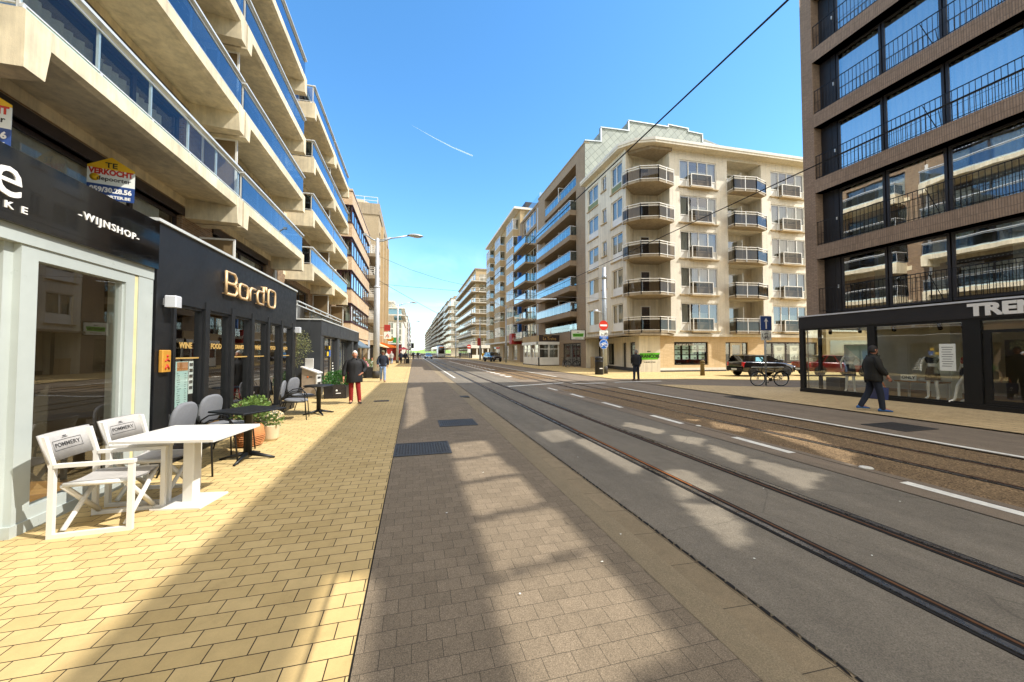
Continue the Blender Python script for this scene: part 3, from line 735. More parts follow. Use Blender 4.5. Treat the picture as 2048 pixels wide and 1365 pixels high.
def apt_two():
    t = thing('apartment_building', 'brick apartment block with blue glass balconies above the anthracite bank office', 'building', (XW, 26, 0))
    f = F((XW, 0), (0, 1), (1, 0)); Y0, Y1 = 19.65, 33.6
    FL = [z - .12 for z in FLS]
    ops = []; k = 0
    for i in range(5):
        zb = 3.35 if i == 0 else FL[i - 1] + .08; zt = zb + 1.85
        for a, b in ((20.9, 25.2), (26.9, 31.0), (31.9, 33.2)): ops.append((a, b, zb, zt))
    w_ = MB(M['brick_l']); f.wall(w_, Y0, Y1, 0, 16.9, ops, .25)
    w_.quad((XW, Y0, 0), (XW - 9, Y0, 0), (XW - 9, Y0, 16.9), (XW, Y0, 16.9)); w_.quad((XW, Y1, 0), (XW - 9, Y1, 0), (XW - 9, Y1, 16.9), (XW, Y1, 16.9))
    w_.mat(M['plast_white']); w_.box(XW - 9, XW + .1, Y0, Y1, 16.9, 17.15)
    w_.mat(M['room']); w_.quad((XW - 3.5, Y0, 0), (XW - 3.5, Y1, 0), (XW - 3.5, Y1, 16.9), (XW - 3.5, Y0, 16.9))
    for z in FL: w_.quad((XW - 3.5, Y0, z - .1), (XW - .03, Y0, z - .1), (XW - .03, Y1, z - .1), (XW - 3.5, Y1, z - .1))
    w_.build('wall', t)
    b = MB(M['conc'])
    for z in FL: f.box(b, Y0 + 1, Y1 - .05, z - .62, z - .27, -.02, .2)
    b.build('lintel_band', t)
    for (a, c, zb, zt) in ops:
        wd = f.window(t, a, c, zb, zt, .12, M['darkfr'], M['gl_win'], (.35, .68) if c - a > 2 else (.5,), .08)
        if random.random() < .6: f.curtain(wd, a + .1, a + (c - a) * random.uniform(.3, .9), zb, zt, .3, M['curt_w'], .2)
    for z in FL: balcony(t, 20.95, 26.15, z, M['gl_blue'], side0=True); balcony(t, 26.2, 31.45, z, M['gl_blue'], side0=False, side1=True)
    for z in (3.3, *FL[:3]): partition(t, 26.2, z + .02, z + 2.0); 
    partition(t, 31.4, 3.3, 5.2)
    # roof-terrace railing over the bank
    zt, xf = 2.84, -4.35
    g = MB(M['gl_smoke']); g.box(xf - .01, xf, 15.9, 24.6, zt + .05, zt + .55); g.box(XW + .1, xf - .05, 15.88, 15.89, zt + .05, zt + .55)
    r = MB(M['alu'])
    for z in (.56, .72): r.box(xf - .03, xf + .03, 15.85, 24.65, zt + z, zt + z + .04); r.box(XW, xf - .03, 15.85, 15.91, zt + z, zt + z + .04)
    for i in range(8): r.box(xf - .05, xf - .012, 15.9 + i * 1.24, 15.95 + i * 1.24, zt - .1, zt + .72)
    o = r.build('terrace_railing', t); g.build('glass_panel', o)
    return t
apt2 = apt_two()

# ---------------------------------------------------------------- wine shop
def wine_shop():
    t = thing('wine_shop', 'wine shop front with glossy black fascia and pale grey window frames', 'shop', (XS, 4.5, 0))
    f = F((XS, 0), (0, 1), (1, 0)); Y1 = 5.93
    b = MB(M['plast_white']); b.box(XW + .02, XS - .32, -6, Y1 - .02, 2.74, 3.28)
    b.mat(M['anthr_d']); b.box(XW + .02, XS - .25, -6, Y1 - .02, 3.28, 3.34)
    b.mat(M['room']); b.quad((XW + .05, -6, .02), (XW + .05, 5.9, .02), (XW + .05, 5.9, 2.74), (XW + .05, -6, 2.74)); b.quad((XW + .05, 5.88, .02), (XS - .4, 5.88, .02), (XS - .4, 5.88, 2.74), (XW + .05, 5.88, 2.74))
    b.mat(M['wood']); b.quad((XW, -6, .03), (XS - .2, -6, .03), (XS - .2, 5.9, .03), (XW, 5.9, .03))
    b.build('shop_room', t)
    b = MB(M['blackgloss']); f.box(b, -6, Y1, 2.70, 3.33, -.06, .3); fo = b.build('fascia', t)
    b = MB(M['letwhite']); SPACE[0] = 1.22
    X = XS + .062
    for s, size, y, z, sx in (('ee', .54, 4.15, 3.07, 1.), ('E', .085, 4.19, 2.83, 1.3), ('K', .085, 4.07, 2.83, 1.3), ('-WIJNSHOP-', .11, 5.12, 3.0, 1.2)):
        b = MB(M['letwhite']); b.text(s, size, face_m((X, y, z), (0, 1, 0), (0, 0, 1)), .008, sx, 'CENTER' if len(s) > 3 else 'RIGHT', bold=.001 if size < .3 else .0); b.build('lettering', fo)
    SPACE[0] = 1.0
    b = MB(M['palegreen'])
    f.box(b, -6, Y1 - .01, 2.56, 2.70, -.02, .3)
    f.box(b, 4.23, 4.385, .02, 2.56, -.005, .12); f.box(b, 4.15, 4.23, .02, 2.56, .05, .2); f.box(b, 4.10, 4.15, .02, 2.56, .12, .24)       # jambs
    f.box(b, 5.46, 5.60, .02, 2.56, -.005, .12); f.box(b, 5.66, 5.92, .02, 2.56, -.012, .3)
    f.box(b, 4.385, 5.46, 2.44, 2.56, -.004, .10); f.box(b, 4.385, 5.46, .10, .20, -.004, .10); f.box(b, 4.2, 5.93, 0, .10, -.02, .25)
    f.box(b, 4.385, 4.41, .20, 2.44, .02, .08); f.box(b, 5.435, 5.46, .20, 2.44, .02, .08)
    f.box(b, -6, 4.1, 0, .15, .14, .3); f.box(b, -6, 4.1, 2.44, 2.56, .14, .3)
    fr = b.build('window_frame', t)
    b = MB(pm('pale_yellow_strip', '#d8cc98', .6)); f.box(b, 5.605, 5.655, .1, 2.55, -.002, .1); b.build('sealing_strip', fr)
    g = MB(M['gl_shop']); f.quad(g, 4.39, 5.45, .15, 2.45, .05); g.build('pane', fr); g = MB(M['gl_shop']); f.quad(g, -6, 4.11, .1, 2.5, .2); g.build('pane', fr)
    # indoor shelf furniture seen through the glass
    b = MB(M['wood']); b.box(-4.9, -4.3, 4.5, 5.5, .45, .5)
    for x, y in ((-4.85, 4.55), (-4.4, 4.55), (-4.85, 5.4), (-4.4, 5.4)): b.box(x, x + .06, y, y + .06, .03, .45)
    b.box(-6.25, -5.9, 2, 5.6, .03, 2.1)
    b.mat(M['roomlight']); b.box(-4.6, -4.45, 5.0, 5.12, .03, 2.7)
    b.build('display_shelf', t)
    return t
wine = wine_shop()

# ---------------------------------------------------------------- restaurant
def restaurant():
    t = thing('restaurant', 'black restaurant front with gold sign and six narrow glazed doors', 'restaurant', (XS, 9, 0))
    f = F((XS, 0), (0, 1), (1, 0)); Y0, Y1 = 5.97, 12.02
    b = MB(M['black']); f.box(b, Y0, Y1, 2.42, 3.36, -.02, .3); f.box(b, Y0, 6.30, 0, 2.42, -.02, .3); f.box(b, 11.70, Y1, 0, 2.42, -.02, .3)
    f.box(b, 6.30, 11.70, 0, .12, .0, .25); f.box(b, Y1 - .2, Y1 - .002, 0, 3.3, .3, 3.0)
    wl = b.build('facade', t)
    b = MB(M['alu']); f.box(b, Y0 - .03, Y1 + .02, 3.36, 3.40, -.05, .32); b.build('coping', wl)
    b = MB(M['anthr_d']); b.box(XW + .02, XS - .25, Y0, Y1 - .05, 3.20, 3.34); b.build('flat_roof', t)
    b = MB(M['room']); b.quad((XW + .05, Y0, .02), (XW + .05, Y1, .02), (XW + .05, Y1, 3.2), (XW + .05, Y0, 3.2)); b.mat(M['wood']); b.quad((XW, Y0, .03), (XS - .2, Y0, .03), (XS - .2, Y1, .03), (XW, Y1, .03))
    b.mat(M['dark']); b.quad((XW + .05, Y0 + .03, .02), (XS - .3, Y0 + .03, .02), (XS - .3, Y0 + .03, 3.2), (XW + .05, Y0 + .03, 3.2)); b.quad((XW, Y0, 2.9), (XS - .3, Y0, 2.9), (XS - .3, Y1, 2.9), (XW, Y1, 2.9))
    b.build('dining_room', t)
    # sign letters drawn as rounded tubes
    sg = MB(M['rosegold'])
    def stroke(pts, closed=False):
        P2 = [(XS + .075, y, z) for y, z in pts]
        sg.tube(P2, .026, 6, closed=closed)
        for q in P2[::2]: sg.tube([q, (XS + .01, q[1], q[2])], .01, 4)
    def rrect(y0, y1, z0, z1, r=.08):
        o = []
        for cy, cz, a0 in ((y1 - r, z1 - r, 0), (y0 + r, z1 - r, 90), (y0 + r, z0 + r, 180), (y1 - r, z0 + r, 270)):
            o += [(cy + r * math.cos(rad(a0 + a)), cz + r * math.sin(rad(a0 + a))) for a in (0, 30, 60, 90)]
        return o
    z0, z1 = 2.66, 3.06; zx = 2.93
    stroke([(7.72, z0), (7.72, z1), (8.02, z1), (8.10, z1 - .06), (8.10, 2.91), (8.02, 2.86), (7.74, 2.86)]); stroke([(8.02, 2.86), (8.13, 2.82), (8.13, z0 + .05), (8.04, z0), (7.72, z0)])
    stroke(rrect(8.24, 8.60, z0, zx), True)
    stroke([(8.72, z0), (8.72, zx - .06), (8.79, zx), (8.98, zx)])
    stroke([(9.42, z1), (9.42, z0 + .02)]); stroke([(9.42, zx), (9.16, zx), (9.08, zx - .07), (9.08, z0 + .07), (9.16, z0), (9.42, z0)])
    stroke([(9.56, z1 + .02), (9.56, z1 - .1)])
    stroke(rrect(9.70, 10.14, z0, z1, .1), True)
    sg.build('sign_lettering', wl)
    # six glazed leaves
    n = 6; wdt = (11.70 - 6.30) / n
    words = ('WINE', 'FOOD', 'DRINKS')
    for i in range(n):
        a = 6.30 + i * wdt; c = a + wdt
        wd = MB(M['black']); q = .065
        f.box(wd, a, a + q, .12, 2.42, -.05, .12); f.box(wd, c - q, c, .12, 2.42, -.05, .12); f.box(wd, a + q, c - q, 2.30, 2.42, -.04, .1); f.box(wd, a + q, c - q, .12, .26, -.04, .1)
        f.box(wd, a + q, a + q + .035, .26, 2.30, -.015, .09); f.box(wd, c - q - .035, c - q, .26, 2.30, -.015, .09); f.box(wd, a + q + .035, c - q - .035, 2.26, 2.30, -.015, .09)
        o = wd.build('glazed_door', t)
        g = MB(M['gl_win']); f.quad(g, a + q, c - q, .2, 2.35, .03); g.build('pane', o)
        lt = MB(M['gold']); lt.text(words[i % 3], .125 if i % 3 < 2 else .105, face_m((XS - .024, (a + c) / 2, 1.70), (0, 1, 0), (0, 0, 1)), .002, 1.02, bold=.004)
        lt.build('lettering', o)
        if i not in (1, 4): gl = MB(M['gold']); f.box(gl, a + q + .036, c - q - .036, 1.50, 1.522, .018, .026); gl.build('gold_line', o)
    # menu sheets in the first leaf
    m = MB(M['aquapaper']); f.box(m, 6.55, 6.86, .55, 1.46, .042, .046)
    m.mat(M['terra']); f.box(m, 6.58, 6.85, 1.32, 1.45, .039, .043)
    m.mat(M['letblack'])
    for k in range(22):
        z = 1.28 - k * .033; u = 6.58 + .01 * (k % 3); f.box(m, u, u + random.uniform(.03, .12), z, z + .006, .0395, .0405)
        f.box(m, 6.77, 6.77 + random.uniform(.02, .06), z - .01, z - .004, .0395, .0405)
    m.mat(M['paper']); f.box(m, 6.88, 7.0, .95, 1.46, .042, .046); m.mat(M['castiron'])
    for k in range(5): f.box(m, 6.895, 6.985, 1.38 - k * .09, 1.43 - k * .09, .039, .041)
    m.build('menu_sheet', t)
    return t
rest = restaurant()
def wall_lamp(y, z, label):
    t = thing('wall_lamp', label, 'wall lamp', (XS + .02, y, z))
    b = MB(M['galv_p']); b.bbox(XS + .05, XS + .19, y - .07, y + .07, z - .06, z + .10, .012); b.box(XS + .02, XS + .05, y - .03, y + .03, z - .03, z + .06); b.build('housing', t)
    b = MB(M['lampgl']); b.box(XS + .07, XS + .17, y - .05, y + .05, z - .064, z - .06); b.build('lens', t)
wall_lamp(6.14, 2.28, 'square grey wall lamp on the black pillar beside the wine shop'); wall_lamp(11.86, 2.22, 'square grey wall lamp at the far end of the black restaurant front')
b = MB(pm('ochre_box', '#b8842c', .6)); b.bbox(XS + .021, XS + .075, 6.04, 6.22, 1.33, 1.63, .01)
yb = thing('wall_box', 'small yellow wall box with a red figure on the black pillar', 'sign box', (XS + .02, 6.13, 1.2)); b.build('box', yb)
b = MB(M['red']); xx = XS + .078
b.tube([(xx, 6.13, 1.50), (xx, 6.13, 1.52)], .012, 6); b.tube([(xx, 6.13, 1.43), (xx, 6.09, 1.37)], .012, 6); b.tube([(xx, 6.13, 1.43), (xx, 6.17, 1.37)], .012, 6); b.tube([(xx, 6.08, 1.48), (xx, 6.13, 1.50), (xx, 6.18, 1.48)], .010, 6); b.ball((xx, 6.13, 1.55), .016, 8, 6)
b.build('figure_mark', yb)

# ---------------------------------------------------------------- estate agent boards in the first-floor window
def board(y, z, full):
    t = thing('for_sale_board', 'sold board with yellow gable top, red word and blue phone number' if full else 'cut-off white and blue agent board at the picture edge', 'estate sign')
    w_, h = .70, .80
    b = MB(M['paper']); b.box(-w_ / 2, w_ / 2, -.006, .006, .30, .62); b.mat(M['navy']); b.box(-w_ / 2, w_ / 2, -.006, .006, 0, .30)
    b.mat(M['yellow']); b.prism([(-w_ / 2, .62), (w_ / 2, .62), (w_ / 2, .66), (0, .88), (-w_ / 2, .66)], 'y', -.006, .006); b.build('panel', t)
    for m, s, size, zz, sx, bold in (('letblack', 'TE', .15, .70, 1.1, .003), ('red', 'VERKOCHT', .155, .555, .80, .008), ('letblack', 'depoorter', .12, .42, 1.0, .002), ('letwhite', '059/30.28.56', .135, .19, .88, .006), ('letwhite', 'DEPOORTER.BE', .08, .06, 1.05, .003)):
        q = MB(M[m]); q.text(s, size, face_m((.04 if s == 'depoorter' else 0, -.010, zz), (1, 0, 0), (0, 0, 1)), .001, sx, bold=bold); q.build('lettering', t)
    q = MB(M['yellow']); q.lathe([(.001, 0), (.075, 0), (.07, .004), (.001, .004)], (-.24, -.010, .43), 16, 'y'); q.build('sun_mark', t)
    t.location = (-6.0, y, z); t.rotation_euler = (0, 0, rad(14)); return t
board(9.3, 4.70, True); board(6.86, 4.52, False)

# ---------------------------------------------------------------- bank office
def bank():
    t = thing('bank_office', 'single storey anthracite office with flat roof and tall glazing behind the restaurant', 'office', (XS, 20, 0))
    f = F((XS, 0), (0, 1), (1, 0)); g = F((XS, 15.1), (-1, 0), (0, -1)); Y0, Y1 = 15.1, 24.8
    b = MB(M['anthr']); f.box(b, Y0, Y1, 2.24, 2.80, -.02, .35); g.box(b, .352, 3.0, 2.24, 2.80, -.02, .35)
    for y in (16.1, 18.8, 21.2, 23.2): f.box(b, y, y + .008, 2.25, 2.79, -.023, -.019)
    fa = b.build('fascia', t)
    b = MB(M['alu']); f.box(b, Y0 - .03, Y1, 2.80, 2.845, -.05, .4); g.box(b, .402, 3.0, 2.80, 2.845, -.05, .4); b.build('coping', fa)
    for a_, c_, d_ in ((Y0, 15.55, 0), (18.35, 18.9, .02), (22.5, 23.0, .02), (24.4, Y1, .02)): b = MB(M['anthr']); f.box(b, a_, c_, 0, 2.24, d_, .5); b.build('pillar', t)
    b = MB(M['anthr']); g.box(b, .52, 1.0, 0, 2.24, .0, .3); b.build('pillar', t)
    b = MB(M['dark']); b.box(XW, XS - .5, 24.6, 24.7, 0, 2.8); b.quad((XW + 1, Y0, .02), (XW + 1, Y1, .02), (XW + 1, Y1, 2.8), (XW + 1, Y0, 2.8)); b.quad((XW, Y0 + .3, 2.3), (XS - .4, Y0 + .3, 2.3), (XS - .4, Y1, 2.3), (XW, Y1, 2.3))
    b.mat(M['anthr']); b.quad((XW, Y0 + .1, 2.78), (XS - .1, Y0 + .1, 2.78), (XS - .1, Y1, 2.78), (XW, Y1, 2.78)); b.build('inner_wall', t)
    wd = f.window(t, 15.56, 18.34, .1, 2.24, .12, M['darkfr'], M['gl_shop'], (.25, .62), .07, name='shop_window')
    f.curtain(wd, 16.2, 17.2, .15, 2.2, .5, M['curt_g'], .3)
    wd2 = f.window(t, 18.92, 22.48, .1, 2.24, .3, M['darkfr'], M['gl_shop'], (.4, .7), .07, name='shop_window')
    b = MB(M['roomlight']); f.box(b, 20.3, 22.3, .3, 2.1, .42, .46); b.mat(M['blue']); f.box(b, 20.5, 21.3, .9, 1.8, .41, .419); b.build('poster', wd2)
    wd3 = g.window(t, 1.02, 2.3, .05, 2.24, .1, M['darkfr'], M['gl_shop'], (), .07, name='entrance_door')
    b = MB(M['yellow']); f.box(b, 16.9, 17.12, 1.72, 1.86, .08, .085); f.box(b, 16.55, 16.85, 1.45, 1.62, .08, .085); b.mat(M['blue']); f.box(b, 16.95, 17.2, 1.42, 1.68, .08, .085); b.build('window_mark', wd)
    b = MB(M['paper'])
    for k in range(7): f.box(b, 17.6, 17.75 + .06 * k, 1.1 - k * .12, 1.15 - k * .12, .081, .085)
    b.build('window_text', wd)
    return t
bank()
b = MB(M['anthr_d'])
b.box(XW, XW + .3, 12.1, 15.05, 0, 3.1)
tag(b.build('passage_wall'), 'dark recessed wall in the passage between restaurant and bank office', 'wall')

# ---------------------------------------------------------------- sand brick building with aubergine bay windows
def bays():
    t = thing('bay_window_building', 'sand brick building with rows of dark framed bay windows', 'building', (-5.4, 42, 0))
    X = -5.4; Y0, Y1 = 35.2, 48.3; f = F((X, 0), (0, 1), (1, 0)); g = F((X, Y0), (-1, 0), (0, -1))
    b = MB(M['brick_b3']); lv = [3.0, 5.98, 8.93, 11.88, 14.75]
    for k, z in enumerate(lv):
        top = z + (1.2 if k < 4 else 1.45); z0 = z if k else 2.55
        f.box(b, Y0, Y1, z0, top, 0, 1.6)
    b.box(X - 9, X - 1.6, Y0 - 1.5, Y1, 0, 16); b.build('wall', t)
    b = MB(M['purplefr'])
    for z in lv: f.box(b, Y0 - .03, Y1 + .03, z + 1.2, z + 1.27, -.04, 1.6); f.box(b, Y0 - .03, Y1 + .03, z - .07, z - .003, -.04, 1.6)
    b.build('string_course', t)
    for z in lv[:4]:
        wd = f.window(t, Y0 + .05, Y1 - .05, z + 1.28, z + 2.88, .06, M['purplefr'], M['gl_win2'], [i / 8 for i in range(1, 8)], .14)
        g.window(t, .02, 1.5, z + 1.28, z + 2.88, .08, M['purplefr'], M['gl_win2'], (.6,), .1)
        f.curtain(wd, Y0 + .4, Y1 - .4, z + 1.3, z + 2.8, .5, M['curt_g'], .5)
    b = MB(M['brownfr']); b.box(X - 5, X - 1.4, Y0 - 1.5, Y1, 16, 16.2); b.box(X - 4, X - .4, 40, 44, 16.2, 16.9); b.build('roof', t)
    b = MB(M['anthr']); f.box(b, Y0 - 1, Y1, 0, 2.5, .6, 1.2); b.mat(M['gl_win2']); f.quad(b, 36, 40, .4, 2.2, .59); f.quad(b, 41, 47, .4, 2.2, .59); b.build('ground_floor', t)
    return t
bays()
aw = thing('awning', 'slate blue shop awning below the sand brick bay windows', 'awning', (-5, 38, 2.2))
b = MB(pm('slate_blue_canvas', '#5a6b78', .8)); b.prism([(-4.9, 2.75), (-3.9, 2.05), (-3.9, 1.95), (-4.9, 1.95)], 'y', 30.0, 36.0); b.build('canopy', aw)
b = MB(M['galv_p']); b.box(-4.05, -3.9, 35.9, 36.05, 0, 2.7); b.build('post', aw)

# ---------------------------------------------------------------- grey balcony house and the tall beige tower
def grey_house():
    t = thing('balcony_house', 'low grey house with white railed balconies beside the beige tower', 'building', (-5.2, 52, 0))
    f = F((-5.6, 0), (0, 1), (1, 0))
    b = MB(M['conc2']); b.box(-14, -5.6, 48.4, 55.8, 0, 13.6); b.build('wall', t)
    for k in range(5):
        z = 2.9 + 2.75 * k
        b = MB(M['conc2']); b.box(-5.6, -4.75, 48.5, 55.7, z - .4, z); b.mat(M['plast_white']); b.box(-4.84, -4.78, 48.5, 55.7, z + .02, z + .12); o = b.build('balcony', t)
        r = MB(M['whitepvc'])
        for q in (.3, .55, .8, 1.0): r.box(-4.83, -4.79, 48.5, 55.7, z + q, z + q + .05); r.box(-5.6, -4.83, 48.48, 48.53, z + q, z + q + .05)
        for i in range(6): r.box(-4.85, -4.77, 48.5 + i * 1.42, 48.6 + i * 1.42, z, z + 1.05)
        r.build('railing', o)
        f.window(t, 49.2, 52, z + .05, z + 2.1, -.02, M['whitepvc'], M['gl_win2'], (.5,)); f.window(t, 52.6, 55, z + .05, z + 2.1, -.02, M['whitepvc'], M['gl_win2'], (.5,))
grey_house()
def tower():
    t = thing('apartment_tower', 'tall beige apartment tower with blank brick side and railed roof', 'tower', (-5, 66, 0))
    X = -5.05; f = F((X, 0), (0, 1), (1, 0)); g = F((X, 56), (-1, 0), (0, -1))
    ops = [(57.2 + 3.1 * i, 58.8 + 3.1 * i, 3.6 + 2.8 * k, 5.3 + 2.8 * k) for i in range(5) for k in range(6)]
    b = MB(M['plast_beige']); f.wall(b, 56, 75, 0, 21.4, ops, .3); b.mat(brick('beige_tower_brick', '#a8977a', '#b3a184', '#9d8f76', bump=.3, var=.1)); g.wall(b, 0, 9, 0, 21.4, [(5.2, 6.3, 17.0, 19.2)], .2)
    b.mat(M['plast_beige']); b.box(X - 9, X, 74.9, 75, 0, 21.4); b.mat(M['conc2']); b.box(X - 9, X + .12, 55.9, 75, 21.4, 23.0); b.box(X - 5.5, X - 4.2, 57, 60, 23.0, 25.5); b.mat(M['dark']); b.quad((X - 2, 56, 0), (X - 2, 75, 0), (X - 2, 75, 21), (X - 2, 56, 21))
    b.build('wall', t)
    for a, c, z0, z1 in ops:
        f.window(t, a, c, z0, z1, .2, M['whitepvc'], M['gl_win2'], (.5,))
    g.window(t, 5.2, 6.3, 17, 19.2, .1, M['darkfr'], M['gl_win2'], (.5,))
    b = MB(M['plast_beige'])
    for i in (0, 6.2, 12.4): f.box(b, 60 + i, 61.2 + i, 2.9, 21, -.35, 0)
    b.build('pilaster', t)
    b = MB(M['alu'])
    for z in (23.5, 24.0): b.tube([(X - 4, 56.2, z), (X - .2, 56.2, z), (X - .2, 74, z)], .04, 5)
    for i in range(5): b.tube([(X - .2, 56.2 + 4 * i, 23), (X - .2, 56.2 + 4 * i, 24)], .035, 5)
    b.tube([(X - 2, 56.2, 23), (X - 2, 56.2, 24)], .035, 5); b.tube([(X - 4, 56.2, 23), (X - 4, 56.2, 24)], .035, 5)
    b.build('roof_railing', t)
    b = MB(M['conc2']); b.lathe([(3.4, 0), (3.2, .5), (2.2, 1.2), (.01, 1.5)], (X - 3.6, 60, 23.0), 18); b.lathe([(.25, 0), (.2, .5), (.01, 1.2)], (X - 4.2, 57.5, 24.2), 8); b.build('roof_dome', t)
tower()
# ================================================================ RIGHT SIDE: dark brick block with the fashion shop
def in_poly(p, q):
    c = False
    for i in range(len(q)):
        (x1, y1), (x2, y2) = q[i - 1], q[i]
        if (y1 > p[1]) != (y2 > p[1]) and p[0] < (x2 - x1) * (p[1] - y1) / (y2 - y1) + x1: c = not c
    return c

LIGHT = [[(0.62, 6.62), (1.24, 6.70), (1.27, 5.80), (0.59, 5.66)], [(0.59, 5.53), (1.28, 5.69), (1.32, 4.80), (0.58, 4.64)],
         [(0.58, 4.51), (1.32, 4.68), (1.36, 3.80), (0.57, 3.63)], [(0.57, 3.50), (1.37, 3.68), (1.41, 2.86), (0.55, 2.66)],
         [(0.55, 2.55), (1.40, 2.75), (1.38, 1.75), (0.52, 1.55)], [(-0.27, 17.17), (0.37, 17.85), (0.28, 9.28), (-0.16, 8.15)],
         [(2.48, 7.27), (3.09, 7.47), (3.09, 6.62), (2.52, 6.34)], [(2.96, 6.48), (3.28, 6.57), (3.34, 4.72), (2.96, 4.46), (2.89, 5.31)],
         [(3.33, 4.46), (3.76, 4.49), (3.63, 3.68), (2.93, 3.57)], [(2.88, 3.46), (3.26, 3.27), (3.06, 2.83), (2.85, 2.64), (2.6, 2.49)],
         [(4.92, 7.87), (5.19, 6.8), (4.84, 6.47), (4.59, 7.43)], [(5.04, 6.42), (5.44, 5.93), (4.94, 5.48), (4.79, 5.93)],
         [(5.22, 5.64), (5.18, 4.79), (4.73, 4.44), (4.77, 5.03)], [(5.14, 4.68), (5.4, 3.77), (4.94, 3.56), (4.58, 3.39), (4.81, 4.31)],
         [(6.91, 8.63), (7.12, 7.89), (6.55, 7.38), (6.46, 7.91)], [(6.87, 7.35), (7.08, 6.53), (6.58, 6.17), (6.42, 6.75)],
         [(7.13, 6.47), (7.69, 5.71), (6.97, 4.44), (6.18, 3.93), (6.7, 5.01)], [(-0.62, 1.6), (-0.61, 2.97), (-0.28, 2.88), (-0.23, 1.6)]]
XR = 16.0
HTOP = 21.9
def brick_block():
    t = thing('apartment_building', 'dark umber brick apartment block with bar railings above the black fashion shop', 'building', (XR, 6, 0))
    f = F((XR, 0), (0, 1), (-1, 0)); YE = 11.86; YB = 3.2
    zb = [3.22 + 2.755 * k for k in range(5)]; H = 2.2
    ops = [(YB + .4, 11.40, z, z + H) for z in zb]
    w_ = MB(M['brick_dark']); f.wall(w_, YB, YE, 2.62, 16.5, [(o[0], o[1], o[2] - .56, o[3]) for o in ops], .5)
    g = F((XR, YE), (1, -.085), (0, 1)); g.wall(w_, 0, 18, 0, HTOP, [(-.01, 3.6, -.01, 2.62)], .05)
    w_.quad((XR + 3.5, YB, 2.6), (XR + 3.5, YE - .4, 2.6), (XR + 3.5, YE - .4, 16.4), (XR + 3.5, YB, 16.4))
    w_.quad((XR, YB, 2.6), (XR + 18, YB, 2.6), (XR + 18, YB, 16.5), (XR, YB, 16.5)); w_.quad((XR, YB, 16.45), (XR + 18, YB, 16.45), (XR + 18, YE - 1.5, 16.45), (XR, YE, 16.45))
    # added unseen roof screen; openings shaped to throw sun patches on the street
    cell = .085; k = .292 / .602; q = sdir
    gl = MB(glass('light_patch_glass', (.93, .90, .85), .0, .5))
    y0, y1, za = -9., YE, 9.6
    ny = int((y1 - y0) / cell); nz = int((HTOP - za) / cell)
    for j in range(nz):
        z = za + (j + .5) * cell; run = None
        for i in range(ny + 1):
            y = y0 + (i + .5) * cell; s_ = z / q.z; gx, gy = XR - q.x * s_, y - q.y * s_
            lit = any(in_poly((gx, gy), P) for P in LIGHT); body = (y > YB and z < 16.5)
            st = None if body or i == ny else ('g' if lit else 'w')
            if run and run[0] != st:
                if run[0]: (gl if run[0] == 'g' else w_).quad((XR + .01, run[1], z - cell / 2), (XR + .01, y - cell / 2, z - cell / 2), (XR + .01, y - cell / 2, z + cell / 2), (XR + .01, run[1], z + cell / 2))
                run = None
            if st and not run: run = (st, y - cell / 2)
    w_.quad((XR + .01, -9, 0), (XR + .01, YB, 0), (XR + .01, YB, za), (XR + .01, -9, za))
    # storey bands of upright bricks
    w_.mat(M['brick_dark_v'])
    for z in [zz - .56 for zz in zb[1:]]: f.box(w_, YB, 11.40, z, z + .555, -.004, .5)
    f.box(w_, YB, 11.40, zb[-1] + H + .0, 16.5, -.004, .3)
    w_.mat(M['dark'])
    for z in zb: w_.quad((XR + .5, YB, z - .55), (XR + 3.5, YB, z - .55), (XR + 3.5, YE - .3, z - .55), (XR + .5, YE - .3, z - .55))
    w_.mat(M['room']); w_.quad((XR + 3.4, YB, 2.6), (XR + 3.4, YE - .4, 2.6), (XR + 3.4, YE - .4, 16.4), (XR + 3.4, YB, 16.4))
    wl = w_.build('wall', t)
    gl.build('light_patch_panes', t)
    ms = [10.78, 9.27, 7.66, 5.97, 4.3, 3.62]
    for kk, z in enumerate(zb):
        b = MB(M['anthr_d']); f.box(b, 10.80, 11.39, z, z + H, .40, .47); f.box(b, 10.98, 11.0, z, z + H, .385, .40); b.mat(M['alu']); f.box(b, 10.86, 10.89, z + .95, z + 1.08, .36, .40); b.build('panel_door', t)
        for a, c in zip(ms[1:], ms):
            wd = f.window(t, a + .04, c, z + .01, z + H - .02, .42, M['darkfr'], M['gl_tower'], (), .07)
            r = random.random()
            if kk in (2, 3, 4):
                f.curtain(wd, a + .1, c - .08 if kk < 4 else a + (c - a) * .95, z + .05, z + H - .12, .54, M['curt_w'], .17, amp=.05)
            elif kk == 1: f.curtain(wd, a + .1, a + (c - a) * .75, z + .05, z + H - .1, .54, M['curt_g'], .2, amp=.045)
            else: f.curtain(wd, a + .1, a + .5, z + .05, z + H - .1, .54, M['curt_g'], .2)
        r = MB(M['blackmet'])
        f.box(r, YB + .4, 11.385, z + .96, z + .985, .04, .07); f.box(r, YB + .4, 11.385, z + .05, z + .07, .045, .065)
        n = int((11.38 - YB - .4) / .125)
        for i in range(n + 1): u = 11.37 - i * .125; f.box(r, u - .006, u + .006, z, z + .96, .048, .062)
        f.box(r, YB + .4, 11.385, z + .5, z + .508, .10, .108)
        for u in (8.05, 5.2): r.tube([f.p(u, z + .93, .06), f.p(u - .22, z + .02, .35)], .012, 5)
        r.build('railing', t)
    return t
brick_block()

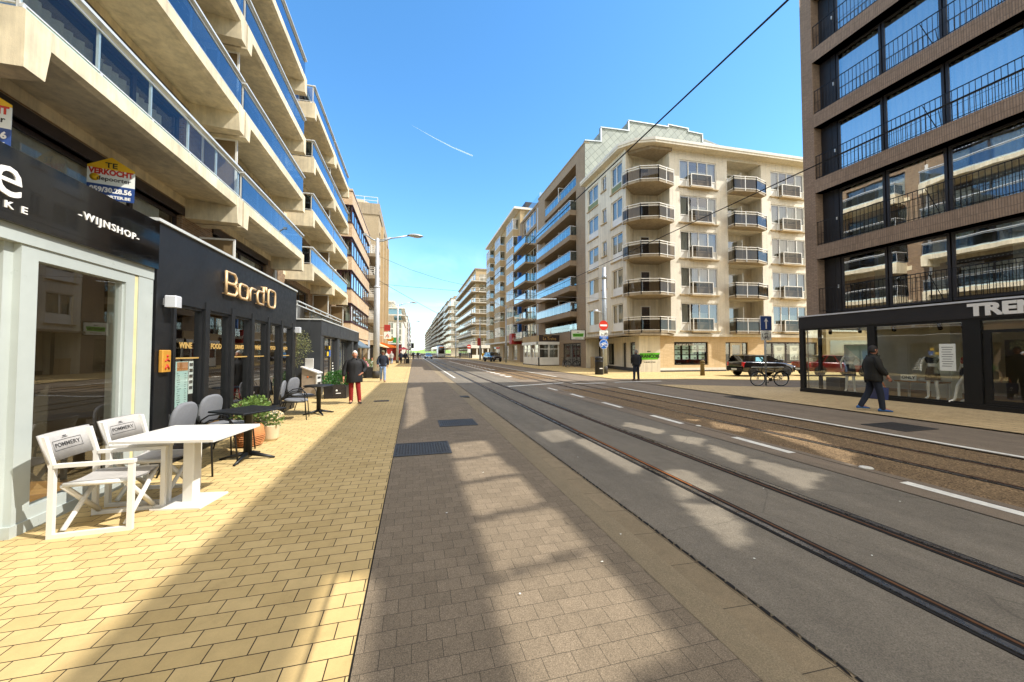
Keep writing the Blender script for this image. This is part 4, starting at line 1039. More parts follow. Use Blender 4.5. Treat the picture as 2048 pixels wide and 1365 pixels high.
def fashion_shop():
    t = thing('fashion_shop', 'black framed fashion shop with large panes and white lettering', 'shop', (15.3, 8, 0))
    X = 15.3; f = F((X, 0), (0, 1), (-1, 0)); Y1 = 11.66
    b = MB(M['anthr_d']); f.box(b, -8, Y1, 2.56, 3.02, -.03, 1.2); fa = b.build('fascia', t)
    b = MB(M['galv_p']); f.box(b, -8, Y1 + .03, 3.02, 3.07, -.06, 1.2); b.build('coping', fa)
    b = MB(M['letwhite']); b.text('TREN', .46, face_m((X - .05, 6.83, 2.775), (0, -1, 0), (0, 0, 1)), .015, 1.12, 'LEFT', bold=.022); b.build('lettering', fa)
    b = MB(M['blackmet'])
    for a, c in ((11.5, Y1), (9.09, 9.31), (6.63, 6.99), (3.6, 3.8), (1, 1.2)): f.box(b, a, c, .12, 2.56, -.005, .14)
    f.box(b, -8, Y1, 0, .12, -.03, .2); f.box(b, -8, 11.5, .12, .17, .0, .1); f.box(b, -8, 11.5, 2.48, 2.56, .0, .12)
    f.box(b, 3.8, 6.63, 2.14, 2.22, .03, .1); f.box(b, 6.46, 6.6, .12, 2.14, .03, .1); f.box(b, 3.8, 4.0, .12, 2.14, .03, .1); f.box(b, 4.0, 6.46, .12, .28, .03, .1)
    f.box(b, Y1 - .1, Y1, .1, 2.56, 1.0, 1.1); b.build('frame', t)
    gm = M['gl_shop']
    g = MB(gm)
    for a, c in ((9.31, 11.5), (6.99, 9.09), (3.8, 6.63), (-8, 3.6)): f.quad(g, a, c, .16, 2.5, .05); g.build('pane', t); g = MB(gm)
    g.quad((X + .1, Y1 - .04, .12), (X + 4.1, Y1 - .04, .12), (X + 4.1, Y1 - .04, 2.56), (X + .1, Y1 - .04, 2.56)); g.build('pane', t)
    b = MB(M['wood']); b.quad((X + .05, -8, .10), (X + 4.2, -8, .10), (X + 4.2, Y1 - .1, .10), (X + .05, Y1 - .1, .10))
    b.mat(M['roomlight']); b.quad((X + 4.15, -8, .1), (X + 4.15, Y1, .1), (X + 4.15, Y1, 2.56), (X + 4.15, -8, 2.56)); b.quad((X, -8, 2.545), (X + 4.2, -8, 2.545), (X + 4.2, Y1 - .1, 2.545), (X, Y1 - .1, 2.545))
    b.box(X + 1.6, X + 2.1, 8.0, 8.5, .1, 2.54); b.mat(M['room']); b.box(X + 3.2, X + 4.1, 3, 7.5, .1, 2.0)
    b.build('shop_room', t)
    b = MB(M['paper']); f.box(b, 7.15, 7.5, 1.05, 1.85, .03, .034); b.mat(M['castiron'])
    for k in range(9): f.box(b, 7.2 + .02 * (k % 3), 7.45 - .02 * (k % 2), 1.74 - k * .07, 1.755 - k * .07, .028, .030)
    b.build('opening_hours_sheet', t)
    b = MB(M['paper']); b.box(X + 1.0, X + 1.04, 9.7, 10.7, 1.1, 1.9); b.mat(M['aquapaper']); b.prism([(9.75, 1.85), (10.65, 1.85), (10.2, 1.35), (9.75, 1.3)], 'x', X + .99, X + .998); b.build('wall_poster', t)
    return t
fashion_shop()
def spot(y, x=15.9):
    t = thing('ceiling_spotlight', 'small black spotlight under the fashion shop ceiling', 'spotlight', group='spotlights in the fashion shop')
    b = MB(M['blackmet']); b.box(-.04, .04, -.04, .04, -.05, 0); b.build('mount', t)
    b = MB(M['blackmet']); b.tube([(.05, .03, -.09), (-.08, -.06, -.20)], .055, 10); b.build('head', t); t.location = (x, y, 2.54); return t
sp0 = spot(10.9)
for y, x in ((9.9, 15.9), (8.9, 15.9), (7.9, 16.2), (7.2, 15.8)): dup(sp0, (x, y, 2.54))
tb = thing('display_table', 'low wooden display table with white legs in the fashion shop window', 'table', (16, 8.3, .1))
b = MB(M['wood']); b.box(15.75, 16.35, 7.75, 8.85, .62, .66); b.build('top', tb)
for x, y in ((15.8, 7.8), (15.8, 8.75), (16.3, 7.8), (16.3, 8.75)): b = MB(M['white']); b.box(x - .02, x + .03, y - .02, y + .03, .1, .62); b.build('leg', tb)
b = MB(M['paper']); b.box(15.9, 15.93, 8.35, 8.75, .66, .86); b.mat(M['letblack']); b.text('ONLY', .13, face_m((15.895, 8.55, .76), (0, -1, 0), (0, 0, 1)), .001, 1., bold=.004); tag(b.build('table_sign'), 'small white card sign on the wooden display table', 'sign')
b = MB(M['curt_w']); b.bbox(15.85, 16.2, 7.85, 8.3, .66, .72, .02); b.bbox(15.87, 16.18, 7.88, 8.26, .72, .77, .02); tag(b.build('folded_clothes'), 'pale folded clothes on the wooden display table', 'clothes')
bx = thing('display_box', 'grey wooden display crate on the fashion shop floor', 'crate', (16, 10.8, .1))
b = MB(M['castiron']); b.bbox(15.75, 16.15, 10.5, 11.0, .1, .62, .01); b.build('body', bx); b = MB(M['anthr_d']); b.box(15.74, 15.748, 10.5, 11.0, .44, .45); b.tube([(15.74, 10.7, .52), (15.72, 10.73, .51), (15.72, 10.77, .51), (15.74, 10.8, .52)], .008, 5); b.build('handle', bx)

# ================================================================ cream corner building
P0 = (16.8, 26.1); DU = (.999, -.04); NF = (-.04, -.999)
ff = F(P0, DU, NF); fs = F((16.8, 0), (0, 1), (-1, 0))
def cream():
    t = thing('corner_building', 'cream painted corner apartment building with curved corner balconies', 'building', (20, 28, 0))
    lv = [3.40 + 3.02 * k for k in range(5)]; EV = 18.5
    wf = [(4.55, 8.15), (13.8, 17.45)]; ws = [(31.5, 33.65, 2.15), (29.95, 30.8, 1.35), (27.3, 29.1, 2.3)]
    ops = [(a, c, z, z + 2.3) for z in lv for a, c in wf] + [(9.25, 12.8, z - .1, z + 2.72) for z in lv]
    so = [(a, c, z + 2.3 - h, z + 2.3) for z in lv for a, c, h in ws]
    b = MB(M['brick_cream']); ff.wall(b, 3.6, 19, 3.1, EV, ops, .16)
    b.mat(M['plast_cream']); fs.wall(b, 26.75, 34.2, 3.1, EV, so, .2)
    # corner recess walls (inner corner) and loggia backs
    b.mat(M['plast_cream'])
    cx, cy = 20.35, 26.75
    b.quad((16.8, 26.75, 3.1), (18.3, 28.0, 3.1), (18.3, 28.0, EV), (16.8, 26.75, EV)); b.quad((18.3, 28.0, 3.1), (20.4, 27.6, 3.1), (20.4, 27.6, EV), (18.3, 28.0, EV)); b.quad((20.4, 27.6, 3.1), (20.4, 25.95, 3.1), (20.4, 25.95, EV), (20.4, 27.6, EV))
    for z in lv: ff.quad(b, 9.25, 12.8, z - .1, z + 2.72, 1.3); b.quad(ff.p(9.25, z - .1, .16), ff.p(9.25, z + 2.72, .16), ff.p(9.25, z + 2.72, 1.3), ff.p(9.25, z - .1, 1.3)); b.quad(ff.p(12.8, z - .1, .16), ff.p(12.8, z + 2.72, .16), ff.p(12.8, z + 2.72, 1.3), ff.p(12.8, z - .1, 1.3)); b.quad(ff.p(9.25, z + 2.71, .1), ff.p(12.8, z + 2.71, .1), ff.p(12.8, z + 2.71, 1.3), ff.p(9.25, z + 2.71, 1.3))
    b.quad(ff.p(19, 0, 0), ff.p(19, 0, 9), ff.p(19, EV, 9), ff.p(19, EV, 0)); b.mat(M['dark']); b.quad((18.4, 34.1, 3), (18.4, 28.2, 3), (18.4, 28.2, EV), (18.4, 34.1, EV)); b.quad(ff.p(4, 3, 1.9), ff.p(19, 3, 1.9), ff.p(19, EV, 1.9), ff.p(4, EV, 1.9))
    b.build('wall', t)
    # roof slab with overhanging eave
    b = MB(M['plast_cream']); rf = [(17.0, 34.25), (16.25, 34.25), (16.25, 27.0), (17.1, 25.9), (18.6, 25.25), (36, 24.55), (36, 34), (20, 34.2)]
    b.prism(rf, 'z', EV, EV + .18); b.mat(M['plast_white']); b.prism([(x - .04, y - .04) for x, y in rf], 'z', EV + .182, EV + .40); b.mat(M['conc2'])
    b.prism([(17.2, 27.2), (18.6, 25.8), (20.5, 25.7), (20.4, 27.5)], 'z', EV - .25, EV - .002); b.build('roof', t)
    # front windows with white aprons and small glazed box balconies
    for z in lv:
        for a, c in wf:
            m = MB(M['whitepvc'])
            for u in (a, a + .85, a + 1.75, c - .92, c - .08): ff.box(m, u, u + .09, z + .05, z + 2.28, .04, .12)
            ff.box(m, a, c, z + 2.21, z + 2.285, .045, .125); ff.box(m, a, c, z + .62, z + .70, .042, .118); ff.box(m, a, c, z, z + .62, .07, .12); wd = m.build('window', t)
            g = MB(M['gl_win2']); ff.quad(g, a, c, z + .68, z + 2.25, .08); g.build('pane', wd)
            cz = z + random.choice((2.2, 2.2, 1.5)); ff.curtain(wd, a + .1, a + .8, z + .7, z + 2.2, .2, M['curt_w'], .14); ff.curtain(wd, a + .95, c - .95, z + .7, cz, .2, M['curt_w'] if random.random() < .7 else M['curt_g'], .2); ff.curtain(wd, c - .85, c - .1, z + .7, z + 2.2, .2, M['curt_g'], .14)
            s = MB(M['plast_beige']); ff.box(s, a - .12, a + 1.0, z - .09, z - .005, -.13, .05); ff.box(s, c - .85, c + .12, z - .09, z - .005, -.13, .05); ff.box(s, a + .80, a + 2.95, z - .16, z - .06, -.42, .05); s.build('sill', wd)
            r = MB(M['whitepvc']); u0, u1 = a + .85, a + 2.85
            for u in (u0, u1 - .06): ff.box(r, u, u + .06, z, z + 1.02, -.38, -.32); ff.box(r, u, u + .06, z + .97, z + 1.02, -.32, .0); ff.box(r, u, u + .06, z, z + .06, -.32, .0)
            ff.box(r, u0 + .06, u1 - .06, z + .96, z + 1.02, -.38, -.32); ff.box(r, u0 + .06, u1 - .06, z, z + .06, -.38, -.32); ff.box(r, u1 - .6, u1 - .3, z - .06, z, -.30, -.16); bb = r.build('box_balcony', t)
            g = MB(M['gl_smoke']); ff.quad(g, u0 + .05, u1 - .05, z + .05, z + .97, -.35)
            for u in (u0 + .03, u1 - .03): g.quad(ff.p(u, z + .05, -.33), ff.p(u, z + .05, 0), ff.p(u, z + .97, 0), ff.p(u, z + .97, -.33))
            g.build('glass_panel', bb)
    # street-side windows
    for a, c, z0, z1 in so:
        big = c - a > 1
        if big:
            wd = fs.window(t, a, c, z0 + .62, z1, .1, M['whitepvc'], M['gl_win2'], (.55,), .09, cd=.12)
            fs.curtain(wd, a + .1, c - .1, z0 + .7, z1 - .1, .26, M['curt_w'], .16)
            q = MB(M['whitepvc'] if z0 < 14 else pm('moss_green_panel', '#7a8258', .6) if 'moss' not in M else M['moss']); fs.box(q, a, c, z0, z0 + .615, .09, .15); q.build('apron_panel', wd)
            if z0 > 14: M['moss'] = q.mats[0]
        else: wd = fs.window(t, a, c, z0, z1, .1, M['whitepvc'], M['gl_win2'], (.5,), .07)
        s = MB(M['plast_beige']); fs.box(s, a - .1, c + .1, z0 - .08, z0 - .005, -.10, .1); s.build('sill', wd)
    # balconies
    def bal(pts, z, gm, nm='balcony'):
        n = len(pts); b = MB(M['conc2']); b.prism(pts, 'z', z - .26, z - .05); o = b.build(nm, t)
        edge = pts[1:-1] if False else pts[:-1] if False else pts
        g = MB(gm); r = MB(M['whitepvc'])
        ed = [pts[i] for i in range(n)][:n - OPEN + 1]
        for (x0, y0), (x1, y1) in zip(ed, ed[1:]):
            g.quad((x0, y0, z - .02), (x1, y1, z - .02), (x1, y1, z + .75), (x0, y0, z + .75))
            for zz, hh in ((.80, .05), (.98, .06), (-.06, .05)):
                d = Vector((x1 - x0, y1 - y0, 0)).normalized(); nn = Vector((d.y, -d.x, 0)) * .03
                r.hexa([(x0 - nn.x, y0 - nn.y, z + zz), (x1 - nn.x, y1 - nn.y, z + zz), (x1 + nn.x, y1 + nn.y, z + zz), (x0 + nn.x, y0 + nn.y, z + zz), (x0 - nn.x, y0 - nn.y, z + zz + hh), (x1 - nn.x, y1 - nn.y, z + zz + hh), (x1 + nn.x, y1 + nn.y, z + zz + hh), (x0 + nn.x, y0 + nn.y, z + zz + hh)])
            L = math.hypot(x1 - x0, y1 - y0)
            for i in range(max(1, round(L / 1.1)) + 1):
                q = i / max(1, round(L / 1.1)); px_, py_ = x0 + (x1 - x0) * q, y0 + (y1 - y0) * q
                r.box(px_ - .03, px_ + .03, py_ - .03, py_ + .03, z - .22, z + 1.0)
        g.build('glass_panel', o); r.build('railing', o)
    OPEN = 2
    for k, z in enumerate(lv):
        OPEN = 3
        bal([(16.62, 27.0), (16.72, 26.35), (17.35, 25.55), (18.7, 25.05), (20.42, 25.45), (20.4, 27.5), (18.3, 27.9)], z, M['gl_smoke'])
        OPEN = 2
        bal([ff.p(9.22, 0, .0)[:2], ff.p(9.22, 0, -.75)[:2], ff.p(11.3, 0, -.95)[:2], ff.p(12.84, 0, -.4)[:2], ff.p(12.82, 0, .1)[:2], ff.p(12.8, 0, 1.25)[:2], ff.p(9.25, 0, 1.25)[:2]][:5] + [ff.p(9.25, 0, 1.25)[:2]], z, M['gl_smoke'])
        # balcony doors
        d = MB(M['whitepvc']); gd = F((18.3, 28.0), (2.1, -.4), (-.19, -.98)); gd.box(d, .55, .65, z, z + 2.2, -.05, .02); gd.box(d, 1.35, 1.45, z, z + 2.2, -.05, .02); gd.box(d, .65, 1.35, z + 2.1, z + 2.2, -.05, .02); o = d.build('balcony_door', t)
        q = MB(M['gl_win2']); gd.quad(q, .6, 1.4, z, z + 2.15, -.02); q.mat(M['dark']); gd.quad(q, .6, 1.4, z, z + 2.15, -.008); q.build('pane', o)
        d = MB(M['whitepvc']); ff.box(d, 11.35, 11.43, z, z + 2.2, .7, 1.29); ff.box(d, 10.1, 10.18, z, z + 2.2, 1.22, 1.29); ff.box(d, 10.18, 11.35, z + 2.1, z + 2.2, 1.22, 1.29); o = d.build('balcony_door', t)
        q = MB(M['gl_win2']); ff.quad(q, 10.18, 11.35, z, z + 2.1, 1.25); q.mat(M['curt_w']); ff.quad(q, 10.18, 11.35, z, z + 2.1, 1.275); q.build('pane', o)
        q = MB(M['anthr_d']); ff.box(q, 9.45, 9.7, z + 2.35, z + 2.55, 1.25, 1.29); ff.box(q, 10.0, 10.25, z + 2.35, z + 2.55, 1.25, 1.29); q.build('vent', t)
    # ground floor: cornice, sand brick, shop windows
    b = MB(M['plast_white']); ff.box(b, 3.4, 19, 2.9, 3.12, -.22, .6); b.mat(M['conc2']); fs.box(b, 26.6, 34.2, 2.95, 3.1, -.25, 1.4); b.prism([(16.5, 27.2), (17.2, 25.5), (18.7, 25.0), (20.4, 25.6), (20.6, 28), (17, 29)], 'z', 2.95, 3.09); b.build('cornice', t)
    gf = F((18.9, 34.2), (17.55 - 18.9, 26.35 - 34.2), (-.985, .17)); L = math.hypot(1.35, 7.85)
    b = MB(M['brick_sand']); op = [(3.85, 7.1, .55, 2.45), (8.8, 11.1, .0, 2.45), (12.75, 18.6, .6, 2.5)]; ff.wall(b, 2.5, 19, .3, 2.95, op, .2); ff.box(b, 8.8, 11.1, .0, .02, 0, .2)
    b.mat(M['plast_white']); ff.box(b, 2.5, 8.8, .12, .32, -.02, .1); ff.box(b, 11.1, 19, .12, .32, -.02, .1); b.mat(M['castiron']); ff.box(b, 2.5, 8.8, 0, .12, -.03, .1); ff.box(b, 11.1, 19, 0, .12, -.03, .1)
    so2 = [(L - 1.75, L - .6, .62, 2.45), (1.0, 2.6, .4, 2.45), (L - 3.2, L - 2.45, .1, 2.45)]
    b.mat(M['plast_cream']); gf.wall(b, 0, L, .3, 2.95, so2, .2); b.mat(M['castiron']); gf.box(b, 0, L, 0, .3, -.02, .2)
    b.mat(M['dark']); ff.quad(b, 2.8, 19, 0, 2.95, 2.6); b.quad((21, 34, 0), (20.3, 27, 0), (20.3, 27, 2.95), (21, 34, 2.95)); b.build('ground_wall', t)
    b = MB(M['plast_cream']); pp = F((17.55, 26.30), (19.3 - 17.55, 25.98 - 26.30), (-.18, -.98)); LP = math.hypot(1.75, .32); pp.box(b, 0, LP, 0, 2.92, -.06, .4); pan = b.build('corner_panel', t)
    b = MB(M['green']); b.poly([pp.p(.05, 1.52, -.065), pp.p(.02, .98, -.065), pp.p(LP - .18, 1.02, -.065), pp.p(LP - .02, 1.56, -.065)]); b.build('sign_field', pan)
    b = MB(M['letblack']); b.text('FRANCOIS', .36, face_m(pp.p(LP / 2 - .02, 1.27, -.072), pp.du, (0, 0, 1)), .004, .98, bold=.014); b.text('IMMO', .12, face_m(pp.p(LP / 2 - .05, 1.66, -.065), pp.du, (0, 0, 1)), .002, 1., bold=.006); b.text('IK KIJK MET JE THUIS', .11, face_m(pp.p(LP / 2, .80, -.065), pp.du, (0, 0, 1)), .002, .95, bold=.004); b.build('lettering', pan)
    def listings(wd, fc, u0, nx, z0, d):
        q = MB(M['aquapaper'])
        for i in range(nx):
            for j in range(3): fc.box(q, u0 + i * .78, u0 + i * .78 + .56, z0 - j * .42, z0 - j * .42 + .34, d, d + .012)
        q.mat(M['castiron'])
        for i in range(nx):
            for j in range(3): fc.box(q, u0 + i * .78 + .30, u0 + i * .78 + .5, z0 - j * .42 + .06, z0 - j * .42 + .16, d - .004, d - .001)
        q.build('listing_cards', wd)
    wd = ff.window(t, 3.9, 7.05, .57, 2.43, .1, M['blackmet'], M['gl_shop'], (), .07, name='shop_window'); listings(wd, ff, 4.0, 4, 1.85, .22)
    q = MB(M['letwhite']); q.text('IK KIJK MET JE THUIS', .19, face_m(ff.p(4.95, 2.22, .09), ff.du, (0, 0, 1)), .002, .95, bold=.006); q.build('lettering', wd)
    ff.window(t, 8.85, 9.3, .02, 2.4, .1, M['blackmet'], M['gl_win2'], (), .04); ff.window(t, 10.6, 11.05, .02, 2.4, .1, M['blackmet'], M['gl_win2'], (), .04)
    wd = ff.window(t, 9.35, 10.55, .02, 2.4, .08, M['plast_cream'], M['gl_win2'], (), .18, name='entrance_door')
    wd = ff.window(t, 12.8, 18.55, .62, 2.48, .1, M['brownfr'], M['gl_shop'], (.16, .42, .7), .12, name='shop_window')
    q = MB(M['paper']); ff.box(q, 14.05, 15.2, .9, 2.2, .2, .21); ff.box(q, 15.75, 16.8, .9, 2.2, .2, .21); q.mat(M['castiron'])
    for u in (14.3, 16.0):
        for k in range(3): ff.box(q, u + .05 * k, u + .6 - .06 * k, 1.95 - .1 * k, 2.0 - .1 * k, .19, .199)
        for k in range(5): ff.box(q, u - .1 + .16 * k, u - .02 + .16 * k, .95, 1.15 + .08 * (k % 3), .19, .199)
    q.build('poster', wd)
    wd = gf.window(t, L - 1.72, L - .62, .64, 2.43, .1, M['blackmet'], M['gl_shop'], (), .06, name='shop_window'); listings(wd, gf, L - 1.55, 1, 1.85, .22)
    gf.window(t, 1.0, 2.6, .42, 2.43, .1, M['blackmet'], M['gl_shop'], (.5,), .06, name='shop_window'); gf.window(t, L - 3.18, L - 2.47, .1, 2.43, .1, M['blackmet'], M['gl_win2'], (), .06, name='entrance_door')
    return t
cream()

# ================================================================ taupe building with aqua glass balconies
def aqua():
    t = thing('apartment_building', 'taupe brick apartment building with long aqua glass balconies and stepped slate gable', 'building', (16.8, 40, 0))
    f = fs; X = 16.8
    b = MB(M['plast_taupe']); f.wall(b, 34.25, 48.9, 3.4, 23.1, [(36.4, 46.3, 3.9, 22.0)], 1.9); f.wall(b, 34.25, 48.9, 0, 3.4, [(35.4, 40.2, .1, 2.6)], .3)
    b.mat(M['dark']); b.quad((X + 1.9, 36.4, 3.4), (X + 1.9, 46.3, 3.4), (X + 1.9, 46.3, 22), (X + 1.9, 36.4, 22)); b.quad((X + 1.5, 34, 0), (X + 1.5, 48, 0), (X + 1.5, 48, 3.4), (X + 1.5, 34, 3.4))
    b.mat(M['conc2']); f.box(b, 34.2, 48.95, 23.1, 23.25, -.05, .5); wl = b.build('wall', t)
    b = MB(M['slate']); pr = [(16.82, 0), (16.82, 23.3), (18.65, 23.45), (18.65, 24.95), (21.9, 25.1), (21.9, 26.2), (26.8, 26.3), (26.8, 26.55), (29.4, 26.5), (29.4, 26.2), (31.3, 26.15), (31.3, 25.2), (37, 25.0), (37, 0)]
    b.prism([(x_, max(z_, 3.4)) for x_, z_ in pr], 'y', 34.22, 34.6); b.prism([(18.9, 0), (18.9, 24.95), (21.9, 25.1), (21.9, 26.2), (26.8, 26.3), (31.3, 26.15), (37, 25), (37, 0)], 'y', 34.61, 48.8); b.mat(M['galv'])
    for (x0, z0), (x1, z1) in zip(pr[1:-2], pr[2:-1]):
        if abs(x1 - x0) > .1: b.hexa([(x0 - .05, 34.12, z0), (x1 + .05, 34.12, z1), (x1 + .05, 34.5, z1), (x0 - .05, 34.5, z0), (x0 - .05, 34.12, z0 + .10), (x1 + .05, 34.12, z1 + .10), (x1 + .05, 34.5, z1 + .10), (x0 - .05, 34.5, z0 + .10)])
        else: b.box(x0 - .08, x0 + .06, 34.14, 34.2, min(z0, z1), max(z0, z1) + .1)
    gb = b.build('slate_gable', t); b = MB(M['plast_cream']); b.box(16.83, 22, 34.3, 34.55, 0, 3.38); b.build('party_wall', t)
    b = MB(M['anthr_d']); b.lathe([(.30, 0), (.30, .5), (.38, .5), (.38, .62), (.28, .65), (.28, .95), (.2, 1.0)], (27.6, 36.5, 26.45), 12); b.build('chimney', t)
    b = MB(M['galv']); b.box(28.5, 29.4, 36, 37, 26.4, 27.3); b.lathe([(.36, 0), (.42, .25), (.5, .5), (.2, .7)], (28.95, 36.5, 27.3), 12); b.build('chimney', t)
    for k in range(7):
        z = 5.42 + 2.74 * k if k < 6 else 5.42 + 2.74 * 5
        if k == 6: break
        y0, y1, xo = (36.42, 47.7, .75) if k < 5 else (36.42, 46.28, .0)
        b = MB(M['plast_taupe']); f.box(b, y0, y1, z, z + .55, -xo, 1.85); o = b.build('balcony', t)
        b.v and None
        g = MB(M['gl_aqua'] if k > 0 else M['gl_clear']); f.quad(g, y0 + .05, y1 - .05, z + .6, z + 1.50, -xo + .05)
        if xo: g.quad(f.p(y0 + .05, z + .6, -xo + .05), f.p(y0 + .05, z + .6, 0), f.p(y0 + .05, z + 1.5, 0), f.p(y0 + .05, z + 1.5, -xo + .05))
        g.build('glass_panel', o)
        r = MB(M['galv_p']); f.box(r, y0, y1, z + 1.5, z + 1.56, -xo, -xo + .08); n = 9
        for i in range(n + 1): u = y0 + .03 + (y1 - y0 - .06) * i / n; f.box(r, u - .03, u + .03, z + .5, z + 1.5, -xo + .055, -xo + .10)
        if xo: f.box(r, y0, y0 + .07, z + 1.5, z + 1.56, -xo + .08, .0)
        r.build('railing', o)
        p = MB(M['whitepvc']); u = 41.2
        f.box(p, u, u + .05, z + .56, z + 2.35, -.1, -.04); f.box(p, u, u + .05, z + 2.28, z + 2.35, -.04, 1.4); p.mat(M['gl_clear']); p.quad(f.p(u + .02, z + .56, -.05), f.p(u + .02, z + .56, 1.4), f.p(u + .02, z + 2.3, 1.4), f.p(u + .02, z + 2.3, -.05)); p.build('divider_screen', t)
    for k in range(7):
        z = 3.95 + (2.74 * k)
        f.window(t, 36.6, 41, z + .05, z + 2.0, 1.75, M['darkfr'], M['gl_win2'], (.33, .66), .09); f.window(t, 41.4, 46.2, z + .05, z + 2.0, 1.75, M['darkfr'], M['gl_win2'], (.33, .66), .09)
    g = MB(M['gl_clear']); f.quad(g, 36.5, 46.2, 3.95, 4.7, .05); g.build('glass_panel', t)
    f.window(t, 35.45, 40.15, .12, 2.58, .12, M['darkfr'], M['gl_shop'], (.3, .5, .52), .08, name='shop_window')
    return t
aqua()
def hanging_sign(loc, w_, h, label, fn, axis=(1, 0, 0)):
    t = thing('hanging_sign', label, 'sign', loc)
    x, y, z = loc; b = MB(M['blackmet']); b.box(x - w_ / 2, x + w_ / 2, y - .06, y + .06, z - h / 2, z + h / 2); b.box(x + w_ / 2, x + w_ / 2 + .4, y - .02, y + .02, z - .04, z + .04); o = b.build('box', t)
    b = MB(M['paper']); b.box(x - w_ / 2 + .06, x + w_ / 2 - .06, y - .068, y - .061, z - h / 2 + .06, z + h / 2 - .06); b.build('face', t); fn(t, x, y - .07, z)
def fr_(t, x, y, z):
    b = MB(M['green']); b.poly([(x - .62, y, z + .12), (x - .55, y, z - .2), (x + .55, y, z - .18), (x + .62, y, z + .16)]); b.build('sign_field', t)
    b = MB(M['letblack']); b.text('FRANCOIS', .22, face_m((x, y - .006, z - .02), (1, 0, 0), (0, 0, 1)), .002, 1., bold=.008); b.text('IMMO', .09, face_m((x, y - .003, z + .26), (1, 0, 0), (0, 0, 1)), .002, 1., bold=.003); b.text('IK KIJK MET JE THUIS', .075, face_m((x, y - .003, z - .33), (1, 0, 0), (0, 0, 1)), .002, 1., bold=.002); b.build('lettering', t)
hanging_sign((16.0, 34.4, 3.35), 1.6, 1.05, 'white box sign with green band hung between cream and taupe buildings', fr_)

def kiosk():
    t = thing('restaurant_extension', 'cream panelled restaurant extension with dark name board before the taupe building', 'kiosk', (15.5, 44, 0))
    b = MB(M['whitepvc']); f = F((14.2, 0), (0, 1), (-1, 0)); g = F((14.2, 41.4), (1, 0), (0, -1))
    f.box(b, 41.4, 47.6, .1, 1.0, 0, .12); g.box(b, 0, 2.6, .1, 1.0, 0, .12); f.box(b, 41.2, 47.8, 2.5, 2.85, -.15, .3); g.box(b, -.15, 2.6, 2.5, 2.85, -.15, .3); b.box(14.2, 16.8, 41.5, 47.5, 2.6, 2.8)
    for u in (41.4, 42.9, 44.45, 46.0, 47.45): f.box(b, u, u + .14, 1.0, 2.5, 0, .12)
    for u in (.0, 1.25, 2.46): g.box(b, u, u + .14, 1.0, 2.5, .001, .12)
    for u in range(8): f.box(b, 41.8 + u * .75, 41.83 + u * .75, .2, .95, -.02, 0)
    f.box(b, 41.4, 47.6, 1.95, 2.03, .02, .1); g.box(b, .1, 2.5, 1.95, 2.03, .02, .1); b.mat(M['castiron']); f.box(b, 41.3, 47.7, 0, .1, -.05, .2); g.box(b, -.05, 2.6, 0, .1, -.05, .2)
    b.mat(M['room']); b.box(16.2, 16.7, 41.6, 47.4, .1, 2.6); b.mat(M['wood']); b.box(14.3, 16.7, 41.5, 47.5, .05, .1); b.build('body', t)
    q = MB(M['gl_win']); f.quad(q, 41.5, 47.5, 1.0, 2.5, .06); g.quad(q, .1, 2.5, 1.0, 2.5, .06); q.build('pane', t)
    c = MB(M['curt_w']); f.quad(c, 41.6, 43, 1.3, 1.9, .2); f.quad(c, 44.6, 46, 1.3, 1.9, .2); c.build('half_curtain', t)
    b = MB(M['brownfr']); g.box(b, .05, 2.6, 2.86, 3.65, -.12, .05); sb = b.build('name_board', t)
    b = MB(M['plast_beige']); f.box(b, 41.35, 47.6, 2.86, 3.6, -.12, .05); b.build('name_board', t)
    q = MB(M['gold']); q.text('La Trelva', .5, face_m(g.p(1.35, 3.2, -.13), (1, 0, 0), (0, 0, 1)), .004, .9); q.text('RESTAURANT', .16, face_m(g.p(1.1, 3.53, -.13), (1, 0, 0), (0, 0, 1)), .004, 1.); q.build('lettering', sb)
kiosk()

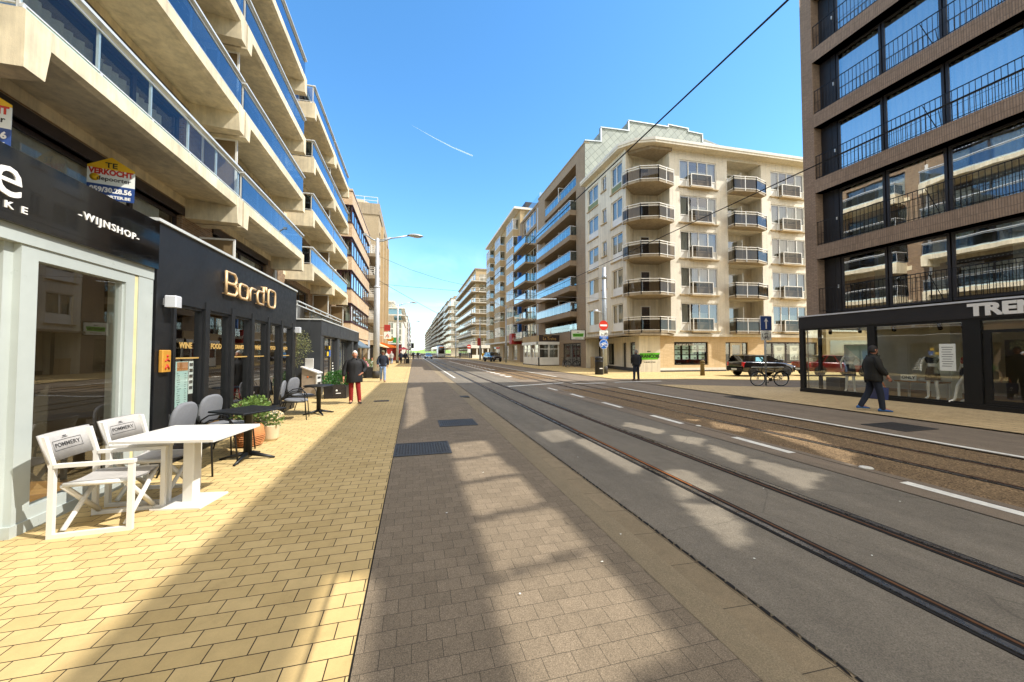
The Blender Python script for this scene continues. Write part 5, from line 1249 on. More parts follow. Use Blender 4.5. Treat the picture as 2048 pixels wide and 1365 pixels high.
# ================================================================ narrow building and bay-window building further up the right side
def narrow():
    t = thing('apartment_building', 'narrow brown building with projecting clear glass balconies and a blue strip', 'building', (16.8, 53, 0))
    f = fs; X = 16.8; lv = [3.6 + 2.75 * k for k in range(7)]
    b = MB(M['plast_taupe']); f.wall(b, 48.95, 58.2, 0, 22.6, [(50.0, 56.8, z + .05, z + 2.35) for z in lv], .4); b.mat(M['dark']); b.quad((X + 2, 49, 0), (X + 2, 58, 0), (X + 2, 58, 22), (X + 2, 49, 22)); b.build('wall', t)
    b = MB(M['plast_taupe']); b.box(X - .05, X + 8, 49, 58, 22.6, 22.8); b.mat(M['gl_clear']); b.quad((X + .3, 49.3, 22.8), (X + .3, 58, 22.8), (X + .3, 58, 24.2), (X + .3, 49.3, 24.2)); b.quad((X + .3, 49.3, 22.8), (X + 3, 49.3, 22.8), (X + 3, 49.3, 24.4), (X + .3, 49.3, 24.4)); b.build('roof', t)
    b = MB(M['blue']); f.box(b, 57.3, 57.8, 3.4, 20.5, -.55, 0); b.build('blue_strip', t)
    b = MB(M['galv_p']); f.box(b, 48.95, 49.2, 0, 22, -.06, 0); b.build('downpipe', t)
    for k, z in enumerate(lv):
        f.window(t, 50.05, 53.4, z + .08, z + 2.3, .2, M['whitepvc'], M['gl_win2'], (.5,), .1); f.window(t, 53.6, 56.75, z + .08, z + 2.3, .2, M['whitepvc'], M['gl_win2'], (.5,), .1)
        if k < 6:
            b = MB(M['conc2']); f.box(b, 50.4, 56.6, z - .25, z, -1.5, .3); o = b.build('balcony', t)
            g = MB(M['gl_clear'] if k < 3 else M['gl_aqua']); f.quad(g, 50.45, 56.55, z + .08, z + 1.0, -1.45)
            for u in (50.45, 56.55): g.quad(f.p(u, z + .08, -1.45), f.p(u, z + .08, 0), f.p(u, z + 1, 0), f.p(u, z + 1, -1.45))
            g.build('glass_panel', o); r = MB(M['darkfr']); f.box(r, 50.4, 56.6, z + 1.0, z + 1.05, -1.5, -1.42); f.box(r, 50.4, 50.46, z + 1, z + 1.05, -1.42, 0)
            for i in range(6): f.box(r, 50.42 + i * 1.23, 50.47 + i * 1.23, z, z + 1, -1.44, -1.40)
            r.build('railing', o)
narrow()
def bay_block():
    t = thing('apartment_building', 'beige bay window block with cream eave above the red shop sign', 'building', (16.8, 70, 0))
    f = fs; X = 16.8; lv = [4.3 + 2.95 * k for k in range(7)]; tz = 25.2
    b = MB(M['plast_beige']); f.wall(b, 58.2, 83, 3.3, tz, [(u, u + 2.4, z + .1, z + 2.2) for z in lv for u in (64.5, 76.5)], .8); f.wall(b, 58.2, 83, 0, 3.3, [(60, 63, .3, 2.8), (66, 70, .3, 2.8), (73, 80, .3, 2.8)], .3)
    b.quad((X, 83, 0), (X + 14, 83, 0), (X + 14, 83, tz), (X, 83, tz)); b.quad((X, 58.2, 22), (X + 14, 58.2, 22), (X + 14, 58.2, tz), (X, 58.2, tz)); b.mat(M['dark']); b.quad((X + 1.5, 58.5, 0), (X + 1.5, 82.8, 0), (X + 1.5, 82.8, tz), (X + 1.5, 58.5, tz)); b.build('wall', t)
    b = MB(M['plast_white']); f.box(b, 58.0, 83, 3.25, 3.5, -1.2, .2); b.build('canopy', t); b = MB(M['plast_white']); f.box(b, 57.9, 83.4, tz, tz + .35, -1.1, 12); b.mat(M['anthr_d']); f.box(b, 60, 68, tz + .35, tz + 2.2, 1.5, 6); b.build('roof', t)
    for z in lv:
        for u in (59.4, 69.0, 79.0):
            w_ = 4.6 if u < 75 else 3.6
            b = MB(M['plast_beige']); f.box(b, u, u + w_, z - .9, z + .25, -.95, 0); o = b.build('bay', t)
            q = MB(M['whitepvc']); f.box(q, u, u + w_, z + .25, z + .33, -.95, 0); f.box(q, u, u + w_, z + 1.95, z + 2.05, -.95, 0)
            for i in range(5): f.box(q, u + (w_ - .12) * i / 4, u + .12 + (w_ - .12) * i / 4, z + .33, z + 1.95, -.95, -.83)
            q.build('bay_window', o); g = MB(M['gl_win2']); f.box(g, u + .04, u + w_ - .04, z + .33, z + 1.95, -.9, -.05); g.build('pane', o)
        q = MB(M['curt_w']); f.quad(q, 64.6, 66.8, z + .2, z + 1.9, .75); f.quad(q, 76.6, 78.8, z + .2, z + 1.9, .75); q.build('loggia_curtain', t)
    for a, c in ((60, 63), (66, 70), (73, 80)): f.window(t, a, c, .3, 2.8, .15, M['whitepvc'], M['gl_win2'], (.33, .66), .12, name='shop_window')
bay_block()
def redsign(t, x, y, z):
    b = MB(M['letwhite']); b.text('foto', .55, face_m((x - .1, y - .01, z + .05), (1, 0, 0), (0, 0, 1)), .004, 1.); b.build('lettering', t)
t = thing('box_sign', 'red box sign with white script on the narrow building', 'sign', (16, 57.3, 3.6))
b = MB(M['redd']); b.box(15.0, 16.7, 56.8, 58.4, 2.9, 4.6); b.build('box', t); b = MB(M['letwhite'])
for i in range(6): b.tube([(15.15 + .22 * i, 56.78, 3.5 + .1 * (i % 2)), (15.25 + .22 * i, 56.78, 3.95), (15.32 + .22 * i, 56.78, 3.5)], .035, 5)
b.build('lettering', t)
# ================================================================ the street further on
def far_block(name, label, o, du, n, L, H, fl, wallm, kind='balc', z0=3.4, dep=14, side=None, rail='plast_white', bayw=4., cat='building', roofm='conc2', sidebalc=False, shopm='gl_win2'):
    """simple apartment block: wall, ground shop band, rows of windows and balcony slabs with railings"""
    t = thing(name, label, cat, (*o, 0)); f = F(o, du, n)
    b = MB(M[wallm]); f.box(b, 0, L, 0, H, 0, dep); b.build('wall', t)
    b = MB(M[roofm]); f.box(b, -.2, L + .2, H, H + .35, -.3, dep); f.box(b, L * .3, L * .6, H + .35, H + 2.4, 2, 7); b.build('roof', t)
    b = MB(M[shopm]); nb_ = max(1, int(L / 5))
    for i in range(nb_): f.box(b, i * L / nb_ + .4, (i + 1) * L / nb_ - .4, .3, 2.7, -.03, .1)
    b.build('shop_window', t)
    for k in range(fl):
        z = z0 + (H - z0 - .4) / fl * k; nw = max(1, int(L / bayw))
        w_ = MB(M['whitepvc']); g = MB(M['gl_win2'])
        for i in range(nw):
            a = i * L / nw + .5; c = (i + 1) * L / nw - .5
            for u in (a, (a + c) / 2 - .05, c - .1): f.box(w_, u, u + .1, z + .2, z + 2.2, -.06, 0)
            f.box(w_, a, c, z + .1, z + .2, -.06, 0); f.box(w_, a, c, z + 2.2, z + 2.3, -.06, 0); f.box(g, a + .05, c - .05, z + .2, z + 2.2, -.03, .05)
        if sidebalc:
            for i in range(3): sd = F(o, (-n[0], -n[1]), (-du[0], -du[1])); sd.box(g, 1 + i * 3.4, 3.6 + i * 3.4, z + .2, z + 2.1, -.04, .05); sd.box(w_, 2.25 + i * 3.4, 2.35 + i * 3.4, z + .2, z + 2.1, -.07, -.04)
        o_ = w_.build('window', t); g.build('pane', o_)
        if kind == 'balc':
            b = MB(M['conc2']); f.box(b, .3, L - .3, z - .22, z, -1.3, .1)
            r = MB(M[rail]); f.box(r, .3, L - .3, z + .98, z + 1.1, -1.3, -1.18); f.box(r, .3, L - .3, z, z + .14, -1.32, -1.18)
            for i in range(max(2, int(L / 2.2)) + 1): u = .3 + (L - .75) * i / max(2, int(L / 2.2)); f.box(r, u, u + .15, z + .14, z + .98, -1.3, -1.2)
            g2 = MB(M['gl_clear']); f.quad(g2, .3, L - .3, z + .2, z + .95, -1.24)
            if sidebalc:
                s = F(o, (-n[0], -n[1]), (-du[0], -du[1]))
                s.box(b, -1.3, 9.5, z - .22, z, -1.2, .1); s.box(r, -1.3, 9.5, z + .98, z + 1.1, -1.2, -1.08); s.box(r, -1.3, 9.5, z, z + .14, -1.22, -1.08)
                for i in range(6): s.box(r, -1.3 + i * 2.13, -1.15 + i * 2.13, z + .14, z + .98, -1.2, -1.1)
                s.box(r, -1.3, 9.5, z + .5, z + .58, -1.19, -1.11)
            bo = b.build('balcony', t); r.build('railing', bo); g2.build('glass_panel', bo)
    return t
RT = ((0, 1), (-1, 0))
far_block('apartment_building', 'big brown corner block with wrap-round white balconies past the side street', (16.4, 101), *RT, 40, 24.5, 7, 'plast_beige', rail='plast_white', sidebalc=True, cat='building', roofm='conc2')
t = thing('cafe', 'cream cafe front with arched windows at the foot of the wrap-round balcony block', 'cafe', (15, 99, 0))
b = MB(M['plast_white']); b.box(14.6, 27, 97.5, 100.9, 2.7, 3.6); b.box(14.6, 27, 97.6, 98, 0, .9)
for i in range(9): b.box(14.6 + i * 1.5, 14.9 + i * 1.5, 97.6, 97.9, .9, 2.7)
for i in range(3): b.box(14.6, 14.9, 97.6 + i * 1.1, 97.9 + i * 1.1, 0, 2.7)
b.build('body', t); g = MB(M['gl_win']); g.quad((14.7, 97.75, .9), (27, 97.75, .9), (27, 97.75, 2.7), (14.7, 97.75, 2.7)); g.quad((14.75, 97.8, .3), (14.75, 100.9, .3), (14.75, 100.9, 2.7), (14.75, 97.8, 2.7)); g.build('pane', t)
b = MB(M['wood']); b.quad((14.6, 100.5, .1), (27, 100.5, .1), (27, 100.5, 2.7), (14.6, 100.5, 2.7)); b.build('inner_wall', t)
far_block('apartment_building', 'low beige block seen down the side street behind the fashion shop glass', (36.4, 25.3), (.999, -.04), (-.04, -.999), 34, 15, 4, 'plast_beige', kind='flat')
far_block('apartment_building', 'pale block closing the far end of the side street', (74, 4), (0, 1), (-1, 0), 30, 13, 4, 'plast_white', kind='flat')
far_block('apartment_building', 'white block with stacked corner balconies behind the brown corner block', (15.2, 158), *RT, 26, 24.5, 7, 'plast_white', rail='plast_white', sidebalc=True)
far_block('apartment_building', 'pale slim block with plain gable behind the white corner balconies', (16.2, 186), *RT, 26, 27, 8, 'plast_cream', rail='plast_white')
far_block('apartment_building', 'grey far block between the slim gable and the red brick block', (16.2, 214), *RT, 30, 27.5, 8, 'conc2')
far_block('apartment_building', 'red brown brick block far up the right side', (15.6, 246), *RT, 40, 27.5, 8, 'brick_l')
far_block('apartment_building', 'pale grey block beyond the red brown brick block', (15.6, 290), *RT, 50, 28, 8, 'plast_white')
far_block('apartment_building', 'small grey block near the end of the right row', (15.4, 345), *RT, 70, 27, 8, 'conc2')
far_block('apartment_building', 'last tiny pale block at the right end of the street', (15.4, 420), *RT, 110, 27.5, 8, 'plast_white')
far_block('apartment_building', 'white modern block with set-back glazed top floors on the left beyond the tower', (-4.2, 150), (-1, 0), (0, -1), 12, 13.6, 4, 'plast_white', kind='flat', dep=40, bayw=3)
t = thing('penthouse', 'set-back glazed top storeys on the white modern block at left', 'penthouse', (-7, 156, 13.9))
b = MB(M['plast_white'])
for z in (13.95, 16.8, 19.4): b.box(-16, -3.6 + (0 if z < 19 else -4), 154, 185, z + 2.3, z + 2.65)
b.box(-15, -5, 156, 184, 13.95, 19.4); b.box(-14, -9, 157, 184, 19.4, 21.7); b.build('storey', t)
b = MB(M['gl_aqua']); b.quad((-14, 155.8, 14.2), (-5, 155.8, 14.2), (-5, 155.8, 16.2), (-14, 155.8, 16.2)); b.quad((-14, 155.8, 17), (-5, 155.8, 17), (-5, 155.8, 19.1), (-14, 155.8, 19.1)); b.build('glazing', t)
far_block('apartment_building', 'white balcony side of the far left block toward the street', (-3.4, 196), (0, 1), (1, 0), 60, 20, 6, 'plast_white')
far_block('apartment_building', 'farthest grey block on the left side of the street', (-4.5, 262), (0, 1), (1, 0), 90, 14, 4, 'conc2')

# ---------------------------------------------------------------- left shops beyond the bank with awnings and signs
t = thing('cafe_terrace', 'row of cafe fronts with pale awning under the grey balcony house', 'cafe', (-4.5, 52, 0))
b = MB(M['plast_beige']); b.box(-5.6, -4.6, 49, 55.5, 2.5, 3.1); b.box(-5.58, -5.2, 49, 55.5, 0, .5); b.build('front', t); b = MB(M['gl_win2']); b.quad((-5.3, 49, .5), (-5.3, 55.5, .5), (-5.3, 55.5, 2.5), (-5.3, 49, 2.5)); b.build('pane', t)
b = MB(pm('cream_canvas', '#d8c8a0', .8)); b.prism([(-4.6, 2.8), (-3.4, 2.3), (-3.4, 2.2), (-4.6, 2.4)], 'y', 47, 55); b.build('awning', t)
t = thing('snack_shop', 'snack shop with bright orange awning and yellow sign', 'shop', (-4.3, 60, 0))
b = MB(M['dark']); b.box(-5.6, -4.4, 57, 65, 0, 2.6); b.build('front', t)
b = MB(M['orange']); b.prism([(-4.8, 3.1), (-2.7, 2.55), (-2.7, 2.3), (-4.8, 2.3)], 'y', 57, 65); b.build('awning', t)
b = MB(M['yellow']); b.ball((-3.4, 57.5, 3.55), (.5, .18, .35), 10, 6); b.build('sign', t)
def blade_sign(name, label, x, y, z, w_, h, m, txt=None, tm='letwhite', sz=.4):
    t = thing(name, label, 'sign', (x, y, z)); b = MB(M[m]); b.bbox(x - w_ / 2, x + w_ / 2, y - .1, y + .1, z - h / 2, z + h / 2, .02); b.box(x - w_ / 2 - .6, x - w_ / 2, y - .03, y + .03, z - .03, z + .03); b.build('panel', t)
    if txt: q = MB(M[tm]); q.text(txt, sz, face_m((x, y - .11, z), (1, 0, 0), (0, 0, 1)), .003, 1., bold=.01); q.build('lettering', t)
    return t
blade_sign('hanging_sign', 'dark red square sign above the white sign by the lamp post', -3.35, 50.2, 4.75, .75, .8, 'redd')
t = blade_sign('hanging_sign', 'white square sign with red mark below the dark red sign', -3.3, 50.0, 3.75, .9, .85, 'paper')
b = MB(M['red']); b.tube([(-3.5, 49.88, 3.55), (-3.3, 49.88, 3.9), (-3.1, 49.88, 3.55)], .05, 5); b.build('mark', t)
blade_sign('hanging_sign', 'small green box sign over the pavement past the orange awning', -2.85, 64, 3.6, 1.1, .9, 'pharm')
t = thing('kiosk', 'red shop front with round topped windows beyond the orange awning', 'kiosk', (-4, 78, 0))
b = MB(M['redd']); b.box(-7, -2.6, 78, 86, 0, 3.2); b.build('body', t); b = MB(M['gl_win2'])
for x in (-6.3, -4.2): b.prism([(x, .7), (x + 1.1, .7), (x + 1.1, 2.0), (x + .9, 2.5), (x + .2, 2.5), (x, 2.0)], 'y', 77.95, 78.05)
b.build('window', t); b = MB(M['paper']); b.box(-7.2, -2.4, 77.6, 86, 3.2, 3.45); b.build('roof', t)
t = thing('red_parasol', 'red parasol open over the pavement beside the red shop front', 'parasol', (-1.9, 70, 0))
b = MB(M['red']); b.lathe([(1.0, 2.1), (.02, 2.6)], (-1.9, 72, 0), 8, smooth=False); b.build('canopy', t); b = MB(M['galv']); b.tube([(-1.9, 72, 0), (-1.9, 72, 2.55)], .03, 6); b.build('pole', t)

# ================================================================ lamps, masts, wires
def lamp_head(mb, lens, tip, d, s=1.):
    """flat drop shaped luminaire"""
    x, z = tip; sgn = d; n = 10; rings = []
    for i in range(n + 1):
        q = i / n; w_ = .22 * s * math.sin(math.pi * min(1, .12 + q * .88)) ** .6 + .01; h = .14 * s * math.sin(math.pi * (.08 + .9 * q)) + .005
        rings.append([(x + sgn * (q * 1.0 * s), w_ * math.cos(a), z + (h if math.sin(a) > 0 else h * .45) * math.sin(a)) for a in [2 * math.pi * k / 12 for k in range(12)]])
    mb.loft(rings)
def street_lamp(label, h=8.65, right=1.85, left=.7, step=5.7, group='street lamps along the left pavement'):
    t = thing('street_lamp', label, 'street lamp', group=group)
    b = MB(M['castiron']); b.lathe([(.21, 0), (.21, .42), (.19, .45)], (0, 0, 0), 16); b.build('base_collar', t)
    b = MB(M['galv_p']); b.lathe([(.19, .45), (.175, step - .1), (.13, step), (.125, step + .05), (.10, h), (.05, h + .05)], (0, 0, 0), 16); b.lathe([(.145, step - .12), (.19, step - .12), (.19, step - .02), (.145, step - .02)], (0, 0, 0), 16); b.build('pole', t)
    b = MB(M['galv']); b.tube([(0, 0, h - .15), (.3, 0, h - .12), (.8, 0, h + .10), (right, 0, h + .35)], .045, 8); b.tube([(0, 0, h - .05), (.3, 0, h - .02), (.8, 0, h + .14)], .03, 6)
    b.tube([(0, 0, h - .15), (-.3, 0, h - .05), (-left, 0, h + .22)], .04, 8); b.build('arm', t)
    b = MB(M['galv']); lamp_head(b, None, (right - .05, h + .36), 1); b.build('lamp_head', t)
    b = MB(M['lampgl']); b.ball((right + .5, 0, h + .31), (.32, .14, .06), 10, 6); b.build('lens', t)
    b = MB(M['galv']); b.box(-left - .12, -left + .05, -.06, .06, h + .16, h + .28); b.build('end_fitting', t)
    return t
l1 = street_lamp('tall grey white street lamp with drop shaped head standing nearest on the left pavement'); l1.location = (-2.24, 24.2, 0)
dup(l1, (-2.35, 57, 0), 0, 'white grey street lamp behind the man in the cap, second on the left pavement')
dup(l1, (-1.25, 92, 0), 0, 'third street lamp, farther off beside the traffic light')
dup(l1, (-1.1, 150, 0), 0, 'tiny far street lamp near the end of the left pavement')
def dbl_lamp(label):
    t = thing('street_lamp', label, 'street lamp', group='grey street lamps along the right pavement')
    b = MB(M['galv']); b.lathe([(.17, 0), (.15, 4), (.11, 4.1), (.08, 9)], (0, 0, 0), 14); b.build('pole', t)
    b = MB(M['galv']); b.tube([(0, 0, 8.8), (-.6, 0, 8.85), (-1.8, 0, 9.35)], .045, 7); b.tube([(0, 0, 8.85), (.4, 0, 8.9), (1.0, 0, 9.1)], .04, 7); b.tube([(0, 0, 4.4), (-.5, 0, 4.6), (-.9, 0, 4.5)], .03, 6); b.build('arm', t)
    b = MB(M['galv']); lamp_head(b, None, (-1.75, 9.36), -1); b.build('lamp_head', t)
    b = MB(M['galv']); lamp_head(b, None, (-.8, 4.5), -1, .5); b.build('low_lamp_head', t)
    return t
r1 = dbl_lamp('grey street lamp with two arms standing beside the parked black car'); r1.location = (14.0, 56.5, 0)
dup(r1, (13.6, 78, 0), 0, 'thin grey lamp between the cafe front and the no entry sign'); dup(r1, (12.2, 112, 0), 0, 'far grey street lamp right of the tram')
t = thing('tram_mast', 'galvanised catenary mast with side lamp beside the no entry sign', 'mast', (13.8, 25, 0))
b = MB(M['castiron']); b.lathe([(.22, 0), (.22, .5), (.19, .55)], (13.8, 25, 0), 14); b.build('base_collar', t)
b = MB(M['galv']); b.lathe([(.19, .55), (.16, 4.5), (.13, 8.0)], (13.8, 25, 0), 14); b.lathe([(.165, 0), (.165, .3)], (13.8, 25, 7.1), 14); b.lathe([(.17, 0), (.17, .1)], (13.8, 25, 5.6), 14); b.build('pole', t)
b = MB(M['galv_p']); b.tube([(13.8, 25, 4.35), (13.5, 25, 4.6), (13.2, 25, 4.7)], .03, 7); b.tube([(13.25, 25, 4.7), (12.95, 25, 4.66)], .10, 8); b.build('side_lamp', t)
t = thing('traffic_light', 'small traffic light on a post far up the left pavement', 'traffic light', (-.6, 84, 0))
b = MB(M['galv']); b.tube([(-.7, 88, 0), (-.7, 88, 4.2), (.6, 88, 4.9)], .07, 7); b.build('post', t); b = MB(M['blackmet']); b.bbox(-.6, .0, 87.8, 88.1, 2.5, 3.7, .03); b.build('signal_head', t)
t = thing('traffic_light', 'red backed traffic light on a post before the cream cafe front', 'traffic light', (12.4, 78, 0))
b = MB(M['redd']); b.bbox(13.0, 13.7, 77.7, 77.9, 3.0, 4.6, .03); b.build('signal_head', t); b = MB(M['galv']); b.tube([(13.75, 77.9, 0), (13.75, 77.9, 4.6)], .08, 7); b.build('post', t)
# overhead wires
def wire(label, pts, r, sag=0., group=None):
    mb = MB(M['cable']); P2 = []
    for (a, b_) in zip(pts, pts[1:]):
        for i in range(8): q = i / 8; P2.append(tuple(a[j] + (b_[j] - a[j]) * q - (sag * 4 * q * (1 - q) if j == 2 else 0) for j in range(3)))
    P2.append(pts[-1]); mb.tube(P2, r, 5); return tag(mb.build('overhead_wire'), label, 'wire', group)
wire('black overhead contact wire running above the nearer tram track', [(3.75, -8, 5.28), (3.75, 20, 5.28), (3.75, 60, 5.28), (3.75, 200, 5.3)], .012)
wire('black overhead contact wire running above the farther tram track', [(7.62, -8, 5.28), (7.62, 20, 5.28), (7.62, 60, 5.28), (7.62, 200, 5.3)], .012)
wire('thin span wire from the nearest left lamp to the right mast', [(-2.24, 24.2, 5.85), (13.8, 25, 5.65)], .010, .15)
wire('upper sloping span wire leaving the nearest left lamp', [(-2.24, 24.2, 7.6), (13.8, 25, 7.25)], .009, 1.6)
wire('long slanting wire from the nearest left lamp to the far mast', [(-2.24, 24.2, 6.1), (13.6, 78, 6.0)], .014, .4)
wire('far span wire crossing from the second left lamp', [(-2.35, 57, 6.6), (14, 56.5, 6.6)], .014, .5); wire('farther span wire crossing at the third left lamp', [(-1.25, 92, 7), (13.6, 78, 7)], .02, .5)
t = thing('section_insulator', 'thin wire bracket arm hanging over the farther track', 'bracket', (7.6, 26, 5.3))
b = MB(M['galv']); b.tube([(7.0, 26, 5.45), (10.2, 25.6, 5.55)], .03, 6); b.tube([(7.0, 26, 5.45), (7.0, 26, 5.30)], .015, 5); b.build('arm', t)

# ================================================================ traffic signs
def disc(mb, c, r, m): mb.mat(M[m]); mb.lathe([(.001, 0), (r, 0), (r, .01), (.001, .01)], c, 28, 'y', smooth=False)
def no_entry(label, x, y, zs, s=1.):
    t = thing('traffic_sign', label, 'traffic sign', (x, y, 0))
    b = MB(M['galv']); b.tube([(x, y + .05, 0), (x, y + .05, zs + .3)], .04, 8); b.build('post', t)
    b = MB(M['red']); disc(b, (x, y - .012, zs), .36 * s, 'red'); b.mat(M['letwhite']); b.box(x - .28 * s, x + .28 * s, y - .018, y - .0121, zs - .065 * s, zs + .065 * s); b.build('no_entry_disc', t); return t
t = no_entry('round red no entry sign with bicycle plate and blue cycle disc on the corner post', 13.5, 24.6, 3.58, 1.0)
x, y = 13.5, 24.6
b = MB(M['paper']); b.bbox(x - .34, x + .36, y - .02, y + .0, 2.82, 3.19, .01); pl = b.build('white_plate', t)
def bike_icon(mb, x, y, z, s):
    for dx in (-.12, .12): mb.tube([(x + (dx + .075 * math.cos(a)) * s, y, z + .075 * math.sin(a) * s) for a in [i * math.pi / 6 for i in range(12)]], .012 * s, 4, closed=True)
    for a, c in (((-.12, 0), (-.04, .11)), ((-.04, .11), (.08, .11)), ((.08, .11), (.12, 0)), ((-.05, .0), (.08, .11)), ((-.12, 0), (-.02, 0)), ((.06, .15), (.11, .16)), ((-.02, 0), (-.06, .14))): mb.tube([(x + a[0] * s, y, z + a[1] * s), (x + c[0] * s, y, z + c[1] * s)], .011 * s, 4)
b = MB(M['letblack']); bike_icon(b, x + .18, y - .026, 2.92, .8); b.tube([(x - .2, y - .024, 2.9), (x - .05, y - .024, 2.9)], .014, 4); b.tube([(x - .2, y - .024, 2.9), (x - .17, y - .024, 3.0)], .012, 4); b.tube([(x - .24, y - .024, 3.1), (x + .24, y - .024, 3.1)], .008, 4); b.build('pictogram', pl)
b = MB(M['blue']); b.bbox(x - .33, x + .36, y - .02, y, 2.58, 2.80, .01); pb = b.build('blue_plate', t); b = MB(M['letwhite']); b.box(x - .26, x + .28, y - .025, y - .021, 2.72, 2.75); b.box(x - .1, x + .15, y - .025, y - .021, 2.63, 2.66); b.build('text_lines', pb)
b = MB(M['letwhite']); disc(b, (x, y - .012, 2.19), .36, 'letwhite'); disc(b, (x, y - .018, 2.19), .335, 'blue'); cd_ = b.build('cycle_disc', t); b = MB(M['letwhite']); bike_icon(b, x, y - .026, 2.13, 1.45); b.build('pictogram', cd_)
t = no_entry('far round red no entry sign before the dark shop entrances', 13.3, 92, 3.0, 1.5)
b = MB(M['paper']); b.box(12.9, 13.7, 91.95, 92, 1.5, 2.4); b.build('white_plate', t)
t = thing('traffic_sign', 'square blue one way sign with white arrow above the leaning bicycle', 'traffic sign', (16.5, 14.2, 0))
x, y = 16.53, 14.2
b = MB(M['galv']); b.tube([(x, y + .05, 0), (x, y + .05, 3.3)], .038, 8); b.build('post', t)
b = MB(M['letwhite']); b.bbox(x - .36, x + .36, y - .01, y + .01, 2.64, 3.37, .015); b.mat(M['navy']); b.box(x - .335, x + .335, y - .014, y - .0101, 2.665, 3.345); bp = b.build('blue_panel', t)
b = MB(M['letwhite']); b.box(x - .04, x + .04, y - .02, y - .015, 2.74, 3.12); b.poly([(x - .14, y - .018, 3.08), (x, y - .018, 3.27), (x + .14, y - .018, 3.08), (x + .04, y - .018, 3.11), (x - .04, y - .018, 3.11)]); b.build('arrow', bp)
b = MB(M['paper']); b.bbox(x - .31, x + .33, y - .01, y + .01, 2.18, 2.62, .01); wp = b.build('white_plate', t); b = MB(M['letblack']); bike_icon(b, x, y - .016, 2.29, .85); bike_icon(b, x, y - .016, 2.48, .6)
for dx in (-.23, .23): b.tube([(x + dx, y - .014, 2.32), (x + dx, y - .014, 2.5)], .012, 4)
b.build('pictogram', wp)
# ================================================================ terrace furniture
def director_chair():
    t = thing('director_chair', 'white folding director chair with grey canvas, nearest to the camera', 'chair', group='white director chairs at the wine shop')
    w = M['white']; X0, X1, Y0, Y1 = -.28, .26, -.25, .25; q = .019
    def bar(mb, a, b, h=q): 
        a, b = Vector(a), Vector(b); mb.tube([a, b], h * 1.15, 6)
    for y in (Y0, Y1):
        b = MB(w); b.box(X0 - q, X0 + q, y - q, y + q, 0, .60); b.box(X1 - q, X1 + q, y - q, y + q, 0, .62); b.box(X0 + q, X1 - q, y - q, y + q, 0, .036); b.box(X0 + q, X1 + q * 1.3, y - q * 1.3, y + q * 1.3, .60, .632)
        b.hexa([(X0 - q - .0, y - q, .60), (X0 + q, y - q, .60), (X0 + q, y + q, .60), (X0 - q, y + q, .60), (X0 - q - .07, y - q, .87), (X0 + q - .07, y - q, .87), (X0 + q - .07, y + q, .87), (X0 - q - .07, y + q, .87)])
        b.build('side_frame', t)
    for x in (X0 + .055, X1 - .055):
        for s in (1, -1):
            b = MB(w); bar(b, (x + .012 * s, s * (Y0 + .02), .05), (x + .012 * s, s * (Y1 - .04), .43)); b.build('cross_leg', t)
    b = MB(w); bar(b, (X0 + .05, Y0 + .04, .435), (X1 - .03, Y0 + .04, .435)); b.build('seat_rail', t); b = MB(w); bar(b, (X0 + .05, Y1 - .04, .435), (X1 - .03, Y1 - .04, .435)); b.build('seat_rail', t)
    b = MB(M['canvas']); n = 8
    top = [[(X0 + .03 + (X1 - X0 - .05) * i / n, Y0 + .035 + (Y1 - Y0 - .07) * j / n, .452 - .022 * math.sin(math.pi * j / n)) for j in range(n + 1)] for i in range(n + 1)]
    for r in range(n): b.loft([top[r], top[r + 1]], cap=False, closed=False)
    b.loft([[(x, y, z - .012) for x, y, z in top[0]], [(x, y, z - .012) for x, y, z in top[-1]]], cap=False, closed=False); b.build('seat_canvas', t)
    b = MB(M['canvas']); rings = []
    for i in range(9):
        y = Y0 - .025 + (Y1 - Y0 + .05) * i / 8; d = -.028 * math.sin(math.pi * i / 8)
        rings.append([(X0 - .015 + d + .008, y, .64), (X0 - .09 + d + .008, y, .885 - .006 * math.sin(math.pi * i / 8)), (X0 - .09 + d - .012, y, .885), (X0 - .015 + d - .012, y, .64)])
    b.loft(rings); bc = b.build('back_canvas', t)
    b = MB(M['castiron']); n_ = Vector((.96, 0, .28)); 
    def bend(p): return (X0 - .0525 + .0105 - .30 * p[1] - .028 * math.sin(math.pi * (p[0] + .275) / .55) + p[2], p[0], .763 + p[1] * .955)
    tv, tf = text_mesh('POMMERY', .052, 0., 'CENTER', .0008); b.add([bend((v[0] * 1.15, v[1], .0)) for v in tv], tf)
    for x0, x1, y0, y1 in ((-.155, .155, .042, .046), (-.155, .155, -.046, -.042), (-.155, -.152, -.042, .042), (.152, .155, -.042, .042), (-.03, .03, .06, .066), (-.02, .02, .072, .080)): b.loft([[bend((x0 + (x1 - x0) * q / 8, y0, 0)), bend((x0 + (x1 - x0) * q / 8, y1, 0))] for q in range(9)], cap=False, closed=False)
    b.build('printed_logo', bc)
    return t
dc = director_chair(); dc.location = (-2.74, 4.40, 0); dc.rotation_euler = (0, 0, rad(3))
dup(dc, (-2.76, 5.06, 0), rad(-4), 'white folding director chair half hidden behind the white table')
t = thing('table', 'square white cafe table with a flat square foot', 'table')
b = MB(M['white']); b.bbox(-.47, .47, -.40, .40, .715, .745, .006); b.build('table_top', t); b = MB(M['white']); b.bbox(-.055, .055, -.055, .055, .018, .715, .008); b.build('pedestal', t); b = MB(M['white']); b.bbox(-.24, .24, -.22, .22, 0, .018, .004); b.build('foot', t)
t.location = (-2.30, 4.77, 0); t.rotation_euler = (0, 0, rad(-9))

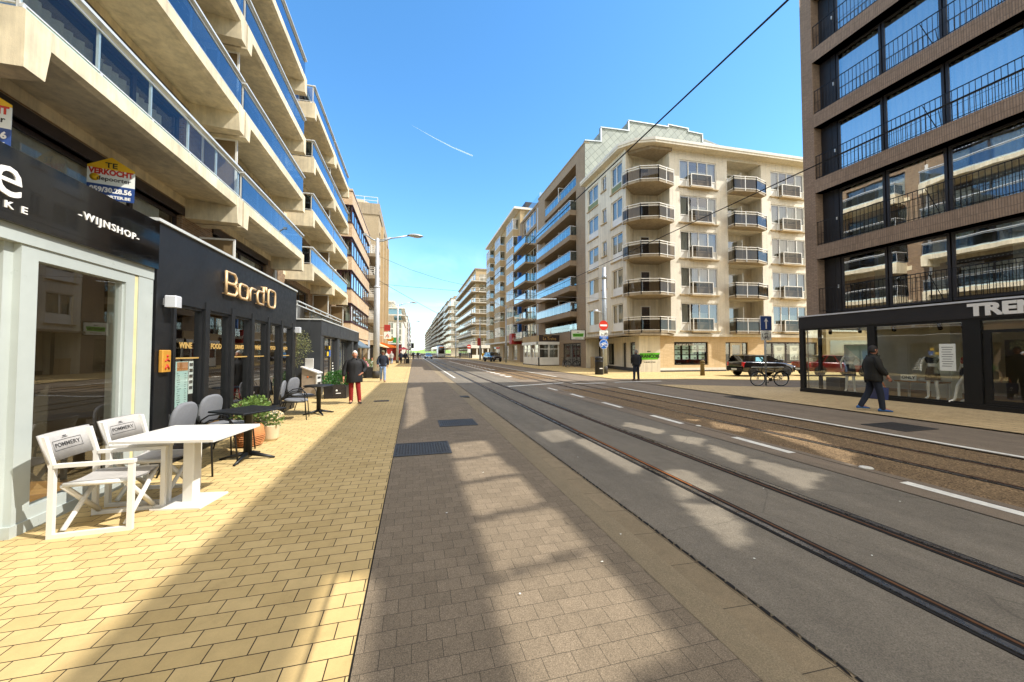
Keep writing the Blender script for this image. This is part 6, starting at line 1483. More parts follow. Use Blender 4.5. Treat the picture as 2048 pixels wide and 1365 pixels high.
def armchair():
    t = thing('armchair', 'grey upholstered terrace armchair with black tube frame', 'chair', group='grey armchairs on the restaurant terrace')
    b = MB(M['greycloth']); n = 14; rings = []
    for z_, off in ((-.02, 0), (.02, .012), (.02, .05)):
        pass
    def pad(c, rx, ry, th, T):   # rounded cushion as a superellipse loft
        rr = []
        for k, (s, h) in enumerate(((.86, -th), (.97, -th * .6), (1., 0), (.97, th * .6), (.86, th))):
            rr.append([T @ Vector((rx * s * math.copysign(abs(math.cos(a)) ** .75, math.cos(a)), ry * s * math.copysign(abs(math.sin(a)) ** .75, math.sin(a)), h)) for a in [2 * math.pi * i / 24 for i in range(24)]])
        b.loft(rr)
    pad(0, .25, .24, .03, Matrix.Translation((.02, 0, .455)) @ Matrix.Rotation(rad(3), 4, 'Y')); b.build('seat', t)
    b = MB(M['greycloth']); pad(0, .235, .23, .028, Matrix.Translation((-.27, 0, .70)) @ Matrix.Rotation(rad(-80), 4, 'Y')); b.build('backrest', t)
    r = .0115
    for s in (-1, 1):
        y = s * .245
        b = MB(M['blackmet']); b.tube([(.27, s * .265, 0), (.235, y, .42), (.22, y, .55), (.17, y, .625), (.05, y, .655), (-.10, y, .635), (-.22, s * .235, .56), (-.245, s * .225, .52)], r, 7); b.build('front_leg', t)
        b = MB(M['blackmet']); b.tube([(-.40, s * .24, 0), (-.25, s * .215, .42), (-.262, s * .215, .55), (-.30, s * .20, .80)], r, 7); b.build('rear_leg', t)
    b = MB(M['blackmet']); b.tube([(.22, -.24, .425), (.22, .24, .425)], r, 6); b.tube([(-.25, -.215, .425), (-.25, .215, .425)], r, 6); b.tube([(.22, -.24, .425), (-.25, -.215, .425)], r, 6); b.tube([(.22, .24, .425), (-.25, .215, .425)], r, 6); b.build('seat_frame', t)
    return t
ac = armchair(); ac['label'] = 'grey upholstered armchair just behind the square white table'; ac.location = (-2.72, 5.93, 0); ac.rotation_euler = (0, 0, rad(-8))
dup(ac, (-2.86, 6.88, 0), rad(-14), 'grey upholstered armchair beside the square black table and the wicker pot')
dup(ac, (-2.74, 9.95, 0), rad(8), 'grey upholstered armchair nearest at the round black table')
dup(ac, (-2.86, 11.0, 0), rad(-20), 'grey upholstered armchair behind the round black table, farthest one')
def black_table(label, square):
    t = thing('table', label, 'table', group='black terrace tables')
    b = MB(M['blackmet'])
    if square: b.bbox(-.36, .36, -.34, .34, .72, .745, .008)
    else: b.lathe([(.001, .72), (.355, .72), (.365, .73), (.36, .745), (.001, .747)], (0, 0, 0), 28)
    b.build('table_top', t); b = MB(M['blackmet']); b.lathe([(.055, .06), (.052, .70), (.075, .715)], (0, 0, 0), 14); b.build('column', t)
    for k in range(4):
        a = k * math.pi / 2 + .5; b = MB(M['blackmet']); b.tube([(.04 * math.cos(a), .04 * math.sin(a), .085), (.2 * math.cos(a), .2 * math.sin(a), .05), (.37 * math.cos(a), .37 * math.sin(a), .012)], [.036, .026, .015], 7); b.build('foot', t)
    return t
bt = black_table('square black table turned cornerwise before the restaurant windows', True); bt.location = (-2.40, 6.43, 0); bt.rotation_euler = (0, 0, rad(-33))
bt = black_table('round black table in front of the far restaurant windows', False); bt.location = (-2.38, 10.62, 0)

# ---------------------------------------------------------------- plants
def foliage(mb, c, r, n, l=(.04, .08), wd=.03, up=.5, flat=1.):
    for _ in range(n):
        d = Vector((random.gauss(0, 1), random.gauss(0, 1), random.gauss(0, 1))).normalized(); q = random.random() ** .45
        p = Vector(c) + Vector((d.x * r[0] * q, d.y * r[1] * q, d.z * r[2] * q * flat))
        dd = Vector((d.x + random.uniform(-.6, .6), d.y + random.uniform(-.6, .6), d.z * .6 + up + random.uniform(-.5, .5)))
        mb.leaf(p, dd, random.uniform(*l), wd * random.uniform(.6, 1.3))
t = thing('flower_pot', 'cream fluted pot of small white flowers beside the black table', 'flower pot')
b = MB(M['fluted']); n = 36
b.loft([[((r + (.006 if k % 2 else 0)) * math.cos(2 * math.pi * k / n), (r + (.006 if k % 2 else 0)) * math.sin(2 * math.pi * k / n), z) for k in range(n)] for r, z in ((.12, 0), (.135, .05), (.155, .26), (.16, .28), (.145, .28), (.14, .24))]); b.build('pot', t)
b = MB(M['leaf']); foliage(b, (0, 0, .36), (.22, .22, .13), 420, (.03, .07), .02, .4); b.build('foliage', t)
b = MB(M['petal'])
pts = []
for _ in range(95):
    a = random.uniform(0, 6.28); e = random.uniform(.1, 1.5); p = (.225 * math.cos(a) * math.cos(e), .225 * math.sin(a) * math.cos(e), .38 + .15 * math.sin(e)); pts.append(p)
    for k in range(7): aa = k * .9 + a; b.leaf(p, (math.cos(aa) + math.cos(a) * .6, math.sin(aa) + math.sin(a) * .6, .5), .024, .014)
b.build('blossom', t); b = MB(M['petal_y'])
for p in pts: b.ball((p[0] * 1.03, p[1] * 1.03, p[2] + .008), .0065, 6, 4)
b.build('flower_heart', t); t.location = (-2.53, 7.72, 0)
t = thing('plant_pot', 'round wicker pot with a leafy sprig shrub against the restaurant glass', 'plant pot')
b = MB(M['terra']); b.lathe([(.14, 0), (.2, .08), (.22, .2), (.2, .32), (.17, .36), (.155, .355), (.15, .3)], (0, 0, 0), 24)
for z in [i * .03 + .03 for i in range(11)]:
    r = .145 + .075 * math.sin(math.pi * min(1, (z + .05) / .4)); b.tube([((r + .004) * math.cos(a), (r + .004) * math.sin(a), z + .006 * math.sin(a * 9)) for a in [2 * math.pi * k / 20 for k in range(20)]], .008, 4, closed=True)
b.build('pot', t); b = MB(M['bark'])
for k in range(9): a = k * .7; b.tube([(.04 * math.cos(a), .04 * math.sin(a), .3), (.14 * math.cos(a), .14 * math.sin(a), .55), (.22 * math.cos(a) * random.uniform(.6, 1.2), .26 * math.sin(a), .66 + random.uniform(-.1, .12))], [.008, .006, .003], 5)
b.build('stem', t); b = MB(M['leaf']); foliage(b, (0, 0, .60), (.27, .34, .17), 620, (.04, .075), .03, .4); b.build('foliage', t); t.location = (-2.72, 7.35, 0)
t = thing('plant_pot', 'second leafy shrub low along the restaurant window, between the two tables', 'plant pot'); b = MB(M['anthr_d']); b.bbox(-.16, .16, -.2, .2, 0, .42, .01); b.build('pot', t); b = MB(M['leaf']); foliage(b, (0, 0, .56), (.2, .36, .17), 450, (.04, .075), .03, .4); b.build('foliage', t); t.location = (-3.05, 8.5, 0)
t = thing('olive_tree', 'slender olive tree in a dark tub in the passage before the bank', 'tree')
b = MB(M['anthr_d']); b.bbox(-.2, .2, -.2, .2, 0, .45, .012); b.build('tub', t); b = MB(M['bark']); b.tube([(0, 0, .4), (.02, .01, .8), (-.01, .0, 1.2), (.03, .02, 1.6), (.05, .0, 2.2)], [.028, .024, .02, .015, .006], 7)
for k in range(10): a = k * 1.3; z = 1.1 + .1 * k; b.tube([(.0, 0, z), (.16 * math.cos(a), .16 * math.sin(a), z + .16), (.36 * math.cos(a), .36 * math.sin(a), z + .3)], [.01, .007, .003], 5)
b.build('trunk', t); b = MB(M['leaf_ol'])
for c, r, n in (((.05, 0, 1.95), (.42, .42, .42), 900), ((.22, -.1, 1.7), (.34, .3, .28), 400), ((-.2, .1, 1.55), (.3, .3, .26), 350), ((.05, 0, 1.3), (.26, .26, .2), 160)): foliage(b, c, r, n, (.035, .07), .016, .2)
b.build('crown', t); t.location = (-3.72, 13.3, 0)
def planter(label, loc, sx=.36, sy=.55, h=.42, r=(.5, .7, .32), m='leaf_dk', n=1500, bz=.62):
    t = thing('planter', label, 'planter'); b = MB(M['anthr_d']); b.bbox(-sx, sx, -sy, sy, 0, h, .012); b.mat(M['soil']); b.box(-sx + .03, sx - .03, -sy + .03, sy - .03, h - .02, h + .002); b.build('box', t)
    b = MB(M[m]); foliage(b, (0, 0, bz), r, n, (.05, .10), .035, .45); b.build('foliage', t); t.location = loc
planter('dark planter box with a dense green bush behind the white haired man', (-2.62, 14.5, 0)); planter('dark planter box with sparse plants by the seated woman in pink', (-2.75, 25.2, 0), .3, .5, .65, (.4, .5, .3), 'leaf', 500, .85)
t = thing('menu_stand', 'white and taupe sloping dispenser stand in front of the bank office side', 'stand')
b = MB(M['palegreen'] if False else pm('taupe_panel', '#a89a8a', .5)); b.prism([(-.27, 0), (.22, 0), (.22, .86), (-.27, 1.06)], 'y', -.16, .16); b.build('body', t)
b = MB(M['white']); b.prism([(.0, 0), (.30, 0), (.30, .86), (.0, .88)], 'y', -.19, -.165) if False else b.box(.221, .26, -.17, .17, 0, .86); b.prism([(-.30, 1.10), (.30, .88), (.30, .84), (-.30, 1.06)], 'y', -.20, .20); b.bbox(-.24, .06, -.015, .015, 1.03, 1.38, .01); b.build('sloping_lid', t)
b = MB(M['castiron'])
for z in (.25, .45, .65): b.box(.261, .266, -.12, .12, z, z + .08)
b.build('slot', t); b = MB(M['orange']); b.lathe([(.001, 0), (.03, 0), (.03, .004), (.001, .004)], (-.06, -.168, .72), 12, 'y'); b.mat(M['castiron']); b.box(-.01, .1, -.165, -.161, .705, .735); b.build('logo_mark', t); t.location = (-3.55, 14.75, 0); t.rotation_euler = (0, 0, rad(-12))

# ---------------------------------------------------------------- bin, bollard
t = thing('litter_bin', 'round black litter bin with slot at the foot of the mast', 'litter bin')
b = MB(M['blackmet']); b.lathe([(.29, 0), (.30, .03), (.30, .90), (.31, .92), (.31, .97), (.29, .98), (.29, 1.12), (.31, 1.13), (.31, 1.19), (.27, 1.25), (.1, 1.30), (.001, 1.31)], (0, 0, 0), 24); b.build('body', t)
b = MB(M['dark']); b.bbox(-.15, .15, -.305, -.28, 1.0, 1.11, .01); b.build('slot', t); b = MB(M['letwhite']); b.box(-.12, .12, -.312, -.302, .42, .48); b.build('label_strip', t); t.location = (12.85, 24.1, 0)
t = thing('bollard', 'weathered wooden bollard on the sunlit corner pavement', 'bollard')
b = MB(pm('weathered_olive_wood', '#6a5a34', .85, var=.3, vs=12, bump=.4)); b.lathe([(.15, 0), (.13, .72), (.13, .74), (.165, .76), (.165, .84), (.12, .86), (.12, .90), (.16, .92), (.15, 1.0), (.08, 1.06), (.001, 1.07)], (0, 0, 0), 14); b.build('post', t); t.location = (19.2, 21.3, 0)
t = thing('utility_cabinet', 'small pale utility cabinet against the wall behind the litter bin', 'cabinet'); b = MB(M['plast_beige']); b.bbox(-.3, .3, -.25, .25, 0, 1.15, .015); b.build('body', t); b = MB(M['castiron']); b.box(-.004, .004, -.256, -.25, .1, 1.1); b.build('door_joint', t); t.location = (17.6, 34.0, 0)

# ================================================================ bicycles
def bicycle(label, m='blackmet', group=None):
    t = thing('bicycle', label, 'bicycle', group=group); r = .33; A, B = (-.53, 0, r), (.55, 0, r); cr = (-.08, 0, .29); seat = (-.24, 0, .80); hd = (.36, 0, .82); hd2 = (.385, 0, .66)
    for c in (A, B):
        b = MB(M['rubber']); b.tube([(c[0] + r * math.cos(a), 0, c[2] + r * math.sin(a)) for a in [2 * math.pi * k / 32 for k in range(32)]], .021, 7, closed=True); w_ = b.build('wheel', t)
        b = MB(M['galv']); b.tube([(c[0] + (r - .025) * math.cos(a), 0, c[2] + (r - .025) * math.sin(a)) for a in [2 * math.pi * k / 32 for k in range(32)]], .011, 5, closed=True); b.lathe([(.02, -.05), (.02, .05)], c, 8, 'y')
        for k in range(16): a = 2 * math.pi * k / 16; b.tube([(c[0], .03 * (-1) ** k, c[2]), (c[0] + (r - .03) * math.cos(a + .2 * (-1) ** (k // 2)), 0, c[2] + (r - .03) * math.sin(a + .2 * (-1) ** (k // 2)))], .0025, 3)
        b.build('rim', w_)
    b = MB(M[m]); q = .017
    for a, c in ((cr, hd2), (seat, cr), ((seat[0] + .03, 0, .70), hd), ):
        b.tube([a, c], q, 7)
    for s in (-.05, .05): b.tube([(cr[0], s * .6, cr[2]), (A[0], s, A[2])], .010, 6); b.tube([(seat[0] + .02, s * .5, .72), (A[0], s, A[2])], .009, 6); b.tube([(hd2[0], s * .9, hd2[2] - .03), (B[0] - .03, s, B[2] + .12), (B[0], s, B[2])], .012, 6)
    b.tube([hd2, (hd[0] - .02, 0, .95)], .018, 7); b.build('frame', t)
    b = MB(M['blackmet']); b.tube([(.20, -.29, .98), (.26, -.28, 1.02), (.34, -.18, 1.03), (.34, 0, .97), (.34, .18, 1.03), (.26, .28, 1.02), (.20, .29, .98)], .012, 6); b.build('handlebar', t)
    b = MB(M['rubber']); b.loft([[(-.38, .07 * math.cos(a), .845 + .03 * math.sin(a)) for a in [i * 1.047 for i in range(6)]], [(-.30, .085 * math.cos(a), .855 + .03 * math.sin(a)) for a in [i * 1.047 for i in range(6)]], [(-.18, .035 * math.cos(a), .85 + .025 * math.sin(a)) for a in [i * 1.047 for i in range(6)]], [(-.08, .02 * math.cos(a), .845 + .02 * math.sin(a)) for a in [i * 1.047 for i in range(6)]]]); b.tube([seat, (-.25, 0, .85)], .013, 6); b.build('saddle', t)
    b = MB(M['castiron']); b.lathe([(.085, -.005), (.085, .005)], (cr[0], -.06, cr[2]), 18, 'y'); b.tube([(cr[0], -.08, cr[2]), (cr[0] + .1, -.08, cr[2] - .14)], .011, 5); b.tube([(cr[0], .08, cr[2]), (cr[0] - .1, .08, cr[2] + .14)], .011, 5); b.box(cr[0] + .06, cr[0] + .15, -.16, -.08, cr[2] - .155, cr[2] - .13); b.box(cr[0] - .15, cr[0] - .06, .08, .16, cr[2] + .13, cr[2] + .155); b.tube([(cr[0], -.06, cr[2] + .08), (A[0], -.06, A[2] + .04)], .006, 4); b.tube([(cr[0], -.06, cr[2] - .08), (A[0], -.06, A[2] - .04)], .006, 4); b.build('crank', t)
    b = MB(M[m])
    for c, a0, a1 in ((A, 10, 190), (B, 30, 170)): b.tube([(c[0] + (r + .04) * math.cos(rad(a)), 0, c[2] + (r + .04) * math.sin(rad(a))) for a in range(a0, a1 + 1, 16)], .017, 5)
    b.build('mudguard', t)
    b = MB(M[m]); b.box(-.82, -.38, -.06, .06, .735, .75)
    for s in (-.055, .055): b.tube([(-.75, s, .74), (-.53, s, .34)], .006, 4); b.tube([(-.40, s, .74), (-.53, s, .34)], .006, 4)
    b.build('rear_rack', t)
    return t
bk = bicycle('black upright bicycle leaning on the blue one way sign post', group='parked bicycles'); bk.location = (16.42, 13.98, 0); bk.rotation_euler = (rad(-3), 0, rad(-18 + 180))
dup(bk, (16.05, 38.0, 0), rad(82), 'dark bicycle parked against the taupe wall by the shop windows'); dup(bk, (16.3, 36.6, 0), rad(10), 'second dark bicycle standing across the taupe shop window')
dup(bk, (-3.1, 29.5, 0), rad(95), 'bicycle parked at the cafe terrace behind the nearest left lamp')
# ================================================================ people
def skinned(joints, edges, rad_, root, sub=2):
    """grow one continuous surface over a joint skeleton (Skin + Subdivision), returned as plain vertices and faces"""
    names = list(joints); me = bpy.data.meshes.new('skeleton'); me.from_pydata([joints[n] for n in names], [(names.index(a), names.index(b)) for a, b in edges], [])
    o = bpy.data.objects.new('skeleton', me); COL.objects.link(o)
    md = o.modifiers.new('skin', 'SKIN'); md.use_smooth_shade = True; md.branch_smoothing = .6
    for i, n in enumerate(names):
        r = rad_[n]; me.skin_vertices[0].data[i].radius = r if isinstance(r, tuple) else (r, r); me.skin_vertices[0].data[i].use_root = n == root
    s_ = o.modifiers.new('sub', 'SUBSURF'); s_.levels = sub; s_.render_levels = sub
    dg = bpy.context.evaluated_depsgraph_get(); dg.update(); m2 = bpy.data.meshes.new_from_object(o.evaluated_get(dg))
    r = [tuple(v.co) for v in m2.vertices], [tuple(p.vertices) for p in m2.polygons]
    bpy.data.objects.remove(o); bpy.data.meshes.remove(m2); bpy.data.meshes.remove(me); return r

STAND = dict(elL=(.27, .03, 1.14), elR=(-.27, .03, 1.14), wrL=(.28, -.06, .90), wrR=(-.28, -.06, .90), hnL=(.28, -.08, .80), hnR=(-.28, -.08, .80),
             knL=(.10, -.02, .50), knR=(-.10, -.02, .50), anL=(.11, .03, .09), anR=(-.11, .03, .09))
WALK = dict(STAND, elL=(.27, .10, 1.15), wrL=(.27, .14, .92), hnL=(.27, .13, .82), elR=(-.27, -.04, 1.15), wrR=(-.27, -.18, .95), hnR=(-.27, -.22, .86),
            knL=(.09, -.16, .52), anL=(.09, -.22, .11), knR=(-.09, .02, .49), anR=(-.09, .26, .15))
def person(label, loc, rz, h=1.74, pose=None, jacket='blackcl', trousers='navytr', shoes='shoe', hair='hairg', skin='skin', build=1., cap=None, detail=True, long_hair=False, jl=.82, group=None, look=0., skirt=False):
    t = thing('person', label, 'person', group=group); J = dict(STAND)
    if pose: J.update(pose)
    J.update(pel=(0, 0, .94), wai=(0, 0, 1.06), che=(0, -.01, 1.30), nec=(0, .0, 1.47), hed=(0, -.015, 1.56), shL=(.175 * build, 0, 1.405), shR=(-.175 * build, 0, 1.405), hiL=(.09, 0, .90), hiR=(-.09, 0, .90))
    for s in 'LR':
        a = J['an' + s]; J['to' + s] = (a[0] * 1.15, a[1] - .15, max(.035, a[2] - .06))
    S_ = h / 1.75; sub_ = 2 if detail else 1
    def put(name, js, es, rs, root, m, flat=.72, thick=1.):
        vs, fs = skinned({k: J[k] for k in js}, es, {k: rs[k] * thick for k in js}, root, sub_)
        vs = [(x, y * (flat if abs(x) < .24 and z > .85 and z < 1.42 else 1.), z) for x, y, z in vs]
        return vs, fs
    R0 = dict(pel=.135, wai=.125, che=.145, nec=.055, hed=.06, shL=.062, shR=.062, elL=.043, elR=.043, wrL=.029, wrR=.029, hnL=.036, hnR=.036, hiL=.09, hiR=.09, knL=.058, knR=.058, anL=.038, anR=.038, toL=.034, toR=.034)
    E0 = [('pel', 'wai'), ('wai', 'che'), ('che', 'nec'), ('nec', 'hed')] + [(a + s, b + s) for s in 'LR' for a, b in (('sh', 'el'), ('el', 'wr'), ('wr', 'hn'), ('hi', 'kn'), ('kn', 'an'), ('an', 'to'))] + [('che', 'shL'), ('che', 'shR'), ('pel', 'hiL'), ('pel', 'hiR')]
    b = MB(M[skin]); vs, fs = put('body', list(R0), E0, R0, 'pel', skin); b.add(vs, fs, smooth=True)
    # head with face; turned by look
    Mh = Matrix.Translation((0, -.02, 1.615)) @ Matrix.Rotation(look, 4, 'Z'); hb = MB(M[skin], Mh); n, m = 16, 14; pv = []
    for i in range(m + 1):
        th = math.pi * i / m
        for k in range(n):
            a = 2 * math.pi * k / n; x, y, z = .075 * math.sin(th) * math.cos(a), .098 * math.sin(th) * math.sin(a), -.118 * math.cos(th)
            if z < -.02: x *= 1 - .22 * min(1, (-.02 - z) / .09); y = y * .9 if y > 0 else y
            if y < 0 and abs(x) < .02 and -.035 < z < .02: y -= .020 * (1 - abs(x) / .02) * (1 - max(0, z) / .03)
            if y < -.05 and abs(z - .018) < .016 and .015 < abs(x) < .05: y += .010
            if y < -.03 and z < -.085: y -= .008
            pv.append((x, y, z))
    hb.add(pv, [(i * n + k, i * n + (k + 1) % n, (i + 1) * n + (k + 1) % n, (i + 1) * n + k) for i in range(m) for k in range(n)], smooth=True)
    for s in (-1, 1): hb.ball((s * .076, .008, -.005), (.012, .02, .03), 8, 6)
    b.add(hb.v, hb.f, smooth=True)
    if detail:   # fingers and thumb
        for s in 'LR':
            w0, h0 = Vector(J['wr' + s]), Vector(J['hn' + s]); d = (h0 - w0).normalized(); sd = d.cross(Vector((1, 0, 0))).normalized(); cu = Vector((-1 if s == 'L' else 1, 0, 0))
            for k, (o_, l) in enumerate(((-.028, .062), (-.010, .078), (.009, .085), (.028, .074))):
                p = h0 + sd * o_; b.tube([p, p + d * l * .55 + cu * .004, p + d * l * .95 + cu * .028], [.0095, .0085, .006], 6)
            p = w0 + d * .03 + sd * -.02; b.tube([p, p + sd * -.035 + d * .03 + cu * .01, p + sd * -.04 + d * .065 + cu * .018], [.011, .010, .007], 6)
    bo = b.build('body', t)
    e = MB(M['letblack'], Mh)
    for s in (-1, 1): e.ball((s * .030, -.083, .018), (.010, .006, .006), 8, 5); e.tube([(s * .014, -.094, .038), (s * .046, -.084, .038)], .004, 4)
    e.mat(M['redtr']); e.tube([(-.024, -.086, -.058), (0, -.092, -.060), (.024, -.086, -.058)], .004, 5); e.build('face_detail', bo)
    # hair or cap
    hb = MB(M[hair], Mh); n = 14; rings = []
    for i in range(9):
        th = (.5 + .5 * i / 8) * math.pi * .96; rr = []
        for k in range(n):
            a = 2 * math.pi * k / n; drop = (.06 if math.sin(a) > -.2 else -.075 if math.sin(a) < -.55 else -.02)
            z = -.132 * math.cos(th) - drop * (1 - i / 8) + .004 * math.sin(7 * a + i); q = math.sqrt(max(.012, 1 - (z / .133) ** 2)); wv = 1 + .035 * math.sin(6 * a + 1.7 * i)
            rr.append((.085 * q * math.cos(a) * wv, .110 * q * math.sin(a) * wv + .008, z))
        rings.append(rr)
    hb.loft(rings, cap=True)
    if long_hair: hb.loft([[(.085 * q * math.cos(a), .05 + .05 * q * math.sin(a), z) for a in [2 * math.pi * k / 10 for k in range(10)]] for z, q in ((.05, 1), (-.08, 1.1), (-.2, 1.0), (-.24, .5))])
    hb.build('hair', bo)
    if cap:
        cb = MB(M[cap], Mh); cb.loft([[(.09 * q * math.cos(a), .115 * q * math.sin(a) + .004, z) for a in [2 * math.pi * k / 16 for k in range(16)]] for z, q in ((.045, 1), (.09, .96), (.125, .7), (.14, .1))])
        cb.loft([[(x, -.10 - .07 * math.cos(x * 17), .05 + dz - x * x * 2) for x in [-.075 + .15 * k / 8 for k in range(9)]] + [] for dz in (.0,)] + [[(x, -.085, .055 - x * x * 2) for x in [-.075 + .15 * k / 8 for k in range(9)]]], cap=False, closed=False); cb.build('cap', t)
    # clothes
    RT = dict(pel=.15, hiL=.105, hiR=.105, knL=.080, knR=.080, anL=.066, anR=.066, cfL=.066, cfR=.066)
    for s in 'LR': a = J['an' + s]; J['cf' + s] = (a[0], a[1] + .01, a[2] - .055)
    c = MB(M[trousers])
    if skirt: c.loft([[(r * math.cos(a), .8 * r * math.sin(a), z) for a in [2 * math.pi * k / 18 for k in range(18)]] for z, r in ((1.02, .14), (.9, .19), (.6, .23), (.52, .235))])
    vs, fs = put('trousers', list(RT), [('pel', 'hiL'), ('pel', 'hiR'), ('hiL', 'knL'), ('knL', 'anL'), ('hiR', 'knR'), ('knR', 'anR'), ('anL', 'cfL'), ('anR', 'cfR')], RT, 'pel', trousers); c.add(vs, fs, smooth=True); c.build('trousers', t)
    RJ = dict(che=.13, shL=.10, shR=.10, elL=.082, elR=.082, wrL=.062, wrR=.062)
    c = MB(M[jacket]); vs, fs = put('jacket', list(RJ), [('che', 'shL'), ('che', 'shR'), ('shL', 'elL'), ('elL', 'wrL'), ('shR', 'elR'), ('elR', 'wrR')], RJ, 'che', jacket); c.add(vs, fs, smooth=True)
    tr = []; ph = random.uniform(0, 6)
    for z, rx, ry in ((jl + .03, .17, .12), (jl, .205, .145), (jl + .02, .212, .152), (.96, .200, .148), (1.06, .192, .142), (1.18, .200, .146), (1.29, .205, .146), (1.37, .195, .130), (1.43, .150, .105), (1.475, .085, .08)):
        k_ = build if z < 1.4 else 1 + (build - 1) * .5
        tr.append([(rx * k_ * math.cos(a) * (1 + .022 * math.sin(5 * a + 31 * z + ph)), ry * k_ * math.sin(a) * (1 + .03 * math.sin(3 * a + 43 * z + ph)), z + .012 * math.sin(2 * a + ph) * (z < 1.0)) for a in [2 * math.pi * q / 24 for q in range(24)]])
    c.loft(tr)
    c.loft([[(r * math.cos(a), .85 * r * math.sin(a) - .005, z + .012 * math.sin(a)) for a in [2 * math.pi * k / 14 for k in range(14)]] for z, r in ((1.42, .10), (1.47, .078), (1.51, .074), (1.50, .062))]); jo = c.build('jacket', t)
    if detail:
        c = MB(M['dark']); c.box(-.006, .006, -.151 * build, -.10, jl + .05, 1.30); c.build('zip', jo)
    for s in 'LR':
        a, q = Vector(J['an' + s]), Vector(J['to' + s]); d = Vector((q.x - a.x, q.y - a.y, 0)).normalized(); x = Vector((-d.y, d.x, 0)); z0 = max(0., a.z - .085); c = MB(M[shoes]); rings = []
        for u, w_, hh in ((-.09, .030, .06), (-.06, .042, .085), (.0, .043, .09), (.07, .046, .07), (.14, .048, .05), (.185, .036, .035), (.20, .015, .02)):
            o_ = Vector((a.x, a.y, 0)) + d * u; rings.append([tuple(o_ + x * (w_ * math.cos(k)) + Vector((0, 0, z0 + hh * .5 * (1 + math.sin(k))))) for k in [2 * math.pi * i / 10 for i in range(10)]])
        c.loft(rings); c.build('shoe', t)
    t.location = loc; t.rotation_euler = (0, 0, rz); t.scale = (S_, S_, S_); return t

def carrier(label, loc, rz, w_, h, d, m, handle=.16, hm=None, lines=True):
    t = thing('carrier_bag', label, 'bag'); b = MB(M[m]); b.loft([[(-w_ * q, -d * q, z), (w_ * q, -d * q, z), (w_ * q, d * q, z), (-w_ * q, d * q, z)] for z, q in ((0, .94), (h * .5, 1.0), (h, 1.02))], smooth=False); b.build('body', t)
    b = MB(M[hm or m])
    for y in (-d, d): b.tube([(-w_ * .45, y, h), (-w_ * .3, y * .5, h + handle * .8), (0, y * .15, h + handle), (w_ * .3, y * .5, h + handle * .8), (w_ * .45, y, h)], .007, 5)
    b.build('handle', t)
    if lines:
        b = MB(M['letwhite']); b.box(-w_ * .5, w_ * .3, -d * 1.03, -d * 1.01, h * .3, h * .36); b.ball((-w_ * .4, -d * 1.0, h * .55), (.03, .006, .03), 8, 5); b.build('print', t)
    t.location = loc; t.rotation_euler = (0, 0, rz); return t

person('white haired older man in black padded jacket and red trousers walking toward the camera', (-1.80, 12.55, 0), rad(8), 1.66, dict(elL=(.34, .06, 1.16), wrL=(.24, -.08, 1.0), hnL=(.19, -.12, .96), elR=(-.30, .0, 1.14), wrR=(-.33, -.06, .88), hnR=(-.335, -.07, .78), knL=(.12, -.04, .5), anL=(.16, -.04, .09), anR=(-.10, .06, .09)), 'blackcl', 'redtr', 'shoe', 'hairw', 'skin', 1.22, jl=.69)
carrier('dark glossy paper bag held by the white haired man', (-2.22, 12.42, .22), rad(10), .17, .38, .07, 'bagpl')
person('man in khaki cap, dark jacket and pale jeans walking beside the lamp', (-1.62, 21.2, 0), rad(5), 1.70, WALK, 'navytr', 'jean', 'shoebr', 'hairg', 'skin2', 1.02, cap='cap', jl=.86)
person('man in black jacket and blue trainers walking past the fashion shop with a bag', (12.15, 7.28, 0), rad(52), 1.80, dict(WALK, elL=(.28, .06, 1.15), wrL=(.29, .0, .92), hnL=(.29, -.02, .82), knL=(.09, .06, .50), anL=(.09, .24, .13), knR=(-.09, -.10, .50), anR=(-.09, -.14, .09)), 'olivecl', 'navytr', 'shoeb', 'hairb', 'skin2', 1.18, jl=.80, look=rad(18))
carrier('navy blue shopping bag with orange handles held by the man at the fashion shop', (12.52, 7.38, .30), rad(60), .23, .33, .09, 'bagbl', .17, 'orange')
person('man in black seen from behind, standing on the kerb before the cream corner', (12.25, 18.6, 0), rad(176), 1.76, dict(knL=(.12, 0, .5), anL=(.19, .10, .09), knR=(-.12, -.02, .5), anR=(-.17, -.06, .09), elL=(.25, -.03, 1.16), wrL=(.16, -.16, 1.02), hnL=(.12, -.2, .98), elR=(-.29, .0, 1.15)), 'blackcl', 'navytr', 'shoebr', 'hairg', 'skin', 1.15, jl=.84, look=rad(10))
# smaller figures further off
SIT = dict(elL=(.26, -.06, 1.16), elR=(-.26, -.06, 1.16), wrL=(.2, -.26, 1.02), wrR=(-.2, -.26, 1.02), hnL=(.16, -.32, 1.0), hnR=(-.16, -.32, 1.0), knL=(.13, -.40, .92), knR=(-.13, -.40, .92), anL=(.13, -.42, .48), anR=(-.13, -.42, .48))
t = person('woman in a pink knit sitting at the cafe terrace behind the planter', (-3.35, 27.5, -.40), rad(40), 1.66, SIT, 'pink', 'navytr', 'shoe', 'hairr', 'skin', 1.1, detail=False)
t = person('woman with long auburn hair in a white top sitting next to the woman in pink', (-2.85, 27.9, -.40), rad(-20), 1.62, SIT, 'paper', 'jean', 'shoe', 'hairr', 'skin', 1.0, detail=False, long_hair=True)
def stool(label, loc):
    t = thing('cafe_chair', label, 'chair', group='brown cafe chairs'); b = MB(M['wood']); b.bbox(-.2, .2, -.2, .2, .42, .46, .01); b.build('seat', t); b = MB(M['wood']); b.bbox(-.2, .2, .17, .2, .46, .85, .01); b.build('backrest', t)
    for x in (-.17, .17):
        for y in (-.17, .17): b = MB(M['blackmet']); b.tube([(x, y, 0), (x, y, .42)], .014, 5); b.build('leg', t)
    t.location = loc; return t
